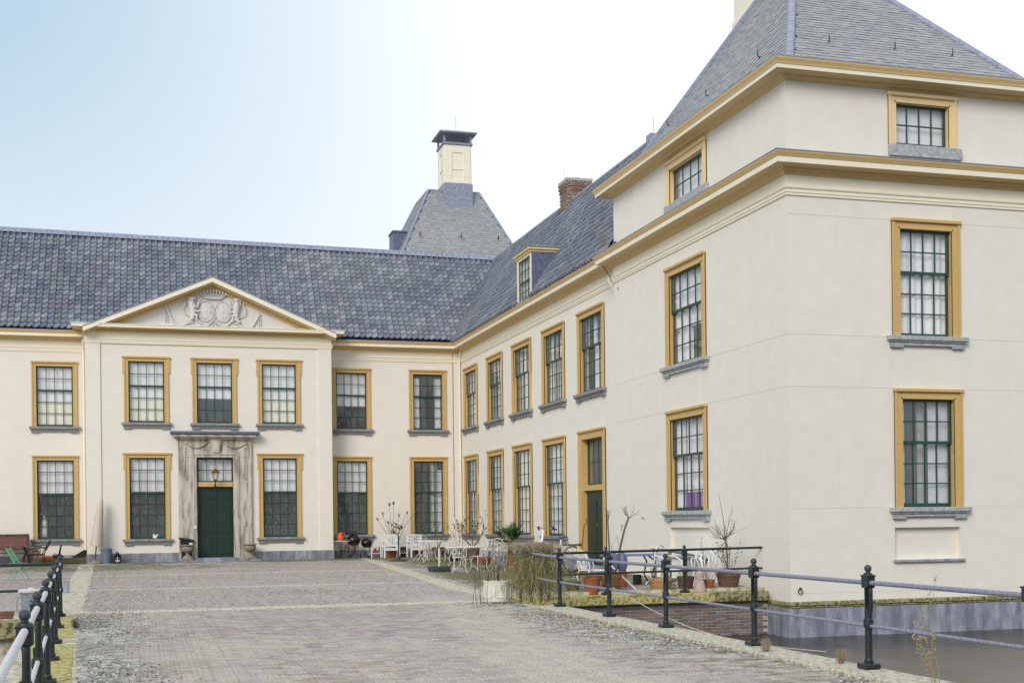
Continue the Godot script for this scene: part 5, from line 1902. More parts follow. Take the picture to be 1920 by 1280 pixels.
func twigs(g: Geo, at: Vector3, dir: Vector3, len: float, r: float, depth: int, spread: float, tips: Array, wander := 0.25, kids := 3) -> void:
	var p := at
	var d := dir.normalized()
	var path := [p]
	var rad := [r]
	for k in 3:
		d = (d + Vector3(rng.randf_range(-1, 1), rng.randf_range(-0.6, 1), rng.randf_range(-1, 1)) * wander * 0.5).normalized()
		p += d * len / 3.0
		path.append(p)
		rad.append(r * (1.0 - 0.16 * (k + 1)))
	g.tube(path, rad, 5 if r > 0.006 else 4, false)
	tips.append([p, d])
	if depth <= 0:
		return
	for k in kids:
		var side := Vector3(rng.randf_range(-1, 1), rng.randf_range(-0.2, 0.8), rng.randf_range(-1, 1)).normalized()
		twigs(g, path[2 if k % 2 else 3], (d + side * spread).normalized(), len * rng.randf_range(0.5, 0.8), r * 0.58, depth - 1, spread, tips, wander, kids)


func leaf(g: Geo, at: Vector3, d: Vector3, l: float, w: float, col: Color) -> void:
	g.col = col
	var s := d.cross(Vector3.UP if absf(d.y) < 0.9 else Vector3.RIGHT).normalized() * w
	var n := s.cross(d)
	var m := at + d * l * 0.5 + n.normalized() * l * 0.08
	g.flat(at, m + s, m - s, n)
	g.flat(m + s, at + d * l, m - s, n)


func leaves(parent: Node, tips: Array, per: int, l: float, w: float, cols: Array, droop := 0.0) -> void:
	var g := Geo.new()
	for t in tips:
		for k in per:
			var d: Vector3 = (t[1] + Vector3(rng.randf_range(-1, 1), rng.randf_range(-0.5, 0.8) - droop, rng.randf_range(-1, 1)) * 1.1).normalized()
			leaf(g, t[0], d, l * rng.randf_range(0.7, 1.2), w, cols[rng.randi() % cols.size()])
	obj("leaves", g, M.leaf, parent)


func pot_shape(parent: Node3D, r: float, h: float, m: String, rim := true) -> void:
	var g := Geo.new()
	var prof := [[0.0, 0.0], [r * 0.68, 0.0], [r * 0.94, h * 0.8]]
	if rim:
		prof.append_array([[r, h * 0.81], [r, h * 0.97], [r * 0.97, h], [r * 0.88, h], [r * 0.86, h * 0.88]])
	else:
		prof.append_array([[r, h * 0.98], [r * 0.98, h], [r * 0.9, h], [r * 0.88, h * 0.88]])
	g.lathe(prof, Vector3.ZERO, 22)
	if rim:
		g.lathe([[r * 0.845, h * 0.42], [r * 0.875, h * 0.44], [r * 0.875, h * 0.48], [r * 0.86, h * 0.5]], Vector3.ZERO, 22)
	obj("pot", g, M[m], parent)
	g = Geo.new()
	g.lathe([[r * 0.87, h * 0.86], [r * 0.5, h * 0.9], [0.0, h * 0.92]], Vector3.ZERO, 14, true)
	obj("soil", g, M.soil, parent)


func potted(called: String, label: String, category: String, at: Vector3, r: float, h: float, m: String, group := "", rim := true) -> Node3D:
	var t := thing(called, label, category, at, rng.randf() * TAU, group)
	pot_shape(t, r, h, m, rim)
	return t


func plants() -> void:
	var green := [Color(0.07, 0.11, 0.04), Color(0.1, 0.14, 0.05), Color(0.14, 0.17, 0.06)]
	# rhododendron in a long box behind the armchairs
	var t := thing("rhododendron", "leggy evergreen with leaf rosettes behind the left white armchair", "shrub", Vector3(-3.15, 0, 0.75))
	var g := Geo.new()
	g.cbox(Vector3(-0.5, 0, -0.2), Vector3(0.5, 0.42, 0.2), 0.01)
	obj("planter_box", g, M.dark_terracotta, t)
	g = Geo.new()
	var tips := []
	for q in [[-0.62, 1.55], [-0.42, 1.75], [-0.12, 2.15], [0.02, 2.2], [0.3, 1.7], [0.62, 1.8], [0.12, 1.35], [-0.2, 1.4], [0.35, 1.2], [1.0, 1.9]]:
		var e := Vector3(q[0], q[1], rng.randf_range(-0.15, 0.15))
		var s := Vector3(q[0] * 0.15, 0.42, 0)
		g.tube([s, s.lerp(e, 0.5) + Vector3(-q[0] * 0.12, 0.05, 0), e], [0.013, 0.01, 0.006], 5)
		tips.append([e, Vector3.UP])
		tips.append([e - Vector3(0, 0.05, 0), Vector3.UP])
	for k in 14:
		tips.append([Vector3(rng.randf_range(-0.05, 0.3), rng.randf_range(0.9, 1.3), 0.05), Vector3(rng.randf_range(-0.5, 0.5), 1, 0.3).normalized()])
	obj("stems", g, M.bark, t)
	leaves(t, tips, 5, 0.15, 0.025, [Color(0.09, 0.1, 0.045), Color(0.14, 0.14, 0.07), Color(0.11, 0.08, 0.05)])
	# loose bare shrubs in front of the far window and in the inner corner
	for q in [["bare_shrub", "bare twiggy shrub with a few leaves under the window in the inner corner", Vector3(-1.35, 0, 1.3), 1.6, 6, 0.1], ["bare_shrub", "pale tangled bare shrub beside the downpipe in the inner corner", Vector3(-0.75, 0, 2.2), 1.5, 7, 0.16], ["bare_shrub", "sparse yellow-leaved shrub left of the dark corner window", Vector3(-2.2, 0, 1.0), 1.75, 4, 0.5]]:
		t = thing(q[0], q[1], "shrub", q[2])
		pot_shape(t, 0.28, 0.4, "dark_terracotta")
		g = Geo.new()
		tips = []
		for k in q[4]:
			var a: float = TAU * k / q[4] + rng.randf()
			twigs(g, Vector3(0, 0.36, 0), Vector3(cos(a) * 0.5, 1.0, sin(a) * 0.5), q[3] * 0.42, 0.011, 3, 0.75, tips, 0.35, 2)
		obj("twigs", g, M.bark, t)
		var some := []
		for e in tips:
			if rng.randf() < q[5]: some.append(e)
		leaves(t, some, 2, 0.075, 0.016, [Color(0.16, 0.17, 0.05), Color(0.24, 0.22, 0.08), Color(0.1, 0.12, 0.05)])
	# citrus tub
	t = potted("citrus_tree", "round potted citrus with sparse yellow-green leaves beside the palm", "potted tree", Vector3(-1.82, 0, 8.8), 0.27, 0.55, "dark_terracotta")
	g = Geo.new()
	tips = []
	for k in 7:
		var a := TAU * k / 7.0
		twigs(g, Vector3(0, 0.5, 0), Vector3(cos(a) * 0.75, 0.85, sin(a) * 0.75), 0.55, 0.016, 3, 0.7, tips, 0.3, 2)
	obj("branches", g, M.bark, t)
	var some := []
	for e in tips:
		if rng.randf() < 0.75: some.append(e)
	leaves(t, some, 3, 0.1, 0.024, [Color(0.16, 0.18, 0.05), Color(0.24, 0.24, 0.07), Color(0.09, 0.12, 0.05)])
	# fan palm
	t = potted("fan_palm", "green fan palm in a terracotta pot between the blue pots", "palm", Vector3(-1.75, 0, 13.3), 0.18, 0.4, "terracotta")
	g = Geo.new()
	g.tube([Vector3(0, 0.35, 0), Vector3(0.02, 0.55, 0), Vector3(0.0, 0.78, 0)], [0.07, 0.08, 0.05], 8)
	obj("trunk", g, M.bark, t)
	var fr := Geo.new()
	var st := Geo.new()
	for k in 34:
		var a := TAU * k / 17.0 + rng.randf() * 0.3
		var el := rng.randf_range(-0.15, 1.3)
		var d := Vector3(cos(a) * cos(el), sin(el), sin(a) * cos(el))
		var c := Vector3(0, 0.76, 0) + d * rng.randf_range(0.2, 0.42)
		st.tube([Vector3(0, 0.74, 0), c], [0.012, 0.008], 4, false)
		var s := d.cross(Vector3.UP).normalized()
		for j in 17:
			var u := lerpf(-1.5, 1.5, j / 16.0)
			var e := (d * cos(u) + s * sin(u) + Vector3(0, -0.12, 0)).normalized()
			leaf(fr, c, e, rng.randf_range(0.34, 0.5), 0.02, [Color(0.055, 0.13, 0.05), Color(0.08, 0.18, 0.07), Color(0.12, 0.22, 0.1)][rng.randi() % 3])
	obj("leaf_stalks", st, M.dry_stem, t)
	obj("fronds", fr, M.leaf, t)
	# agave, grey-green
	t = potted("yucca", "grey-green spiky yucca in the small blue pot by the dry bush", "potted plant", Vector3(-1.93, 0, 15.0), 0.11, 0.24, "blue_pot", "", false)
	fr = Geo.new()
	for k in 46:
		var a := rng.randf() * TAU
		var el := rng.randf_range(0.1, 1.4)
		leaf(fr, Vector3(0, 0.22, 0), Vector3(cos(a) * cos(el), sin(el), sin(a) * cos(el)), rng.randf_range(0.35, 0.7), 0.02, [Color(0.2, 0.25, 0.2), Color(0.28, 0.32, 0.27), Color(0.14, 0.19, 0.14)][k % 3])
	obj("leaves", fr, M.leaf, t)
	potted("flower_pot", "light blue tapered pot between the orange pot and the palm", "pot", Vector3(-1.65, 0, 11.9), 0.16, 0.36, "blue_pot", "", false)
	potted("flower_pot", "small round orange pot left of the light blue pot", "pot", Vector3(-1.62, 0, 10.9), 0.1, 0.18, "orange_pot", "", false)
	potted("flower_pot", "low brown terracotta pot under the white bistro chair seat", "pot", Vector3(-2.05, 0, 11.2), 0.24, 0.24, "terracotta")
	t = thing("dried_plant", "brown dried shrub in front of the round black-legged table", "shrub", Vector3(-5.0, 0, 1.6))
	g = Geo.new()
	tips = []
	for k in 16:
		var a := rng.randf() * TAU
		twigs(g, Vector3(0, 0.05, 0), Vector3(cos(a) * 0.6, 0.9, sin(a) * 0.6), 0.34, 0.008, 2, 0.6, tips, 0.4, 3)
	obj("twigs", g, M.rusty_iron, t)
	# the dry hanging bush on the railing corner
	t = thing("dry_bush", "dry yellow-green bush of hanging stems on the railing corner", "bush", Vector3(-6.2, 0, 30.25))
	g = Geo.new()
	for k in 4:
		g.tube([Vector3(-0.25 + k * 0.17, 0, rng.randf_range(-0.1, 0.1)), Vector3(-0.28 + k * 0.2, 0.5, 0.0), Vector3(-0.3 + k * 0.22, 0.98, rng.randf_range(-0.1, 0.1))], [0.03, 0.02, 0.014], 6)
	obj("stems", g, M.bark, t)
	g = Geo.new()
	var pal := [Color(0.4, 0.36, 0.13), Color(0.34, 0.33, 0.1), Color(0.5, 0.44, 0.24), Color(0.26, 0.25, 0.09), Color(0.5, 0.43, 0.29), Color(0.38, 0.29, 0.2)]
	for k in 1250:
		var c := Vector3(rng.randfn(0.0, 0.24), rng.randf_range(0.3, 1.0), rng.randf_range(-0.35, 0.3))
		c.y -= 0.3 * c.x * c.x
		var a := rng.randf() * TAU
		var out := Vector3(cos(a), 0, sin(a)) * rng.randf_range(0.05, 0.3)
		var drop := rng.randf_range(0.05, 0.6)
		g.col = pal[rng.randi() % pal.size()]
		if k < 420:
			g.col = pal[4 + rng.randi() % 2]
			c.y = rng.randf_range(0.93, 1.05)
			g.tube([c, c + Vector3(cos(a) * 0.12, 0.05, sin(a) * 0.12), c + Vector3(cos(a) * 0.25, -0.03, sin(a + 0.6) * 0.22)], [0.004, 0.004, 0.002], 3, false)
		else:
			g.tube([c, c + out * 0.7 + Vector3(rng.randf_range(-0.06, 0.06), rng.randf_range(-0.04, 0.07), 0), c + out * 1.1 + Vector3(rng.randf_range(-0.09, 0.09), -drop * 0.5, 0), c + out * 1.25 + Vector3(rng.randf_range(-0.15, 0.15), maxf(-drop, 0.02 - c.y), rng.randf_range(-0.1, 0.1))], [0.0045, 0.004, 0.004, 0.002], 3, false)
	obj("hanging_stems", g, M.bush_stem, t)
	# octagonal planter
	t = thing("octagonal_planter", "octagonal off-white planter with bare stems at the edge of the drive", "planter", Vector3(-6.84, 0, 30.05), 0.2)
	g = Geo.new()
	g.lathe([[0.0, 0.02], [0.25, 0.02], [0.255, 0.05], [0.27, 0.365]], Vector3.ZERO, 8)
	g.lathe([[0.27, 0.365], [0.283, 0.37], [0.283, 0.395], [0.245, 0.395], [0.24, 0.33]], Vector3.ZERO, 8)
	for k in 8:
		var a := TAU * (k + 0.5) / 8
		g.xf = Transform3D(Basis(Vector3.UP, -a + PI / 2), Vector3.ZERO)
		for q in [[-0.068, 0.09, 0.068, 0.098], [-0.068, 0.318, 0.068, 0.326], [-0.068, 0.09, -0.06, 0.326], [0.06, 0.09, 0.068, 0.326]]:
			g.cbox(Vector3(q[0], q[1], 0.235), Vector3(q[2], q[3], 0.258), 0.004)
	obj("planter", g, M.planter_paint, t)
	g = Geo.new()
	g.lathe([[0.245, 0.35], [0.0, 0.36]], Vector3.ZERO, 8)
	obj("soil", g, M.soil, t)
	g = Geo.new()
	tips = []
	for k in 13:
		var a := rng.randf() * TAU
		var r := rng.randf_range(0.03, 0.2)
		twigs(g, Vector3(cos(a) * r, 0.35, sin(a) * r), Vector3(cos(a) * 0.18, 1, sin(a) * 0.18), rng.randf_range(0.3, 0.75), 0.005, 1, 0.4, tips, 0.2, 2)
	for k in 5:
		twigs(g, Vector3(-0.45 + rng.randf_range(-0.1, 0.1), 0, rng.randf_range(-0.1, 0.3)), Vector3(rng.randf_range(-0.2, 0.1), 1, 0), 0.6, 0.005, 1, 0.5, tips, 0.25, 2)
	obj("stems", g, M.rusty_iron, t)
	terrace_plants()
	# weeds by the right-hand coping
	for q in [["dry_weed", "tall dry seed-head stalk leaning in front of the moat water", Vector3(-6.62, 0.0, 43.0), 0.5], ["dry_weed", "low brown weed at the coping left of the nearest moat post", Vector3(-6.6, 0.0, 42.9), 0.3]]:
		t = thing(q[0], q[1], "weed", q[2])
		g = Geo.new()
		tips = []
		twigs(g, Vector3.ZERO, Vector3(-0.25, 1, 0), q[3] * 0.6, 0.005, 2, 0.35, tips, 0.25, 3)
		twigs(g, Vector3(0.02, 0, 0), Vector3(-0.1, 1, 0.1), q[3], 0.005, 2, 0.3, tips, 0.2, 2)
		obj("stalk", g, M.dry_stem, t)
		g = Geo.new()
		for e in tips:
			for k in 4:
				g.col = [Color(0.4, 0.32, 0.16), Color(0.48, 0.4, 0.26)][k % 2]
				g.ball(e[0] + Vector3(rng.randf_range(-0.02, 0.02), rng.randf_range(-0.02, 0.02), rng.randf_range(-0.02, 0.02)), Vector3.ONE * rng.randf_range(0.005, 0.01), 5)
		obj("seed_heads", g, M.bush_stem, t)
	for q in [["grass_tuft", "pale dry grass tuft on the coping by the fourth moat post", Vector3(-6.5, 0.02, 39.7)], ["grass_tuft", "pinkish dead grass clump on the coping left of the large post", Vector3(-6.32, 0.03, 40.95)], ["grass_tuft", "dark dead weed on the mossy coping by the bridge railing", Vector3(-13.95, 0.03, 33.2)]]:
		t = thing(q[0], q[1], "grass tuft", q[2])
		g = Geo.new()
		for k in 60:
			var a := rng.randf() * TAU
			var e := Vector3(cos(a) * rng.randf_range(0.03, 0.13), rng.randf_range(0.02, 0.16), sin(a) * rng.randf_range(0.03, 0.13))
			g.col = [Color(0.45, 0.38, 0.2), Color(0.5, 0.42, 0.32), Color(0.36, 0.3, 0.22)][k % 3] if not "dark" in q[1] else Color(0.12, 0.08, 0.07)
			g.tube([Vector3(e.x * 0.2, 0, e.z * 0.2), Vector3(e.x * 0.6, e.y, e.z * 0.6), e * Vector3(1, 0.7, 1)], [0.003, 0.0025, 0.001], 3, false)
		obj("blades", g, M.bush_stem, t)


func terrace_plants() -> void:
	var Y := -0.075
	potted("plant_pot", "small dark weathered pot nearest the dry bush on the terrace", "pot", Vector3(-4.32, Y, 26.9), 0.17, 0.26, "dark_terracotta")
	potted("plant_pot", "bright terracotta pot with a ringed rim, third from the dry bush", "pot", Vector3(-4.1, Y, 27.5), 0.2, 0.4, "terracotta")
	var t := potted("plant_pot", "mossy terracotta pot with two pollarded stems behind the second moat post", "potted tree", Vector3(-3.53, Y, 27.1), 0.23, 0.4, "mossy_terracotta")
	t.rotation.y = 0.0
	var g := Geo.new()
	var tips := []
	g.tube([Vector3(-0.02, 0.35, 0), Vector3(-0.03, 0.9, 0), Vector3(-0.06, 1.55, 0.0)], [0.022, 0.018, 0.016], 6)
	for k in 6:
		twigs(g, Vector3(-0.06, 1.5, 0), Vector3(rng.randf_range(-0.6, 0.6), 1, rng.randf_range(-0.5, 0.5)), 0.22, 0.006, 1, 0.6, tips, 0.4, 2)
	g.tube([Vector3(0.08, 0.35, 0), Vector3(0.2, 0.9, 0), Vector3(0.32, 1.35, 0), Vector3(0.42, 1.6, 0.0)], [0.026, 0.024, 0.022, 0.02], 6)
	for k in 7:
		twigs(g, Vector3(0.42, 1.58, 0), Vector3(rng.randf_range(-0.7, 1.3), 0.7, rng.randf_range(-0.5, 0.5)), 0.2, 0.007, 1, 0.7, tips, 0.5, 2)
	g.tube([Vector3(0.1, 0.5, 0), Vector3(0.0, 1.0, 0.05), Vector3(0.12, 1.2, 0.05), Vector3(0.22, 0.9, 0.05)], [0.006, 0.006, 0.006, 0.004], 4)
	obj("stems", g, M.bark, t)
	leaves(t, [[Vector3(0.28, 1.4, 0), Vector3(-1, 0.3, 0)], [Vector3(0.26, 1.35, 0), Vector3(-1, -0.3, 0)], [Vector3(0.75, 1.6, 0), Vector3(0.3, -1, 0)]], 6, 0.08, 0.014, [Color(0.2, 0.18, 0.1), Color(0.28, 0.25, 0.16)])
	t = potted("plant_pot", "wide pale ochre pot with bare twigs under the white chair", "pot", Vector3(-2.5, Y, 27.35), 0.27, 0.3, "pale_terracotta")
	g = Geo.new()
	tips = []
	for k in 7:
		twigs(g, Vector3(rng.randf_range(-0.15, 0.15), 0.26, rng.randf_range(-0.15, 0.15)), Vector3(rng.randf_range(-0.4, 0.4), 1, 0), 0.26, 0.004, 1, 0.5, tips, 0.3, 2)
	obj("twigs", g, M.dry_stem, t)
	t = potted("plant_pot", "brown rimmed pot with twigs behind the terrace post", "pot", Vector3(-1.93, Y, 27.35), 0.19, 0.33, "dark_terracotta")
	g = Geo.new()
	for k in 8:
		twigs(g, Vector3(rng.randf_range(-0.1, 0.1), 0.28, 0), Vector3(rng.randf_range(-0.5, 0.5), 1, rng.randf_range(-0.3, 0.3)), 0.2, 0.004, 1, 0.5, tips, 0.3, 2)
	obj("twigs", g, M.dry_stem, t)
	t = potted("plant_pot", "small red-brown pot with a thin leafless shrub right of the statue", "pot", Vector3(-1.4, Y, 27.4), 0.12, 0.25, "terracotta")
	g = Geo.new()
	tips = []
	for k in 6:
		twigs(g, Vector3(rng.randf_range(-0.06, 0.06), 0.2, 0), Vector3(rng.randf_range(-0.5, 0.3), 1, rng.randf_range(-0.3, 0.3)), 0.45, 0.006, 2, 0.45, tips, 0.3, 2)
	obj("twigs", g, M.bark, t)
	leaves(t, tips.slice(0, 18), 1, 0.03, 0.012, [Color(0.13, 0.12, 0.06), Color(0.2, 0.16, 0.1)])
	t = potted("rose_tree", "tall standard rose in a broad ribbed brown bowl at the terrace's tower end", "potted tree", Vector3(-0.88, Y, 27.25), 0.27, 0.38, "dark_terracotta")
	t.rotation.y = 0.0
	g = Geo.new()
	tips = []
	g.tube([Vector3(0.0, 0.3, 0), Vector3(-0.02, 0.7, 0), Vector3(-0.06, 1.1, 0)], [0.02, 0.018, 0.02], 6)
	g.tube([Vector3(0.04, 0.3, 0), Vector3(0.02, 0.8, 0.02), Vector3(-0.05, 1.1, 0)], [0.009, 0.008, 0.007], 5)
	g.tube([Vector3(-0.06, 1.1, 0), Vector3(-0.1, 1.5, 0), Vector3(-0.2, 2.05, 0)], [0.01, 0.008, 0.003], 5)
	for k in 15:
		var a := rng.randf() * TAU
		twigs(g, Vector3(-0.06, 1.1 + rng.randf_range(-0.04, 0.06), 0), Vector3(cos(a), rng.randf_range(0.1, 1.1), sin(a)), 0.24, 0.007, 2, 0.5, tips, 0.35, 2)
	twigs(g, Vector3(-0.05, 1.2, 0), Vector3(0.4, 1, 0), 0.32, 0.008, 2, 0.4, tips, 0.25, 2)
	obj("stems", g, M.bark, t)
	leaves(t, tips.slice(0, 40), 1, 0.035, 0.014, [Color(0.12, 0.1, 0.05), Color(0.22, 0.1, 0.05), Color(0.09, 0.1, 0.05)])
	t = potted("leafy_shrub", "small-leaved dark shrub between the bowl and the tower wall", "shrub", Vector3(-0.62, Y, 26.75), 0.16, 0.3, "dark_terracotta")
	g = Geo.new()
	tips = []
	for k in 9:
		var a := rng.randf() * TAU
		twigs(g, Vector3(0, 0.26, 0), Vector3(cos(a) * 0.4, 1, sin(a) * 0.4), 0.36, 0.007, 2, 0.45, tips, 0.3, 2)
	obj("twigs", g, M.bark, t)
	leaves(t, tips, 3, 0.035, 0.015, [Color(0.06, 0.075, 0.035), Color(0.1, 0.1, 0.05)])


# ---- things in the court ------------------------------------------------

func garden_armchair() -> Node3D: # white slatted wooden armchair, facing +z
	var t := thing("garden_armchair", "", "armchair", Vector3.ZERO, 0.0, "white slatted garden armchairs")
	for sx in [-1.0, 1.0]:
		for sz in [-1.0, 1.0]:
			var g := Geo.new()
			g.cbox(Vector3(sx * 0.3 - 0.03, 0, sz * 0.26 - 0.03), Vector3(sx * 0.3 + 0.03, 0.62 if sz > 0 else 0.92, sz * 0.26 + 0.03), 0.006)
			obj("leg", g, M.white_paint, t)
		var g := Geo.new()
		g.cbox(Vector3(sx * 0.3 - 0.045, 0.62, -0.3), Vector3(sx * 0.3 + 0.045, 0.65, 0.34), 0.008)
		obj("armrest", g, M.white_paint, t)
	var g := Geo.new()
	g.cbox(Vector3(-0.27, 0.3, 0.25), Vector3(0.27, 0.38, 0.28), 0.006)
	g.cbox(Vector3(-0.27, 0.3, -0.28), Vector3(0.27, 0.38, -0.25), 0.006)
	obj("apron", g, M.white_paint, t)
	for k in 5:
		g = Geo.new()
		g.cbox(Vector3(-0.29, 0.385, -0.25 + k * 0.108), Vector3(0.29, 0.405, -0.16 + k * 0.108), 0.005)
		obj("seat_slat", g, M.white_paint, t)
	for y in [0.46, 0.88]:
		g = Geo.new()
		g.cbox(Vector3(-0.27, y, -0.285), Vector3(0.27, y + 0.06, -0.245), 0.006)
		obj("back_rail", g, M.white_paint, t)
	for k in 7:
		g = Geo.new()
		g.cbox(Vector3(-0.265 + k * 0.078, 0.52, -0.275), Vector3(-0.265 + k * 0.078 + 0.05, 0.88, -0.255), 0.004)
		obj("back_slat", g, M.white_paint, t)
	return t


func side_table() -> Node3D:
	var t := thing("side_table", "", "side table", Vector3.ZERO, 0.0, "white side tables")
	var g := Geo.new()
	g.cbox(Vector3(-0.22, 0.46, -0.22), Vector3(0.22, 0.49, 0.22), 0.006)
	obj("tabletop", g, M.white_paint, t)
	g = Geo.new()
	g.cbox(Vector3(-0.19, 0.17, -0.19), Vector3(0.19, 0.19, 0.19), 0.005)
	obj("shelf", g, M.white_paint, t)
	for sx in [-1.0, 1.0]:
		for sz in [-1.0, 1.0]:
			g = Geo.new()
			g.cbox(Vector3(sx * 0.19 - 0.025, 0, sz * 0.19 - 0.025), Vector3(sx * 0.19 + 0.025, 0.46, sz * 0.19 + 0.025), 0.005)
			obj("leg", g, M.white_paint, t)
	return t


func wire_chair() -> Node3D: # curled white iron bistro chair, facing +z
	var t := thing("bistro_chair", "", "bistro chair", Vector3.ZERO, 0.0, "white iron bistro chairs")
	var g := Geo.new()
	g.lathe([[0.0, 0.425], [0.185, 0.425], [0.2, 0.435], [0.2, 0.45], [0.18, 0.455], [0.0, 0.445]], Vector3.ZERO, 18)
	obj("seat", g, M.rust_white, t)
	for q in [[-1, 1], [1, 1], [-1, -1], [1, -1]]:
		g = Geo.new()
		var x: float = q[0]
		var z: float = q[1]
		g.tube([Vector3(x * 0.13, 0.43, z * 0.13), Vector3(x * 0.17, 0.3, z * 0.17), Vector3(x * 0.15, 0.16, z * 0.15), Vector3(x * 0.19, 0.06, z * 0.19), Vector3(x * 0.22, 0.0, z * 0.22)], [0.012, 0.013, 0.011, 0.01, 0.012], 6)
		obj("leg", g, M.wire_white, t)
	g = Geo.new()
	for e in [1.0, 0.62]:
		var p := []
		var r := []
		for k in 15:
			var a := PI * k / 14.0
			p.append(Vector3(-cos(a) * 0.19 * e, 0.45 + (0.26 + 0.24 * sin(a) * e if k > 0 and k < 14 else 0.0), -0.17 - 0.05 * sin(a)))
			r.append(0.011 if e > 0.9 else 0.008)
		g.tube(p, r, 6)
	for s in [-1.0, 1.0]:
		var p := []
		var r := []
		for k in 22:
			var a := k * 0.42
			var rr := 0.085 * (1.0 - k / 26.0)
			p.append(Vector3(s * (0.085 - rr * cos(a)), 0.72 + rr * sin(a), -0.2))
			r.append(0.007)
		g.tube(p, r, 5)
		g.tube([Vector3(s * 0.17, 0.72, -0.2), Vector3(s * 0.06, 0.6, -0.19), Vector3(-s * 0.12, 0.46, -0.16)], [0.008, 0.008, 0.008], 5)
	obj("backrest", g, M.wire_white, t)
	return t


func folding_chair() -> Node3D:
	var t := thing("folding_chair", "", "folding chair", Vector3.ZERO)
	var g := Geo.new()
	for s in [-1.0, 1.0]:
		g.rod(Vector3(s * 0.19, 0, 0.24), Vector3(s * 0.19, 0.86, -0.22), 0.012)
		g.rod(Vector3(s * 0.17, 0, -0.22), Vector3(s * 0.17, 0.45, 0.2), 0.012)
	g.rod(Vector3(-0.17, 0.08, -0.15), Vector3(0.17, 0.08, -0.15), 0.009)
	obj("frame", g, M.wire_white, t)
	for k in 4:
		g = Geo.new()
		g.cbox(Vector3(-0.19, 0.44, -0.18 + k * 0.1), Vector3(0.19, 0.458, -0.1 + k * 0.1), 0.004)
		obj("seat_slat", g, M.wire_white, t)
	for k in 2:
		g = Geo.new()
		g.cbox(Vector3(-0.2, 0.66 + k * 0.12, -0.17 - k * 0.06), Vector3(0.2, 0.73 + k * 0.12, -0.15 - k * 0.06), 0.004)
		obj("back_slat", g, M.wire_white, t)
	return t


func round_table(called: String, label: String, at: Vector3, r: float, h: float, top: String, legs: String, style := 0) -> Node3D:
	var t := thing(called, label, "table", at)
	var g := Geo.new()
	g.lathe([[0.0, h - 0.03], [r * 0.98, h - 0.03], [r, h - 0.02], [r, h - 0.006], [r * 0.985, h], [0.0, h]], Vector3.ZERO, 28)
	obj("tabletop", g, M[top], t)
	if style == 1:
		g = Geo.new()
		g.lathe([[0.028, 0.1], [0.028, h - 0.02]], Vector3.ZERO, 10)
		obj("pedestal", g, M[legs], t)
		return t
	for k in 3:
		g = Geo.new()
		var d := Vector3(cos(TAU * k / 3.0 + 0.5), 0, sin(TAU * k / 3.0 + 0.5))
		g.tube([d * r * 0.7 + Vector3(0, h - 0.03, 0), d * r * 0.25 + Vector3(0, h * 0.5, 0), d * r * 0.34 + Vector3(0, h * 0.2, 0), d * r * 0.72], [0.012, 0.014, 0.013, 0.013], 6)
		g.tube([d * r * 0.24 + Vector3(0, h * 0.47, 0), d.rotated(Vector3.UP, 1.05) * r * 0.2 + Vector3(0, h * 0.42, 0), d.rotated(Vector3.UP, TAU / 3.0) * r * 0.24 + Vector3(0, h * 0.47, 0)], [0.008, 0.008, 0.008], 5)
		obj("leg", g, M[legs], t)
	return t


func kettle_grill() -> Node3D:
	var t := thing("kettle_grill", "", "barbecue", Vector3.ZERO, 0.0, "black kettle grills")
	var g := Geo.new()
	g.lathe([[0.0, 0.5], [0.12, 0.51], [0.21, 0.57], [0.265, 0.66], [0.28, 0.74], [0.285, 0.75]], Vector3.ZERO, 22, true)
	obj("bowl", g, M.black_enamel, t)
	g = Geo.new()
	g.lathe([[0.29, 0.75], [0.285, 0.78], [0.25, 0.86], [0.17, 0.93], [0.06, 0.965], [0.0, 0.97]], Vector3.ZERO, 22, true)
	g.tube([Vector3(-0.06, 0.96, 0), Vector3(-0.05, 1.01, 0), Vector3(0.05, 1.01, 0), Vector3(0.06, 0.96, 0)], [0.01, 0.012, 0.012, 0.01], 6)
	obj("lid", g, M.black_enamel, t)
	for k in 3:
		var d := Vector3(cos(TAU * k / 3.0 + 0.3), 0, sin(TAU * k / 3.0 + 0.3))
		g = Geo.new()
		g.rod(d * 0.15 + Vector3(0, 0.56, 0), d * 0.27 + Vector3(0, 0.03, 0), 0.013, 8)
		obj("leg", g, M.steel, t)
	for k in 2:
		g = Geo.new()
		var d := Vector3(cos(TAU * k / 3.0 + 0.3), 0, sin(TAU * k / 3.0 + 0.3))
		g.xf = Transform3D(Basis(Vector3.BACK, PI / 2), d * 0.28 + Vector3(0, 0.075, 0))
		g.lathe([[0.02, -0.025], [0.075, -0.025], [0.08, 0.0], [0.075, 0.025], [0.02, 0.025]], Vector3.ZERO, 14)
		obj("wheel", g, M.black_plastic, t)
	return t


func urn() -> Node3D:
	var t := thing("stone_urn", "", "urn", Vector3.ZERO, 0.0, "stone urns flanking the door")
	var g := Geo.new()
	g.cbox(Vector3(-0.2, 0, -0.2), Vector3(0.2, 0.08, 0.2), 0.012)
	g.lathe([[0.19, 0.08], [0.19, 0.11], [0.14, 0.16], [0.08, 0.2], [0.065, 0.25], [0.09, 0.29], [0.1, 0.3]], Vector3.ZERO, 20, true)
	obj("foot", g, M.urn_stone, t)
	g = Geo.new()
	g.lathe([[0.09, 0.3], [0.18, 0.34], [0.235, 0.4], [0.245, 0.47], [0.225, 0.53]], Vector3.ZERO, 56, true, 0.03, 14)
	g.lathe([[0.215, 0.52], [0.23, 0.56], [0.285, 0.575], [0.29, 0.595], [0.275, 0.61], [0.235, 0.61], [0.2, 0.55], [0.0, 0.54]], Vector3.ZERO, 26)
	obj("bowl", g, M.urn_stone, t)
	return t


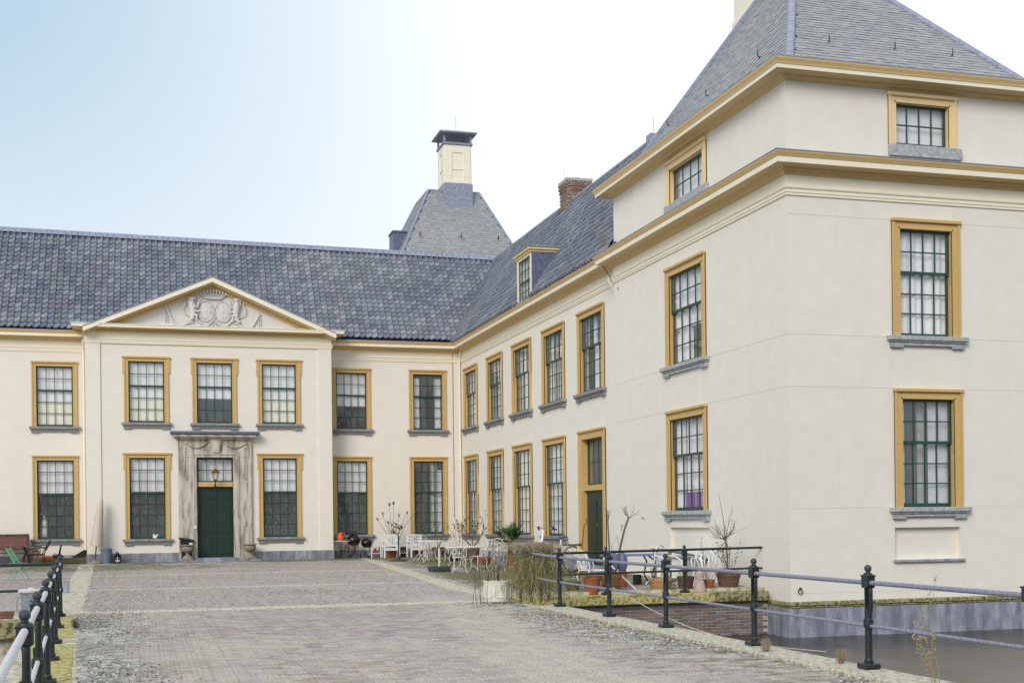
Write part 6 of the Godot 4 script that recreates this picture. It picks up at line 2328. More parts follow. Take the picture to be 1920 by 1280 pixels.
func wall_lantern() -> void:
	var t := thing("wall_lantern", "small six-sided glass lantern on a bracket above the green double door", "lantern", Vector3(-10.3, 3.0, 1.03))
	var g := Geo.new()
	g.tube([Vector3(0, 0.02, 0), Vector3(0, -0.02, 0.12), Vector3(0, 0.06, 0.24), Vector3(0, 0.13, 0.26)], [0.022, 0.02, 0.018, 0.016], 8)
	g.ball(Vector3(0, -0.03, 0.1), Vector3.ONE * 0.04, 8)
	g.lathe([[0.03, 0.13], [0.06, 0.16], [0.07, 0.2]], Vector3(0, 0, 0.27), 6)
	obj("bracket", g, M.black_plastic, t)
	g = Geo.new()
	for k in 6:
		var d := Vector3(cos(TAU * k / 6.0), 0, sin(TAU * k / 6.0))
		g.rod(Vector3(0, 0.2, 0.27) + d * 0.075, Vector3(0, 0.48, 0.27) + d * 0.155, 0.007, 4)
		g.rod(Vector3(0, 0.48, 0.27) + d * 0.155, Vector3(0, 0.48, 0.27) + d.rotated(Vector3.UP, -TAU / 6.0) * 0.155, 0.008, 4)
	g.lathe([[0.165, 0.485], [0.1, 0.56], [0.05, 0.575], [0.05, 0.62], [0.02, 0.64], [0.0, 0.7]], Vector3(0, 0, 0.27), 6)
	obj("cage", g, M.brass, t)
	g = Geo.new()
	g.lathe([[0.07, 0.2], [0.148, 0.478]], Vector3(0, 0, 0.27), 6)
	obj("glass", g, M.glass, t)
	g = Geo.new()
	g.lathe([[0.0, 0.22], [0.02, 0.22], [0.022, 0.3], [0.03, 0.36], [0.0, 0.4]], Vector3(0, 0, 0.27), 10)
	obj("bulb", g, M.white_plastic, t)


func entrance_things() -> void:
	var u := urn()
	tag(u, "left stone urn by the door, in front of the black letterbox")
	u.position = Vector3(-11.4, 0.06, 1.5)
	dup(u, "right stone urn by the door, standing alone", Vector3(-9.02, 0.06, 1.5), 0.4, "stone urns flanking the door")
	wall_lantern()
	var t := thing("letterbox", "black sloping-topped letterbox standing behind the left urn", "letterbox", Vector3(-11.42, 0.06, 1.15))
	var g := Geo.new()
	g.cbox(Vector3(-0.24, 0.45, -0.12), Vector3(0.24, 0.78, 0.12), 0.01)
	g.box(Vector3(-0.2, 0.0, -0.09), Vector3(0.2, 0.46, 0.09))
	obj("box", g, M.letterbox_black, t)
	g = Geo.new()
	g.xf = Transform3D(Basis(Vector3.BACK, -0.16) * Basis(Vector3.RIGHT, 0.3), Vector3(0, 0.83, 0))
	g.cbox(Vector3(-0.29, -0.02, -0.17), Vector3(0.29, 0.02, 0.17), 0.008)
	obj("lid", g, M.letterbox_black, t)
	g = Geo.new()
	g.box(Vector3(0.1, 0.6, 0.118), Vector3(0.22, 0.68, 0.126))
	obj("label_card", g, M.white_plastic, t)
	# left of the projecting block
	t = thing("parasol", "closed beige parasol leaning against the wall beside the grey bin", "parasol", Vector3(-14.83, 0, 1.5))
	g = Geo.new()
	g.lathe([[0.0, 0.0], [0.26, 0.0], [0.27, 0.03], [0.24, 0.07], [0.06, 0.1], [0.05, 0.16], [0.0, 0.16]], Vector3.ZERO, 20)
	obj("base", g, M.urn_stone, t)
	g = Geo.new()
	g.rod(Vector3(0, 0.05, 0), Vector3(0.25, 2.5, -0.1), 0.024, 8)
	obj("pole", g, M.old_wood, t)
	g = Geo.new()
	g.xf = Transform3D(Basis(Vector3.BACK, -0.1) * Basis(Vector3.RIGHT, -0.04), Vector3(0.06, 0.66, -0.02))
	g.lathe([[0.2, 0.0], [0.205, 0.1], [0.175, 0.6], [0.13, 1.3], [0.085, 1.78], [0.03, 1.84], [0.0, 1.85]], Vector3.ZERO, 48, true, 0.09, 8)
	obj("canopy", g, M.canvas, t)
	t = thing("dustbin", "ribbed grey-blue dustbin against the projecting wall, left of the front door", "dustbin", Vector3(-14.4, 0, 1.45))
	g = Geo.new()
	g.lathe([[0.0, 0.0], [0.17, 0.0], [0.2, 0.52]], Vector3.ZERO, 40, false, 0.012, 20)
	obj("body", g, M.bin_blue, t)
	g = Geo.new()
	g.lathe([[0.215, 0.51], [0.22, 0.55], [0.2, 0.575], [0.1, 0.59], [0.0, 0.595]], Vector3.ZERO, 24)
	obj("lid", g, M.bin_blue, t)
	t = thing("house_lantern", "little black house-shaped lantern beside the grey dustbin", "lantern", Vector3(-14.0, 0, 1.4))
	g = Geo.new()
	g.cbox(Vector3(-0.12, 0.0, -0.1), Vector3(0.12, 0.26, 0.1), 0.006)
	obj("walls", g, M.black_plastic, t)
	g = Geo.new()
	g.prism([Vector2(-0.16, 0.25), Vector2(0.16, 0.25), Vector2(0.0, 0.45)], -0.12, 0.12)
	obj("roof", g, M.letterbox_black, t)
	for q in [[-0.05, 0.06, 0.11], [0.0, 0.06, 0.11], [0.05, 0.06, 0.11], [0.0, 0.16, 0.09]]:
		g = Geo.new()
		g.box(Vector3(q[0] - 0.016, q[1], 0.095), Vector3(q[0] + 0.016, q[1] + 0.075, 0.106))
		obj("window", g, M.white_plastic, t)
	t = thing("figurine", "white hen-shaped ornament on the sill left of the front door", "ornament", Vector3(-12.6, 0.91, 1.12))
	g = Geo.new()
	g.ball(Vector3(0, 0.07, 0), Vector3(0.09, 0.07, 0.05), 10)
	g.ball(Vector3(-0.05, 0.15, 0), Vector3(0.035, 0.05, 0.03), 8)
	g.ball(Vector3(0.08, 0.14, 0), Vector3(0.03, 0.05, 0.02), 8)
	obj("body", g, M.white_plastic, t)
	g = Geo.new()
	g.ball(Vector3(-0.055, 0.2, 0), Vector3(0.02, 0.015, 0.008), 6)
	obj("comb", g, M.red, t)
	t = thing("white_figure", "white robed figurine behind the glass of the lower window at the far left", "ornament", Vector3(-16.75, 0.98, -0.32))
	g = Geo.new()
	g.lathe([[0.0, 0.0], [0.14, 0.0], [0.12, 0.3], [0.1, 0.55], [0.11, 0.62], [0.05, 0.72], [0.0, 0.74]], Vector3.ZERO, 14, true, 0.06, 7)
	g.ball(Vector3(0, 0.82, 0), Vector3(0.06, 0.08, 0.06), 10)
	obj("body", g, M.white_plastic, t)


func left_terrace_things() -> void:
	var t := thing("settle", "dark high-backed wooden settle with reddish back panel against the far left wall", "bench", Vector3(-17.85, 0, 0.6))
	var g := Geo.new()
	g.cbox(Vector3(-0.75, 0.55, -0.25), Vector3(0.58, 0.62, -0.19), 0.008)
	g.cbox(Vector3(-0.75, 1.06, -0.25), Vector3(0.58, 1.16, -0.19), 0.008)
	g.cbox(Vector3(0.5, 0.0, -0.26), Vector3(0.6, 1.16, -0.18), 0.008)
	g.cbox(Vector3(-0.8, 0.0, -0.26), Vector3(-0.7, 1.16, -0.18), 0.008)
	obj("back_frame", g, M.old_wood, t)
	g = Geo.new()
	g.box(Vector3(-0.72, 0.6, -0.24), Vector3(0.52, 1.08, -0.205))
	obj("back_panel", g, M.red_wood, t)
	g = Geo.new()
	g.cbox(Vector3(-0.8, 0.42, -0.2), Vector3(0.6, 0.46, 0.28), 0.008)
	for x in [-0.75, 0.52]:
		g.cbox(Vector3(x, 0.0, 0.2), Vector3(x + 0.07, 0.42, 0.27), 0.006)
	obj("seat", g, M.old_wood, t)
	t = thing("garden_table", "dark slatted wooden garden table with rusty iron legs before the settle", "table", Vector3(-17.8, 0, 3.2))
	for k in 6:
		g = Geo.new()
		g.cbox(Vector3(-0.9, 0.7, -0.42 + k * 0.14), Vector3(0.82, 0.73, -0.3 + k * 0.14), 0.006)
		obj("top_plank", g, M.old_wood, t)
	for sx in [-0.7, 0.6]:
		for sz in [-0.3, 0.3]:
			g = Geo.new()
			g.tube([Vector3(sx, 0.7, sz), Vector3(sx + 0.06, 0.5, sz), Vector3(sx - 0.04, 0.25, sz), Vector3(sx + 0.04, 0.0, sz)], [0.03, 0.026, 0.024, 0.03], 7)
			obj("leg", g, M.rusty_iron, t)
	g = Geo.new()
	for sx in [-0.7, 0.6]:
		g.tube([Vector3(sx, 0.35, -0.3), Vector3(sx, 0.5, 0.0), Vector3(sx, 0.35, 0.3)], [0.014, 0.014, 0.014], 5)
	g.tube([Vector3(-0.7, 0.48, 0), Vector3(-0.05, 0.3, 0), Vector3(0.6, 0.48, 0)], [0.014, 0.014, 0.014], 5)
	obj("stretcher", g, M.rusty_iron, t)
	t = thing("folding_chair", "pale green metal folding chair at the far left, behind the quay rail", "folding chair", Vector3(-16.35, 0, 15.2), 1.35)
	g = Geo.new()
	for s in [-1.0, 1.0]:
		g.tube([Vector3(s * 0.2, 0.0, 0.27), Vector3(s * 0.2, 0.46, 0.0), Vector3(s * 0.2, 0.88, -0.24)], [0.014, 0.014, 0.014], 7)
		g.rod(Vector3(s * 0.18, 0.0, -0.24), Vector3(s * 0.18, 0.45, 0.2), 0.013, 7)
	obj("frame", g, M.green_chair, t)
	g = Geo.new()
	g.cbox(Vector3(-0.2, 0.445, -0.2), Vector3(0.2, 0.465, 0.22), 0.006)
	obj("seat", g, M.green_chair, t)
	for k in 4:
		g = Geo.new()
		g.quad(Vector3(-0.15 + k * 0.08, 0.52, -0.03), Vector3(-0.09 + k * 0.08, 0.52, -0.03), Vector3(-0.09 + k * 0.08, 0.87, -0.235), Vector3(-0.15 + k * 0.08, 0.87, -0.235), Vector3(0, 1, 2))
		g.quad(Vector3(-0.15 + k * 0.08, 0.52, -0.045), Vector3(-0.09 + k * 0.08, 0.52, -0.045), Vector3(-0.09 + k * 0.08, 0.87, -0.25), Vector3(-0.15 + k * 0.08, 0.87, -0.25), Vector3(0, -1, -2))
		obj("back_slat", g, M.green_chair, t)
	t = thing("iron_bench", "cast-iron garden bench with scrolled arms, side on below the left window", "bench", Vector3(-16.85, 0, 1.7))
	for sz in [-0.45, 0.55]:
		g = Geo.new()
		g.tube([Vector3(0.25, 0.0, sz), Vector3(0.2, 0.4, sz), Vector3(0.28, 0.6, sz), Vector3(0.45, 0.92, sz)], [0.02, 0.02, 0.02, 0.02], 6)
		g.tube([Vector3(-0.35, 0.0, sz), Vector3(-0.22, 0.2, sz), Vector3(-0.32, 0.38, sz), Vector3(-0.4, 0.5, sz), Vector3(-0.3, 0.58, sz)], [0.02, 0.018, 0.018, 0.018, 0.016], 6)
		g.tube([Vector3(-0.4, 0.56, sz), Vector3(-0.2, 0.62, sz), Vector3(0.05, 0.66, sz), Vector3(0.3, 0.64, sz)], [0.02, 0.02, 0.02, 0.02], 6)
		var p := []
		var r := []
		for k in 19:
			var a := TAU * k / 18.0
			p.append(Vector3(-0.08 + 0.14 * cos(a), 0.52 + 0.13 * sin(a), sz))
			r.append(0.016)
		g.tube(p, r, 6, false)
		for k in 4:
			var a := PI * k / 4.0
			g.rod(Vector3(-0.08 - 0.13 * cos(a), 0.52 - 0.12 * sin(a), sz), Vector3(-0.08 + 0.13 * cos(a), 0.52 + 0.12 * sin(a), sz), 0.008, 4)
		g.rod(Vector3(-0.34, 0.38, sz), Vector3(0.22, 0.38, sz), 0.018)
		obj("end_frame", g, M.rusty_iron, t)
	for k in 5:
		g = Geo.new()
		g.cbox(Vector3(-0.34 + k * 0.11, 0.39, -0.6), Vector3(-0.26 + k * 0.11, 0.415, 0.7), 0.006)
		obj("seat_slat", g, M.old_wood, t)
	for k in 4:
		g = Geo.new()
		var c := Vector3(0.3 + k * 0.045, 0.6 + k * 0.09, 0)
		g.cbox(c + Vector3(-0.015, -0.035, -0.6), c + Vector3(0.015, 0.035, 0.7), 0.006)
		obj("back_slat", g, M.old_wood, t)
	t = thing("timber_beam", "long mossy timber beam lying along the wall left of the parasol", "beam", Vector3(-16.4, 0, 0.62))
	g = Geo.new()
	g.cbox(Vector3(-1.0, 0.0, -0.13), Vector3(1.2, 0.22, 0.13), 0.02)
	obj("beam", g, M.timber, t)
	t = thing("hedge_trimmer", "orange and black hand tool with an upright handle on the timber beam", "garden tool", Vector3(-16.3, 0.22, 0.62))
	g = Geo.new()
	g.rod(Vector3(-0.5, 0.05, 0), Vector3(-0.05, 0.06, 0), 0.045, 8)
	g.rod(Vector3(-0.75, 0.02, 0.05), Vector3(-0.55, 0.28, 0.02), 0.035, 8)
	obj("shaft", g, M.orange, t)
	g = Geo.new()
	g.cbox(Vector3(-0.08, 0.0, -0.1), Vector3(0.28, 0.12, 0.1), 0.03)
	g.tube([Vector3(0.15, 0.1, 0), Vector3(0.17, 0.3, 0), Vector3(0.22, 0.5, 0.02)], [0.05, 0.035, 0.03], 8)
	g.tube([Vector3(-0.1, 0.1, 0), Vector3(0.0, 0.17, 0), Vector3(0.1, 0.12, 0)], [0.02, 0.02, 0.02], 6)
	obj("body", g, M.black_plastic, t)
	t = thing("folded_sheet", "stiff black folded sheet standing against the drainpipe on the timber", "sheet", Vector3(-15.25, 0.22, 0.4))
	g = Geo.new()
	g.prism([Vector2(-0.5, 0.0), Vector2(0.12, 0.0), Vector2(0.14, 0.26), Vector2(0.0, 0.3)], -0.02, 0.02)
	g.prism([Vector2(-0.3, 0.0), Vector2(0.2, 0.0), Vector2(0.1, 0.2)], 0.04, 0.07)
	obj("sheet", g, M.black_plastic, t)
	# on the quay
	t = thing("lidded_bin", "grey plastic lidded bucket with frost on its lid, on the left quay", "bin", Vector3(-14.74, 0.0, 30.65))
	g = Geo.new()
	g.lathe([[0.0, 0.0], [0.15, 0.0], [0.165, 0.4], [0.185, 0.41], [0.185, 0.44]], Vector3.ZERO, 24)
	g.cbox(Vector3(-0.03, 0.3, 0.15), Vector3(0.05, 0.42, 0.2), 0.01)
	g.tube([Vector3(-0.18, 0.36, 0), Vector3(-0.22, 0.3, 0), Vector3(-0.22, 0.15, 0), Vector3(-0.17, 0.1, 0)], [0.008, 0.008, 0.008, 0.008], 5)
	obj("body", g, M.grey_plastic, t)
	g = Geo.new()
	g.lathe([[0.2, 0.43], [0.205, 0.46], [0.19, 0.475], [0.06, 0.48], [0.05, 0.5], [0.0, 0.505]], Vector3.ZERO, 24)
	obj("lid", g, M.frosted_white, t)
	for k in 2:
		t = thing("loose_brick", ["lower red brick lying beside the grey lidded bucket", "upper red brick stacked beside the grey lidded bucket"][k], "brick", Vector3(-15.12 + k * 0.02, 0.02 + k * 0.062, 30.75), 0.15 * k)
		g = Geo.new()
		g.cbox(Vector3(-0.11, 0, -0.055), Vector3(0.11, 0.06, 0.055), 0.006)
		obj("block", g, M.red_wood, t)
	t = thing("grey_board", "small zinc-grey board standing on the paving behind the bridge railing", "board", Vector3(-14.72, 0.0, 22.6))
	g = Geo.new()
	g.cbox(Vector3(-0.12, 0.0, -0.02), Vector3(0.12, 0.26, 0.02), 0.006)
	g.cbox(Vector3(-0.13, 0.24, -0.03), Vector3(0.13, 0.27, 0.03), 0.006)
	obj("board", g, M.blue_stone, t)


func seating_things() -> void:
	var t := round_table("round_table", "round white-topped table with black legs by the left of two grills", Vector3(-5.25, 0, 0.75), 0.36, 0.72, "white_paint", "rusty_iron")
	t = thing("jug", "orange earthenware jug on the round table by the grills", "jug", Vector3(-5.33, 0.72, 0.8))
	var g := Geo.new()
	g.lathe([[0.0, 0.0], [0.09, 0.0], [0.135, 0.08], [0.14, 0.15], [0.1, 0.23], [0.075, 0.27], [0.09, 0.33], [0.075, 0.33], [0.06, 0.28]], Vector3.ZERO, 18, true)
	g.tube([Vector3(0.08, 0.3, 0), Vector3(0.16, 0.28, 0), Vector3(0.17, 0.2, 0), Vector3(0.13, 0.14, 0)], [0.014, 0.014, 0.013, 0.012], 6)
	obj("body", g, M.orange, t)
	t = kettle_grill()
	tag(t, "larger black kettle grill next to the table with the orange jug")
	t.position = Vector3(-4.78, 0, 0.75)
	var grill := dup(t, "second black kettle grill, nearer the white side table", Vector3(-4.3, 0, 1.1), 0.9, "black kettle grills")
	grill.scale = Vector3.ONE * 0.84
	t = side_table()
	tag(t, "white side table with a red lantern on its shelf")
	t.position = Vector3(-3.92, 0, 0.95)
	dup(t, "white side table between the two white armchairs", Vector3(-2.84, 0, 0.95), 0.0, "white side tables")
	t = thing("red_lantern", "small red lantern on the lower shelf of the left side table", "lantern", Vector3(-3.94, 0.19, 1.0))
	g = Geo.new()
	g.lathe([[0.0, 0.0], [0.07, 0.0], [0.07, 0.03], [0.05, 0.04], [0.055, 0.15], [0.04, 0.19], [0.0, 0.21]], Vector3.ZERO, 12)
	g.tube([Vector3(-0.05, 0.17, 0), Vector3(0, 0.26, 0), Vector3(0.05, 0.17, 0)], [0.005, 0.005, 0.005], 4)
	obj("body", g, M.red, t)
	t = garden_armchair()
	tag(t, "white slatted armchair beside the side table with the red lantern")
	t.position = Vector3(-3.36, 0, 1.35)
	dup(t, "white slatted armchair under the dark corner window", Vector3(-2.3, 0, 1.35), 0.12, "white slatted garden armchairs")
	t = thing("storage_crate", "brown wooden crate showing below the left white armchair", "crate", Vector3(-3.3, 0, 0.95))
	g = Geo.new()
	g.cbox(Vector3(-0.22, 0, -0.15), Vector3(0.22, 0.4, 0.12), 0.01)
	obj("box", g, M.terracotta, t)
	t = thing("blue_tub", "blue plastic tub behind the dark parasol foot", "tub", Vector3(-2.85, 0, 0.62))
	g = Geo.new()
	g.lathe([[0.0, 0.0], [0.16, 0.0], [0.19, 0.34], [0.2, 0.36], [0.17, 0.36]], Vector3.ZERO, 20)
	obj("body", g, M.blue_bin, t)
	t = thing("parasol_stand", "dark round parasol foot with a bare stub of pole", "parasol foot", Vector3(-3.87, 0, 5.6))
	g = Geo.new()
	g.lathe([[0.0, 0.0], [0.34, 0.0], [0.34, 0.03], [0.28, 0.06], [0.06, 0.09], [0.05, 0.2], [0.0, 0.2]], Vector3.ZERO, 24)
	obj("foot", g, M.slate_grey, t)
	g = Geo.new()
	g.rod(Vector3(0, 0.1, 0), Vector3(0, 0.95, 0), 0.028, 10)
	obj("pole", g, M.slate_grey, t)
	t = folding_chair()
	tag(t, "white slatted folding chair left of the rear bistro table")
	t.position = Vector3(-3.05, 0, 5.6)
	t.rotation.y = 0.9
	round_table("bistro_table", "white round bistro table behind the slate-grey parasol block", Vector3(-3.03, 0, 7.4), 0.55, 0.76, "white_paint", "wire_white")
	round_table("bistro_table", "nearest white round bistro table on curved thin legs", Vector3(-3.65, 0, 14.9), 0.62, 0.7, "white_paint", "wire_white")
	round_table("bistro_table", "small white table beside the palm, bearing plants", Vector3(-1.98, 0, 12.4), 0.42, 0.86, "white_paint", "wire_white")
	var ch := wire_chair()
	tag(ch, "white curled-iron chair right of the rear bistro table, its back to the wall")
	ch.position = Vector3(-2.4, 0, 7.2)
	ch.rotation.y = -1.3
	for q in [["white curled-iron chair behind the rear bistro table", -3.0, 6.3, 0.3], ["white curled-iron chair drawn up behind the nearest bistro table", -3.5, 13.2, 0.2], ["white curled-iron chair left of the nearest bistro table, facing the wall", -4.35, 17.1, 2.9], ["white curled-iron chair left of the blue pot, its seat towards the table", -3.6, 16.4, -1.2], ["white curled-iron chair in front of the light blue pot", -2.8, 15.8, 2.6]]:
		dup(ch, q[0], Vector3(q[1], 0, q[2]), q[3], "white iron bistro chairs")
	t = thing("parasol_block", "square slate-grey parasol block carrying a white pole", "parasol foot", Vector3(-4.7, 0, 16.0), 0.05)
	g = Geo.new()
	g.cbox(Vector3(-0.28, 0.03, -0.28), Vector3(0.28, 0.16, 0.28), 0.015)
	for sx in [-1.0, 1.0]:
		for sz in [-1.0, 1.0]:
			g.lathe([[0.0, 0.0], [0.03, 0.0], [0.03, 0.03]], Vector3(sx * 0.22, 0, sz * 0.22), 8)
	obj("block", g, M.slate_grey, t)
	g = Geo.new()
	g.lathe([[0.03, 0.16], [0.03, 0.64], [0.026, 0.65], [0.026, 0.7]], Vector3.ZERO, 10)
	obj("pole", g, M.wire_white, t)
	t = thing("watering_can", "dark teal watering can in front of the inner corner", "watering can", Vector3(-1.9, 0, 6.4))
	g = Geo.new()
	g.lathe([[0.0, 0.0], [0.22, 0.0], [0.25, 0.1], [0.25, 0.36], [0.2, 0.46], [0.1, 0.5], [0.1, 0.54]], Vector3.ZERO, 20, true)
	g.tube([Vector3(-0.22, 0.15, 0), Vector3(-0.42, 0.35, 0), Vector3(-0.5, 0.5, 0)], [0.035, 0.025, 0.03], 8)
	g.tube([Vector3(0.2, 0.42, 0), Vector3(0.34, 0.4, 0), Vector3(0.36, 0.2, 0), Vector3(0.25, 0.12, 0)], [0.018, 0.018, 0.018, 0.018], 6)
	obj("body", g, M.teal, t)
	bicycle()
	t = thing("white_table", "low white table behind the bicycle, beside the side wing", "table", Vector3(-2.45, 0, 18.3))
	g = Geo.new()
	g.cbox(Vector3(-0.35, 0.62, -0.7), Vector3(0.35, 0.67, 0.7), 0.01)
	obj("tabletop", g, M.white_paint, t)
	for sx in [-0.28, 0.28]:
		for sz in [-0.6, 0.6]:
			g = Geo.new()
			g.cbox(Vector3(sx - 0.03, 0, sz - 0.03), Vector3(sx + 0.03, 0.62, sz + 0.03), 0.006)
			obj("leg", g, M.white_paint, t)
	t = thing("float_pole", "thin pole with yellow floats leaning beside the green side door", "pole", Vector3(-2.45, -0.08, 22.0))
	g = Geo.new()
	g.rod(Vector3(-0.02, 0, 0), Vector3(0.14, 1.42, 0), 0.011, 6)
	g.tube([Vector3(0.14, 1.42, 0), Vector3(0.2, 1.46, 0), Vector3(0.2, 1.56, 0), Vector3(0.16, 1.58, 0)], [0.011, 0.01, 0.01, 0.008], 5)
	obj("pole", g, M.rusty_iron, t)
	for k in 2:
		g = Geo.new()
		g.lathe([[0.0, 0.0], [0.05, 0.02], [0.06, 0.08], [0.055, 0.18], [0.03, 0.24], [0.0, 0.25]], Vector3(-0.02, 0.3 + k * 0.34, 0.03), 12, true)
		obj("float", g, M.yellow, t)
	# terrace furniture
	var Y := -0.08
	t = thing("oval_table", "pale blue oval table on black iron legs, on the terrace", "table", Vector3(-2.3, Y, 25.4), 0.05)
	g = Geo.new()
	var ring := []
	for k in 32:
		ring.append(Vector2(cos(TAU * k / 32) * 0.85, sin(TAU * k / 32) * 0.5))
	g.xf = Transform3D(Basis(Vector3.RIGHT, PI / 2), Vector3(0, 0.75, 0))
	g.prism(ring, -0.015, 0.015)
	obj("tabletop", g, M.table_blue, t)
	for sx in [-0.45, 0.45]:
		for sz in [-0.25, 0.25]:
			g = Geo.new()
			g.tube([Vector3(sx * 0.6, 0.73, sz * 0.5), Vector3(sx * 0.9, 0.6, sz), Vector3(sx * 0.7, 0.3, sz * 0.8), Vector3(sx * 1.2, 0.0, sz * 1.3)], [0.02, 0.02, 0.018, 0.02], 7)
			obj("leg", g, M.black_plastic, t)
	g = Geo.new()
	g.rod(Vector3(-0.35, 0.36, 0), Vector3(0.35, 0.36, 0), 0.016)
	g.lathe([[0.1, 0.0], [0.1, 0.3]], Vector3(0.05, 0, 0), 10)
	obj("stretcher", g, M.black_plastic, t)
	for q in [["white cast-iron leaf-pattern chair tipped forward at the blue oval table", -2.15, 26.6, 0.6, 0.28], ["white cast-iron scroll chair behind the terrace post and statue", -1.1, 26.5, -0.5, 0.0], ["white garden chair left of the blue-grey globes", -3.45, 25.7, 1.8, 0.0]]:
		leaf_chair(q[0], Vector3(q[1], Y, q[2]), q[3], q[4])
	for k in 2:
		t = thing("blue_globe", ["blue-grey globe-shaped cover, left of a pair on the terrace", "blue-grey globe-shaped cover, right of a pair by the pollarded stems"][k], "cover", Vector3(-3.16 + 0.2 * k, Y, 26.3))
		g = Geo.new()
		g.ball(Vector3(0, 0.62, 0), Vector3(0.115, 0.23, 0.13), 18)
		obj("globe", g, M.blue_grey, t)
		g = Geo.new()
		g.lathe([[0.1, 0.0], [0.095, 0.4], [0.07, 0.46]], Vector3.ZERO, 14)
		obj("stand", g, M.red_wood if k == 0 else M.terracotta, t)
	t = thing("stick", "bare white stick leaning against the blue oval table", "stick", Vector3(-3.1, Y, 27.1))
	g = Geo.new()
	g.rod(Vector3(0.1, 0.0, 0.3), Vector3(-0.3, 0.72, -0.8), 0.018, 8)
	obj("stick", g, M.wire_white, t)
	t = thing("white_board", "sloping white board behind the terrace post, under the blind recess", "board", Vector3(-0.85, Y, 24.5))
	g = Geo.new()
	g.xf = Transform3D(Basis(Vector3.BACK, -0.2), Vector3(0, 0.78, 0))
	g.cbox(Vector3(-0.5, -0.025, -0.55), Vector3(0.5, 0.025, 0.55), 0.008)
	obj("board", g, M.white_paint, t)
	g = Geo.new()
	for sx in [-0.4, 0.4]:
		for sz in [-0.45, 0.45]:
			g.box(Vector3(sx - 0.03, 0.0, sz - 0.03), Vector3(sx + 0.03, 0.78 - sx * 0.2, sz + 0.03))
	obj("trestle", g, M.mossy_stone, t)
	statue(Vector3(-1.72, Y, 27.6))
	t = thing("rope", "thin pale cord strung from the second moat post down to the coping", "cord")
	g = Geo.new()
	var p := []
	var r := []
	for k in 25:
		var u := k / 24.0
		p.append(Vector3(lerpf(-6.25, -6.05, u), lerpf(0.47, 0.06, u) - 0.22 * sin(PI * u), lerpf(34.35, 40.2, u)))
		r.append(0.006)
	g.tube(p, r, 5)
	g.tube([Vector3(-6.25, 0.46, 34.29), Vector3(-6.34, 0.47, 34.33), Vector3(-6.3, 0.45, 34.41), Vector3(-6.25, 0.46, 34.36)], [0.007, 0.007, 0.007, 0.007], 5)
	g.ball(p[8], Vector3.ONE * 0.022, 7)
	obj("cord", g, M.cord, t)


func leaf_chair(label: String, at: Vector3, turn: float, tip: float) -> void:
	var t := thing("iron_chair", label, "garden chair", at, turn, "white cast-iron terrace chairs")
	var f := Transform3D(Basis(Vector3.RIGHT, tip), Vector3(0, tip * 0.25, 0))
	var g := Geo.new(Vector3.ZERO, f)
	for k in 9:
		g.tube([Vector3(-0.2 + k * 0.05, 0.44, -0.2), Vector3(-0.22 + k * 0.055, 0.42, 0.0), Vector3(-0.24 + k * 0.06, 0.44, 0.24)], [0.012, 0.012, 0.012], 5)
	for z in [-0.2, 0.02, 0.24]:
		g.rod(Vector3(-0.23, 0.44, z), Vector3(0.23, 0.44, z), 0.014, 6)
	obj("seat", g, M.white_paint, t)
	g = Geo.new(Vector3.ZERO, f)
	var p := []
	var r := []
	for k in 13:
		var a := PI * k / 12.0
		p.append(Vector3(-cos(a) * 0.23, 0.46 + 0.42 * pow(sin(a), 0.6), -0.2 - 0.1 * sin(a)))
		r.append(0.016)
	g.tube(p, r, 6)
	for k in 7:
		var u := lerpf(-0.17, 0.17, k / 6.0)
		g.tube([Vector3(u * 0.6, 0.46, -0.2), Vector3(u * 1.1 + 0.03 * sin(k * 2.0), 0.64, -0.25), Vector3(u * 0.9, 0.82, -0.29)], [0.012, 0.016, 0.01], 5)
		g.ball(Vector3(u * 1.05, 0.66 + 0.05 * cos(k * 1.7), -0.26), Vector3(0.03, 0.045, 0.012), 6)
	obj("backrest", g, M.white_paint, t)
	for s in [-1.0, 1.0]:
		g = Geo.new(Vector3.ZERO, f)
		g.tube([Vector3(s * 0.23, 0.66, -0.24), Vector3(s * 0.27, 0.68, 0.0), Vector3(s * 0.27, 0.64, 0.17), Vector3(s * 0.25, 0.52, 0.22), Vector3(s * 0.24, 0.44, 0.18)], [0.014, 0.016, 0.018, 0.014, 0.012], 6)
		obj("armrest", g, M.white_paint, t)
		for z in [-1.0, 1.0]:
			g = Geo.new(Vector3.ZERO, f)
			g.tube([Vector3(s * 0.2, 0.44, z * 0.2), Vector3(s * 0.24, 0.3, z * 0.24), Vector3(s * 0.2, 0.14, z * 0.2), Vector3(s * 0.26, 0.0, z * 0.27)], [0.016, 0.018, 0.014, 0.018], 6)
			obj("leg", g, M.white_paint, t)


func statue(at: Vector3) -> void:
	var t := thing("statuette", "weathered pinkish garden statuette of a robed woman, among the terrace pots", "statue", at, 0.4)
	var g := Geo.new()
	g.lathe([[0.0, 0.0], [0.13, 0.0], [0.14, 0.03], [0.115, 0.12], [0.095, 0.22], [0.075, 0.29], [0.07, 0.33], [0.085, 0.38], [0.08, 0.42], [0.04, 0.445], [0.026, 0.455], [0.024, 0.47]], Vector3.ZERO, 36, true, 0.07, 9)
	g.ball(Vector3(0, 0.505, 0.004), Vector3(0.034, 0.042, 0.038), 12)
	g.ball(Vector3(0, 0.515, -0.014), Vector3(0.04, 0.042, 0.036), 10)
	g.ball(Vector3(0, 0.503, 0.042), Vector3(0.006, 0.009, 0.008), 6)
	for s in [-1.0, 1.0]:
		g.tube([Vector3(s * 0.075, 0.415, 0.0), Vector3(s * 0.095, 0.33, 0.02), Vector3(s * 0.06, 0.27, 0.07), Vector3(s * 0.012, 0.29, 0.085)], [0.024, 0.02, 0.016, 0.012], 8)
	obj("figure", g, M.statue_pink, t)


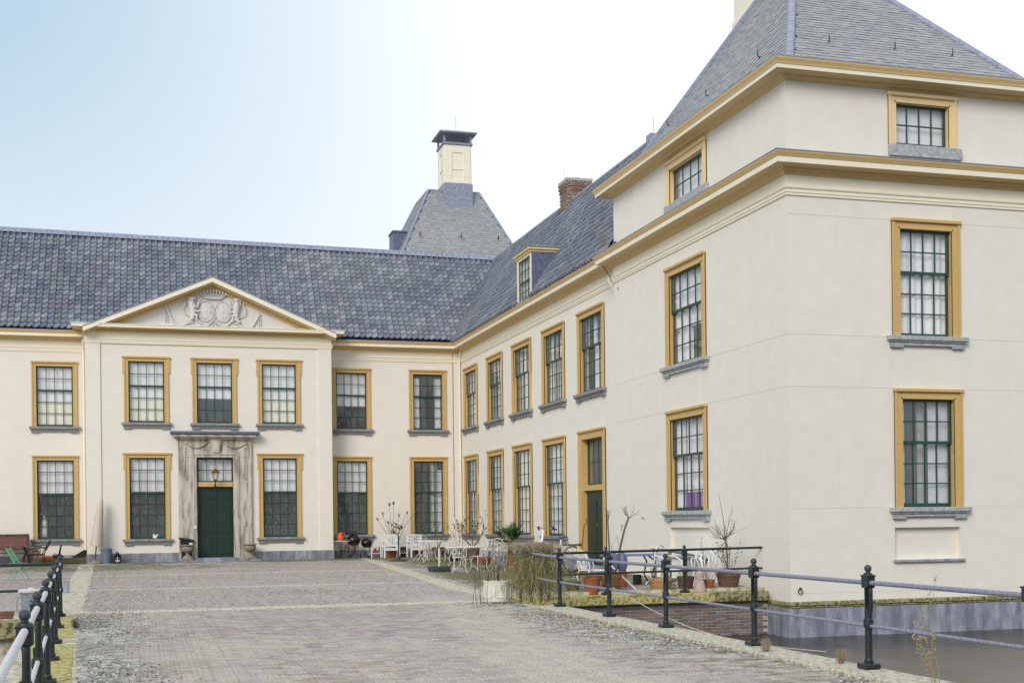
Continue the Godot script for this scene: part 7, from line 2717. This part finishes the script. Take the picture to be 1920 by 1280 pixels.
func bicycle() -> void: # stands beyond the dry bush, handlebar towards the court
	var t := thing("bicycle", "white bicycle with dark covered carrier, parked by the side wing behind the dry bush", "bicycle", Vector3(-2.1, 0.0, 19.0), 0.35)
	t.scale = Vector3.ONE * 1.08
	var g := Geo.new()
	for x in [-0.56, 0.56]:
		g = Geo.new()
		var p := []
		var r := []
		for k in 25:
			var a := TAU * k / 24.0
			p.append(Vector3(x + cos(a) * 0.33, 0.35 + sin(a) * 0.33, 0))
			r.append(0.02)
		g.tube(p, r, 7, false)
		for k in 12:
			var a := TAU * k / 12.0
			g.rod(Vector3(x, 0.35, 0), Vector3(x + cos(a) * 0.32, 0.35 + sin(a) * 0.32, 0), 0.003, 3)
		obj("wheel", g, M.black_plastic, t)
	g = Geo.new()
	g.tube([Vector3(-0.38, 1.12, 0), Vector3(-0.42, 0.9, 0), Vector3(-0.46, 0.7, 0)], [0.032, 0.036, 0.036], 9)
	g.tube([Vector3(-0.45, 0.74, 0), Vector3(-0.2, 0.42, 0), Vector3(0.05, 0.34, 0)], [0.035, 0.035, 0.035], 8)
	g.rod(Vector3(0.05, 0.34, 0), Vector3(0.2, 0.86, 0), 0.022, 8)
	g.rod(Vector3(-0.46, 0.7, 0), Vector3(-0.56, 0.35, 0.06), 0.016, 6)
	g.rod(Vector3(-0.46, 0.7, 0), Vector3(-0.56, 0.35, -0.06), 0.016, 6)
	g.rod(Vector3(0.05, 0.34, 0.05), Vector3(0.56, 0.35, 0.06), 0.014, 6)
	g.rod(Vector3(0.16, 0.7, 0.04), Vector3(0.56, 0.35, 0.06), 0.012, 6)
	obj("frame", g, M.bike_white, t)
	g = Geo.new()
	g.tube([Vector3(-0.3, 1.14, -0.32), Vector3(-0.34, 1.18, -0.12), Vector3(-0.36, 1.15, 0), Vector3(-0.34, 1.18, 0.12), Vector3(-0.3, 1.14, 0.32)], [0.012, 0.012, 0.014, 0.012, 0.012], 7)
	obj("handlebar", g, M.steel, t)
	for z in [-0.36, 0.36]:
		g = Geo.new()
		g.rod(Vector3(-0.24, 1.13, z * 1.06), Vector3(-0.3, 1.14, z * 0.76), 0.022, 8)
		g.ball(Vector3(-0.3, 1.18, z * 0.86), Vector3(0.035, 0.035, 0.035), 8)
		obj("grip", g, M.black_plastic, t)
	g = Geo.new()
	g.ball(Vector3(0.24, 0.93, 0), Vector3(0.15, 0.04, 0.08), 12)
	obj("saddle", g, M.blue_grey, t)
	g = Geo.new()
	g.cbox(Vector3(0.3, 0.7, -0.1), Vector3(0.8, 0.74, 0.1), 0.01)
	obj("carrier", g, M.black_plastic, t)
	g = Geo.new()
	g.ball(Vector3(0.82, 0.72, 0), Vector3(0.03, 0.05, 0.06), 8)
	obj("rear_light", g, M.red, t)
	t = thing("bike_bag", "dark blue-black covered bags lying over the dry bush beside the bicycle", "bag", Vector3(-2.75, 0.0, 19.3), 0.2)
	g = Geo.new()
	g.lathe([[0.0, 0.0], [0.26, 0.0], [0.27, 0.5], [0.25, 0.66], [0.14, 0.78], [0.0, 0.8]], Vector3(-0.35, 0, 0), 18, true)
	g.cbox(Vector3(-0.15, 0.4, -0.2), Vector3(0.45, 0.8, 0.2), 0.06)
	obj("bag", g, M.slate_grey, t)


func add_dark_hedge() -> void: # unseen hedge, added behind the viewer to darken what the lower panes mirror
	var t := thing("added_hedge", "tall brown hedge added out of view across the water to darken the lower panes", "hedge", Vector3(-12.0, -0.05, 73.0))
	var g := Geo.new()
	for k in 60:
		var x := -38.0 + k * 1.3
		g.tube([Vector3(x, 0, 0), Vector3(x + rng.randf_range(-0.3, 0.3), 3.0, rng.randf_range(-0.3, 0.3)), Vector3(x + rng.randf_range(-0.5, 0.5), 6.5, 0)], [0.12, 0.09, 0.03], 5)
	obj("stems", g, M.bark, t)
	var lf := Geo.new()
	leaf(lf, Vector3.ZERO, Vector3(0.3, 0.9, 0.2).normalized(), 0.34, 0.11, Color.WHITE)
	leaf(lf, Vector3.ZERO, Vector3(-0.8, 0.2, 0.4).normalized(), 0.32, 0.1, Color.WHITE)
	scatter("foliage", t, lf.mesh(M.leaf), [Color(0.09, 0.055, 0.03), Color(0.06, 0.045, 0.025), Color(0.12, 0.075, 0.045), Color(0.05, 0.05, 0.03)], 26000, 0.4, func():
		var x := rng.randf_range(-38.5, 40.0)
		var top := 6.6 + 1.6 * patchy.get_noise_1d(x * 9.0)
		return Vector3(x, top * sqrt(rng.randf()), rng.randf_range(-0.9, 0.9)))


func bare_trees() -> void: # the trees across the road that the dark panes mirror
	var t := thing("bare_tree", "", "tree", Vector3.ZERO, 0.0, "bare trees across the water")
	var g := Geo.new()
	var tips := []
	g.tube([Vector3(0, 0, 0), Vector3(0.1, 2.5, 0), Vector3(0.0, 5.0, 0.1)], [0.42, 0.32, 0.26], 9)
	obj("trunk", g, M.bark, t)
	g = Geo.new()
	for k in 9:
		var a := TAU * k / 9.0
		twigs(g, Vector3(0, 3.6 + k * 0.17, 0.05), Vector3(cos(a) * 0.8, 0.9, sin(a) * 0.8), 3.6, 0.16, 4, 0.75, tips, 0.3, 3)
	obj("limbs", g, M.bark, t)
	var spots := [[-22.0, 82.0, 1.0], [-13.0, 84.0, 1.15], [-4.0, 81.0, 1.05], [6.0, 85.0, 1.2], [16.0, 83.0, 1.0], [-31.0, 86.0, 1.1], [-38.0, 78.0, 1.0]]
	for k in spots.size():
		var q: Array = spots[k]
		var o: Node3D = t if k == 0 else dup(t, "", Vector3.ZERO, 0.0, "bare trees across the water")
		o.position = Vector3(q[0], -0.05, q[1])
		o.rotation.y = k * 1.3
		o.scale = Vector3.ONE * q[2]
		tag(o, "bare winter tree across the water, mirrored in the palace windows")
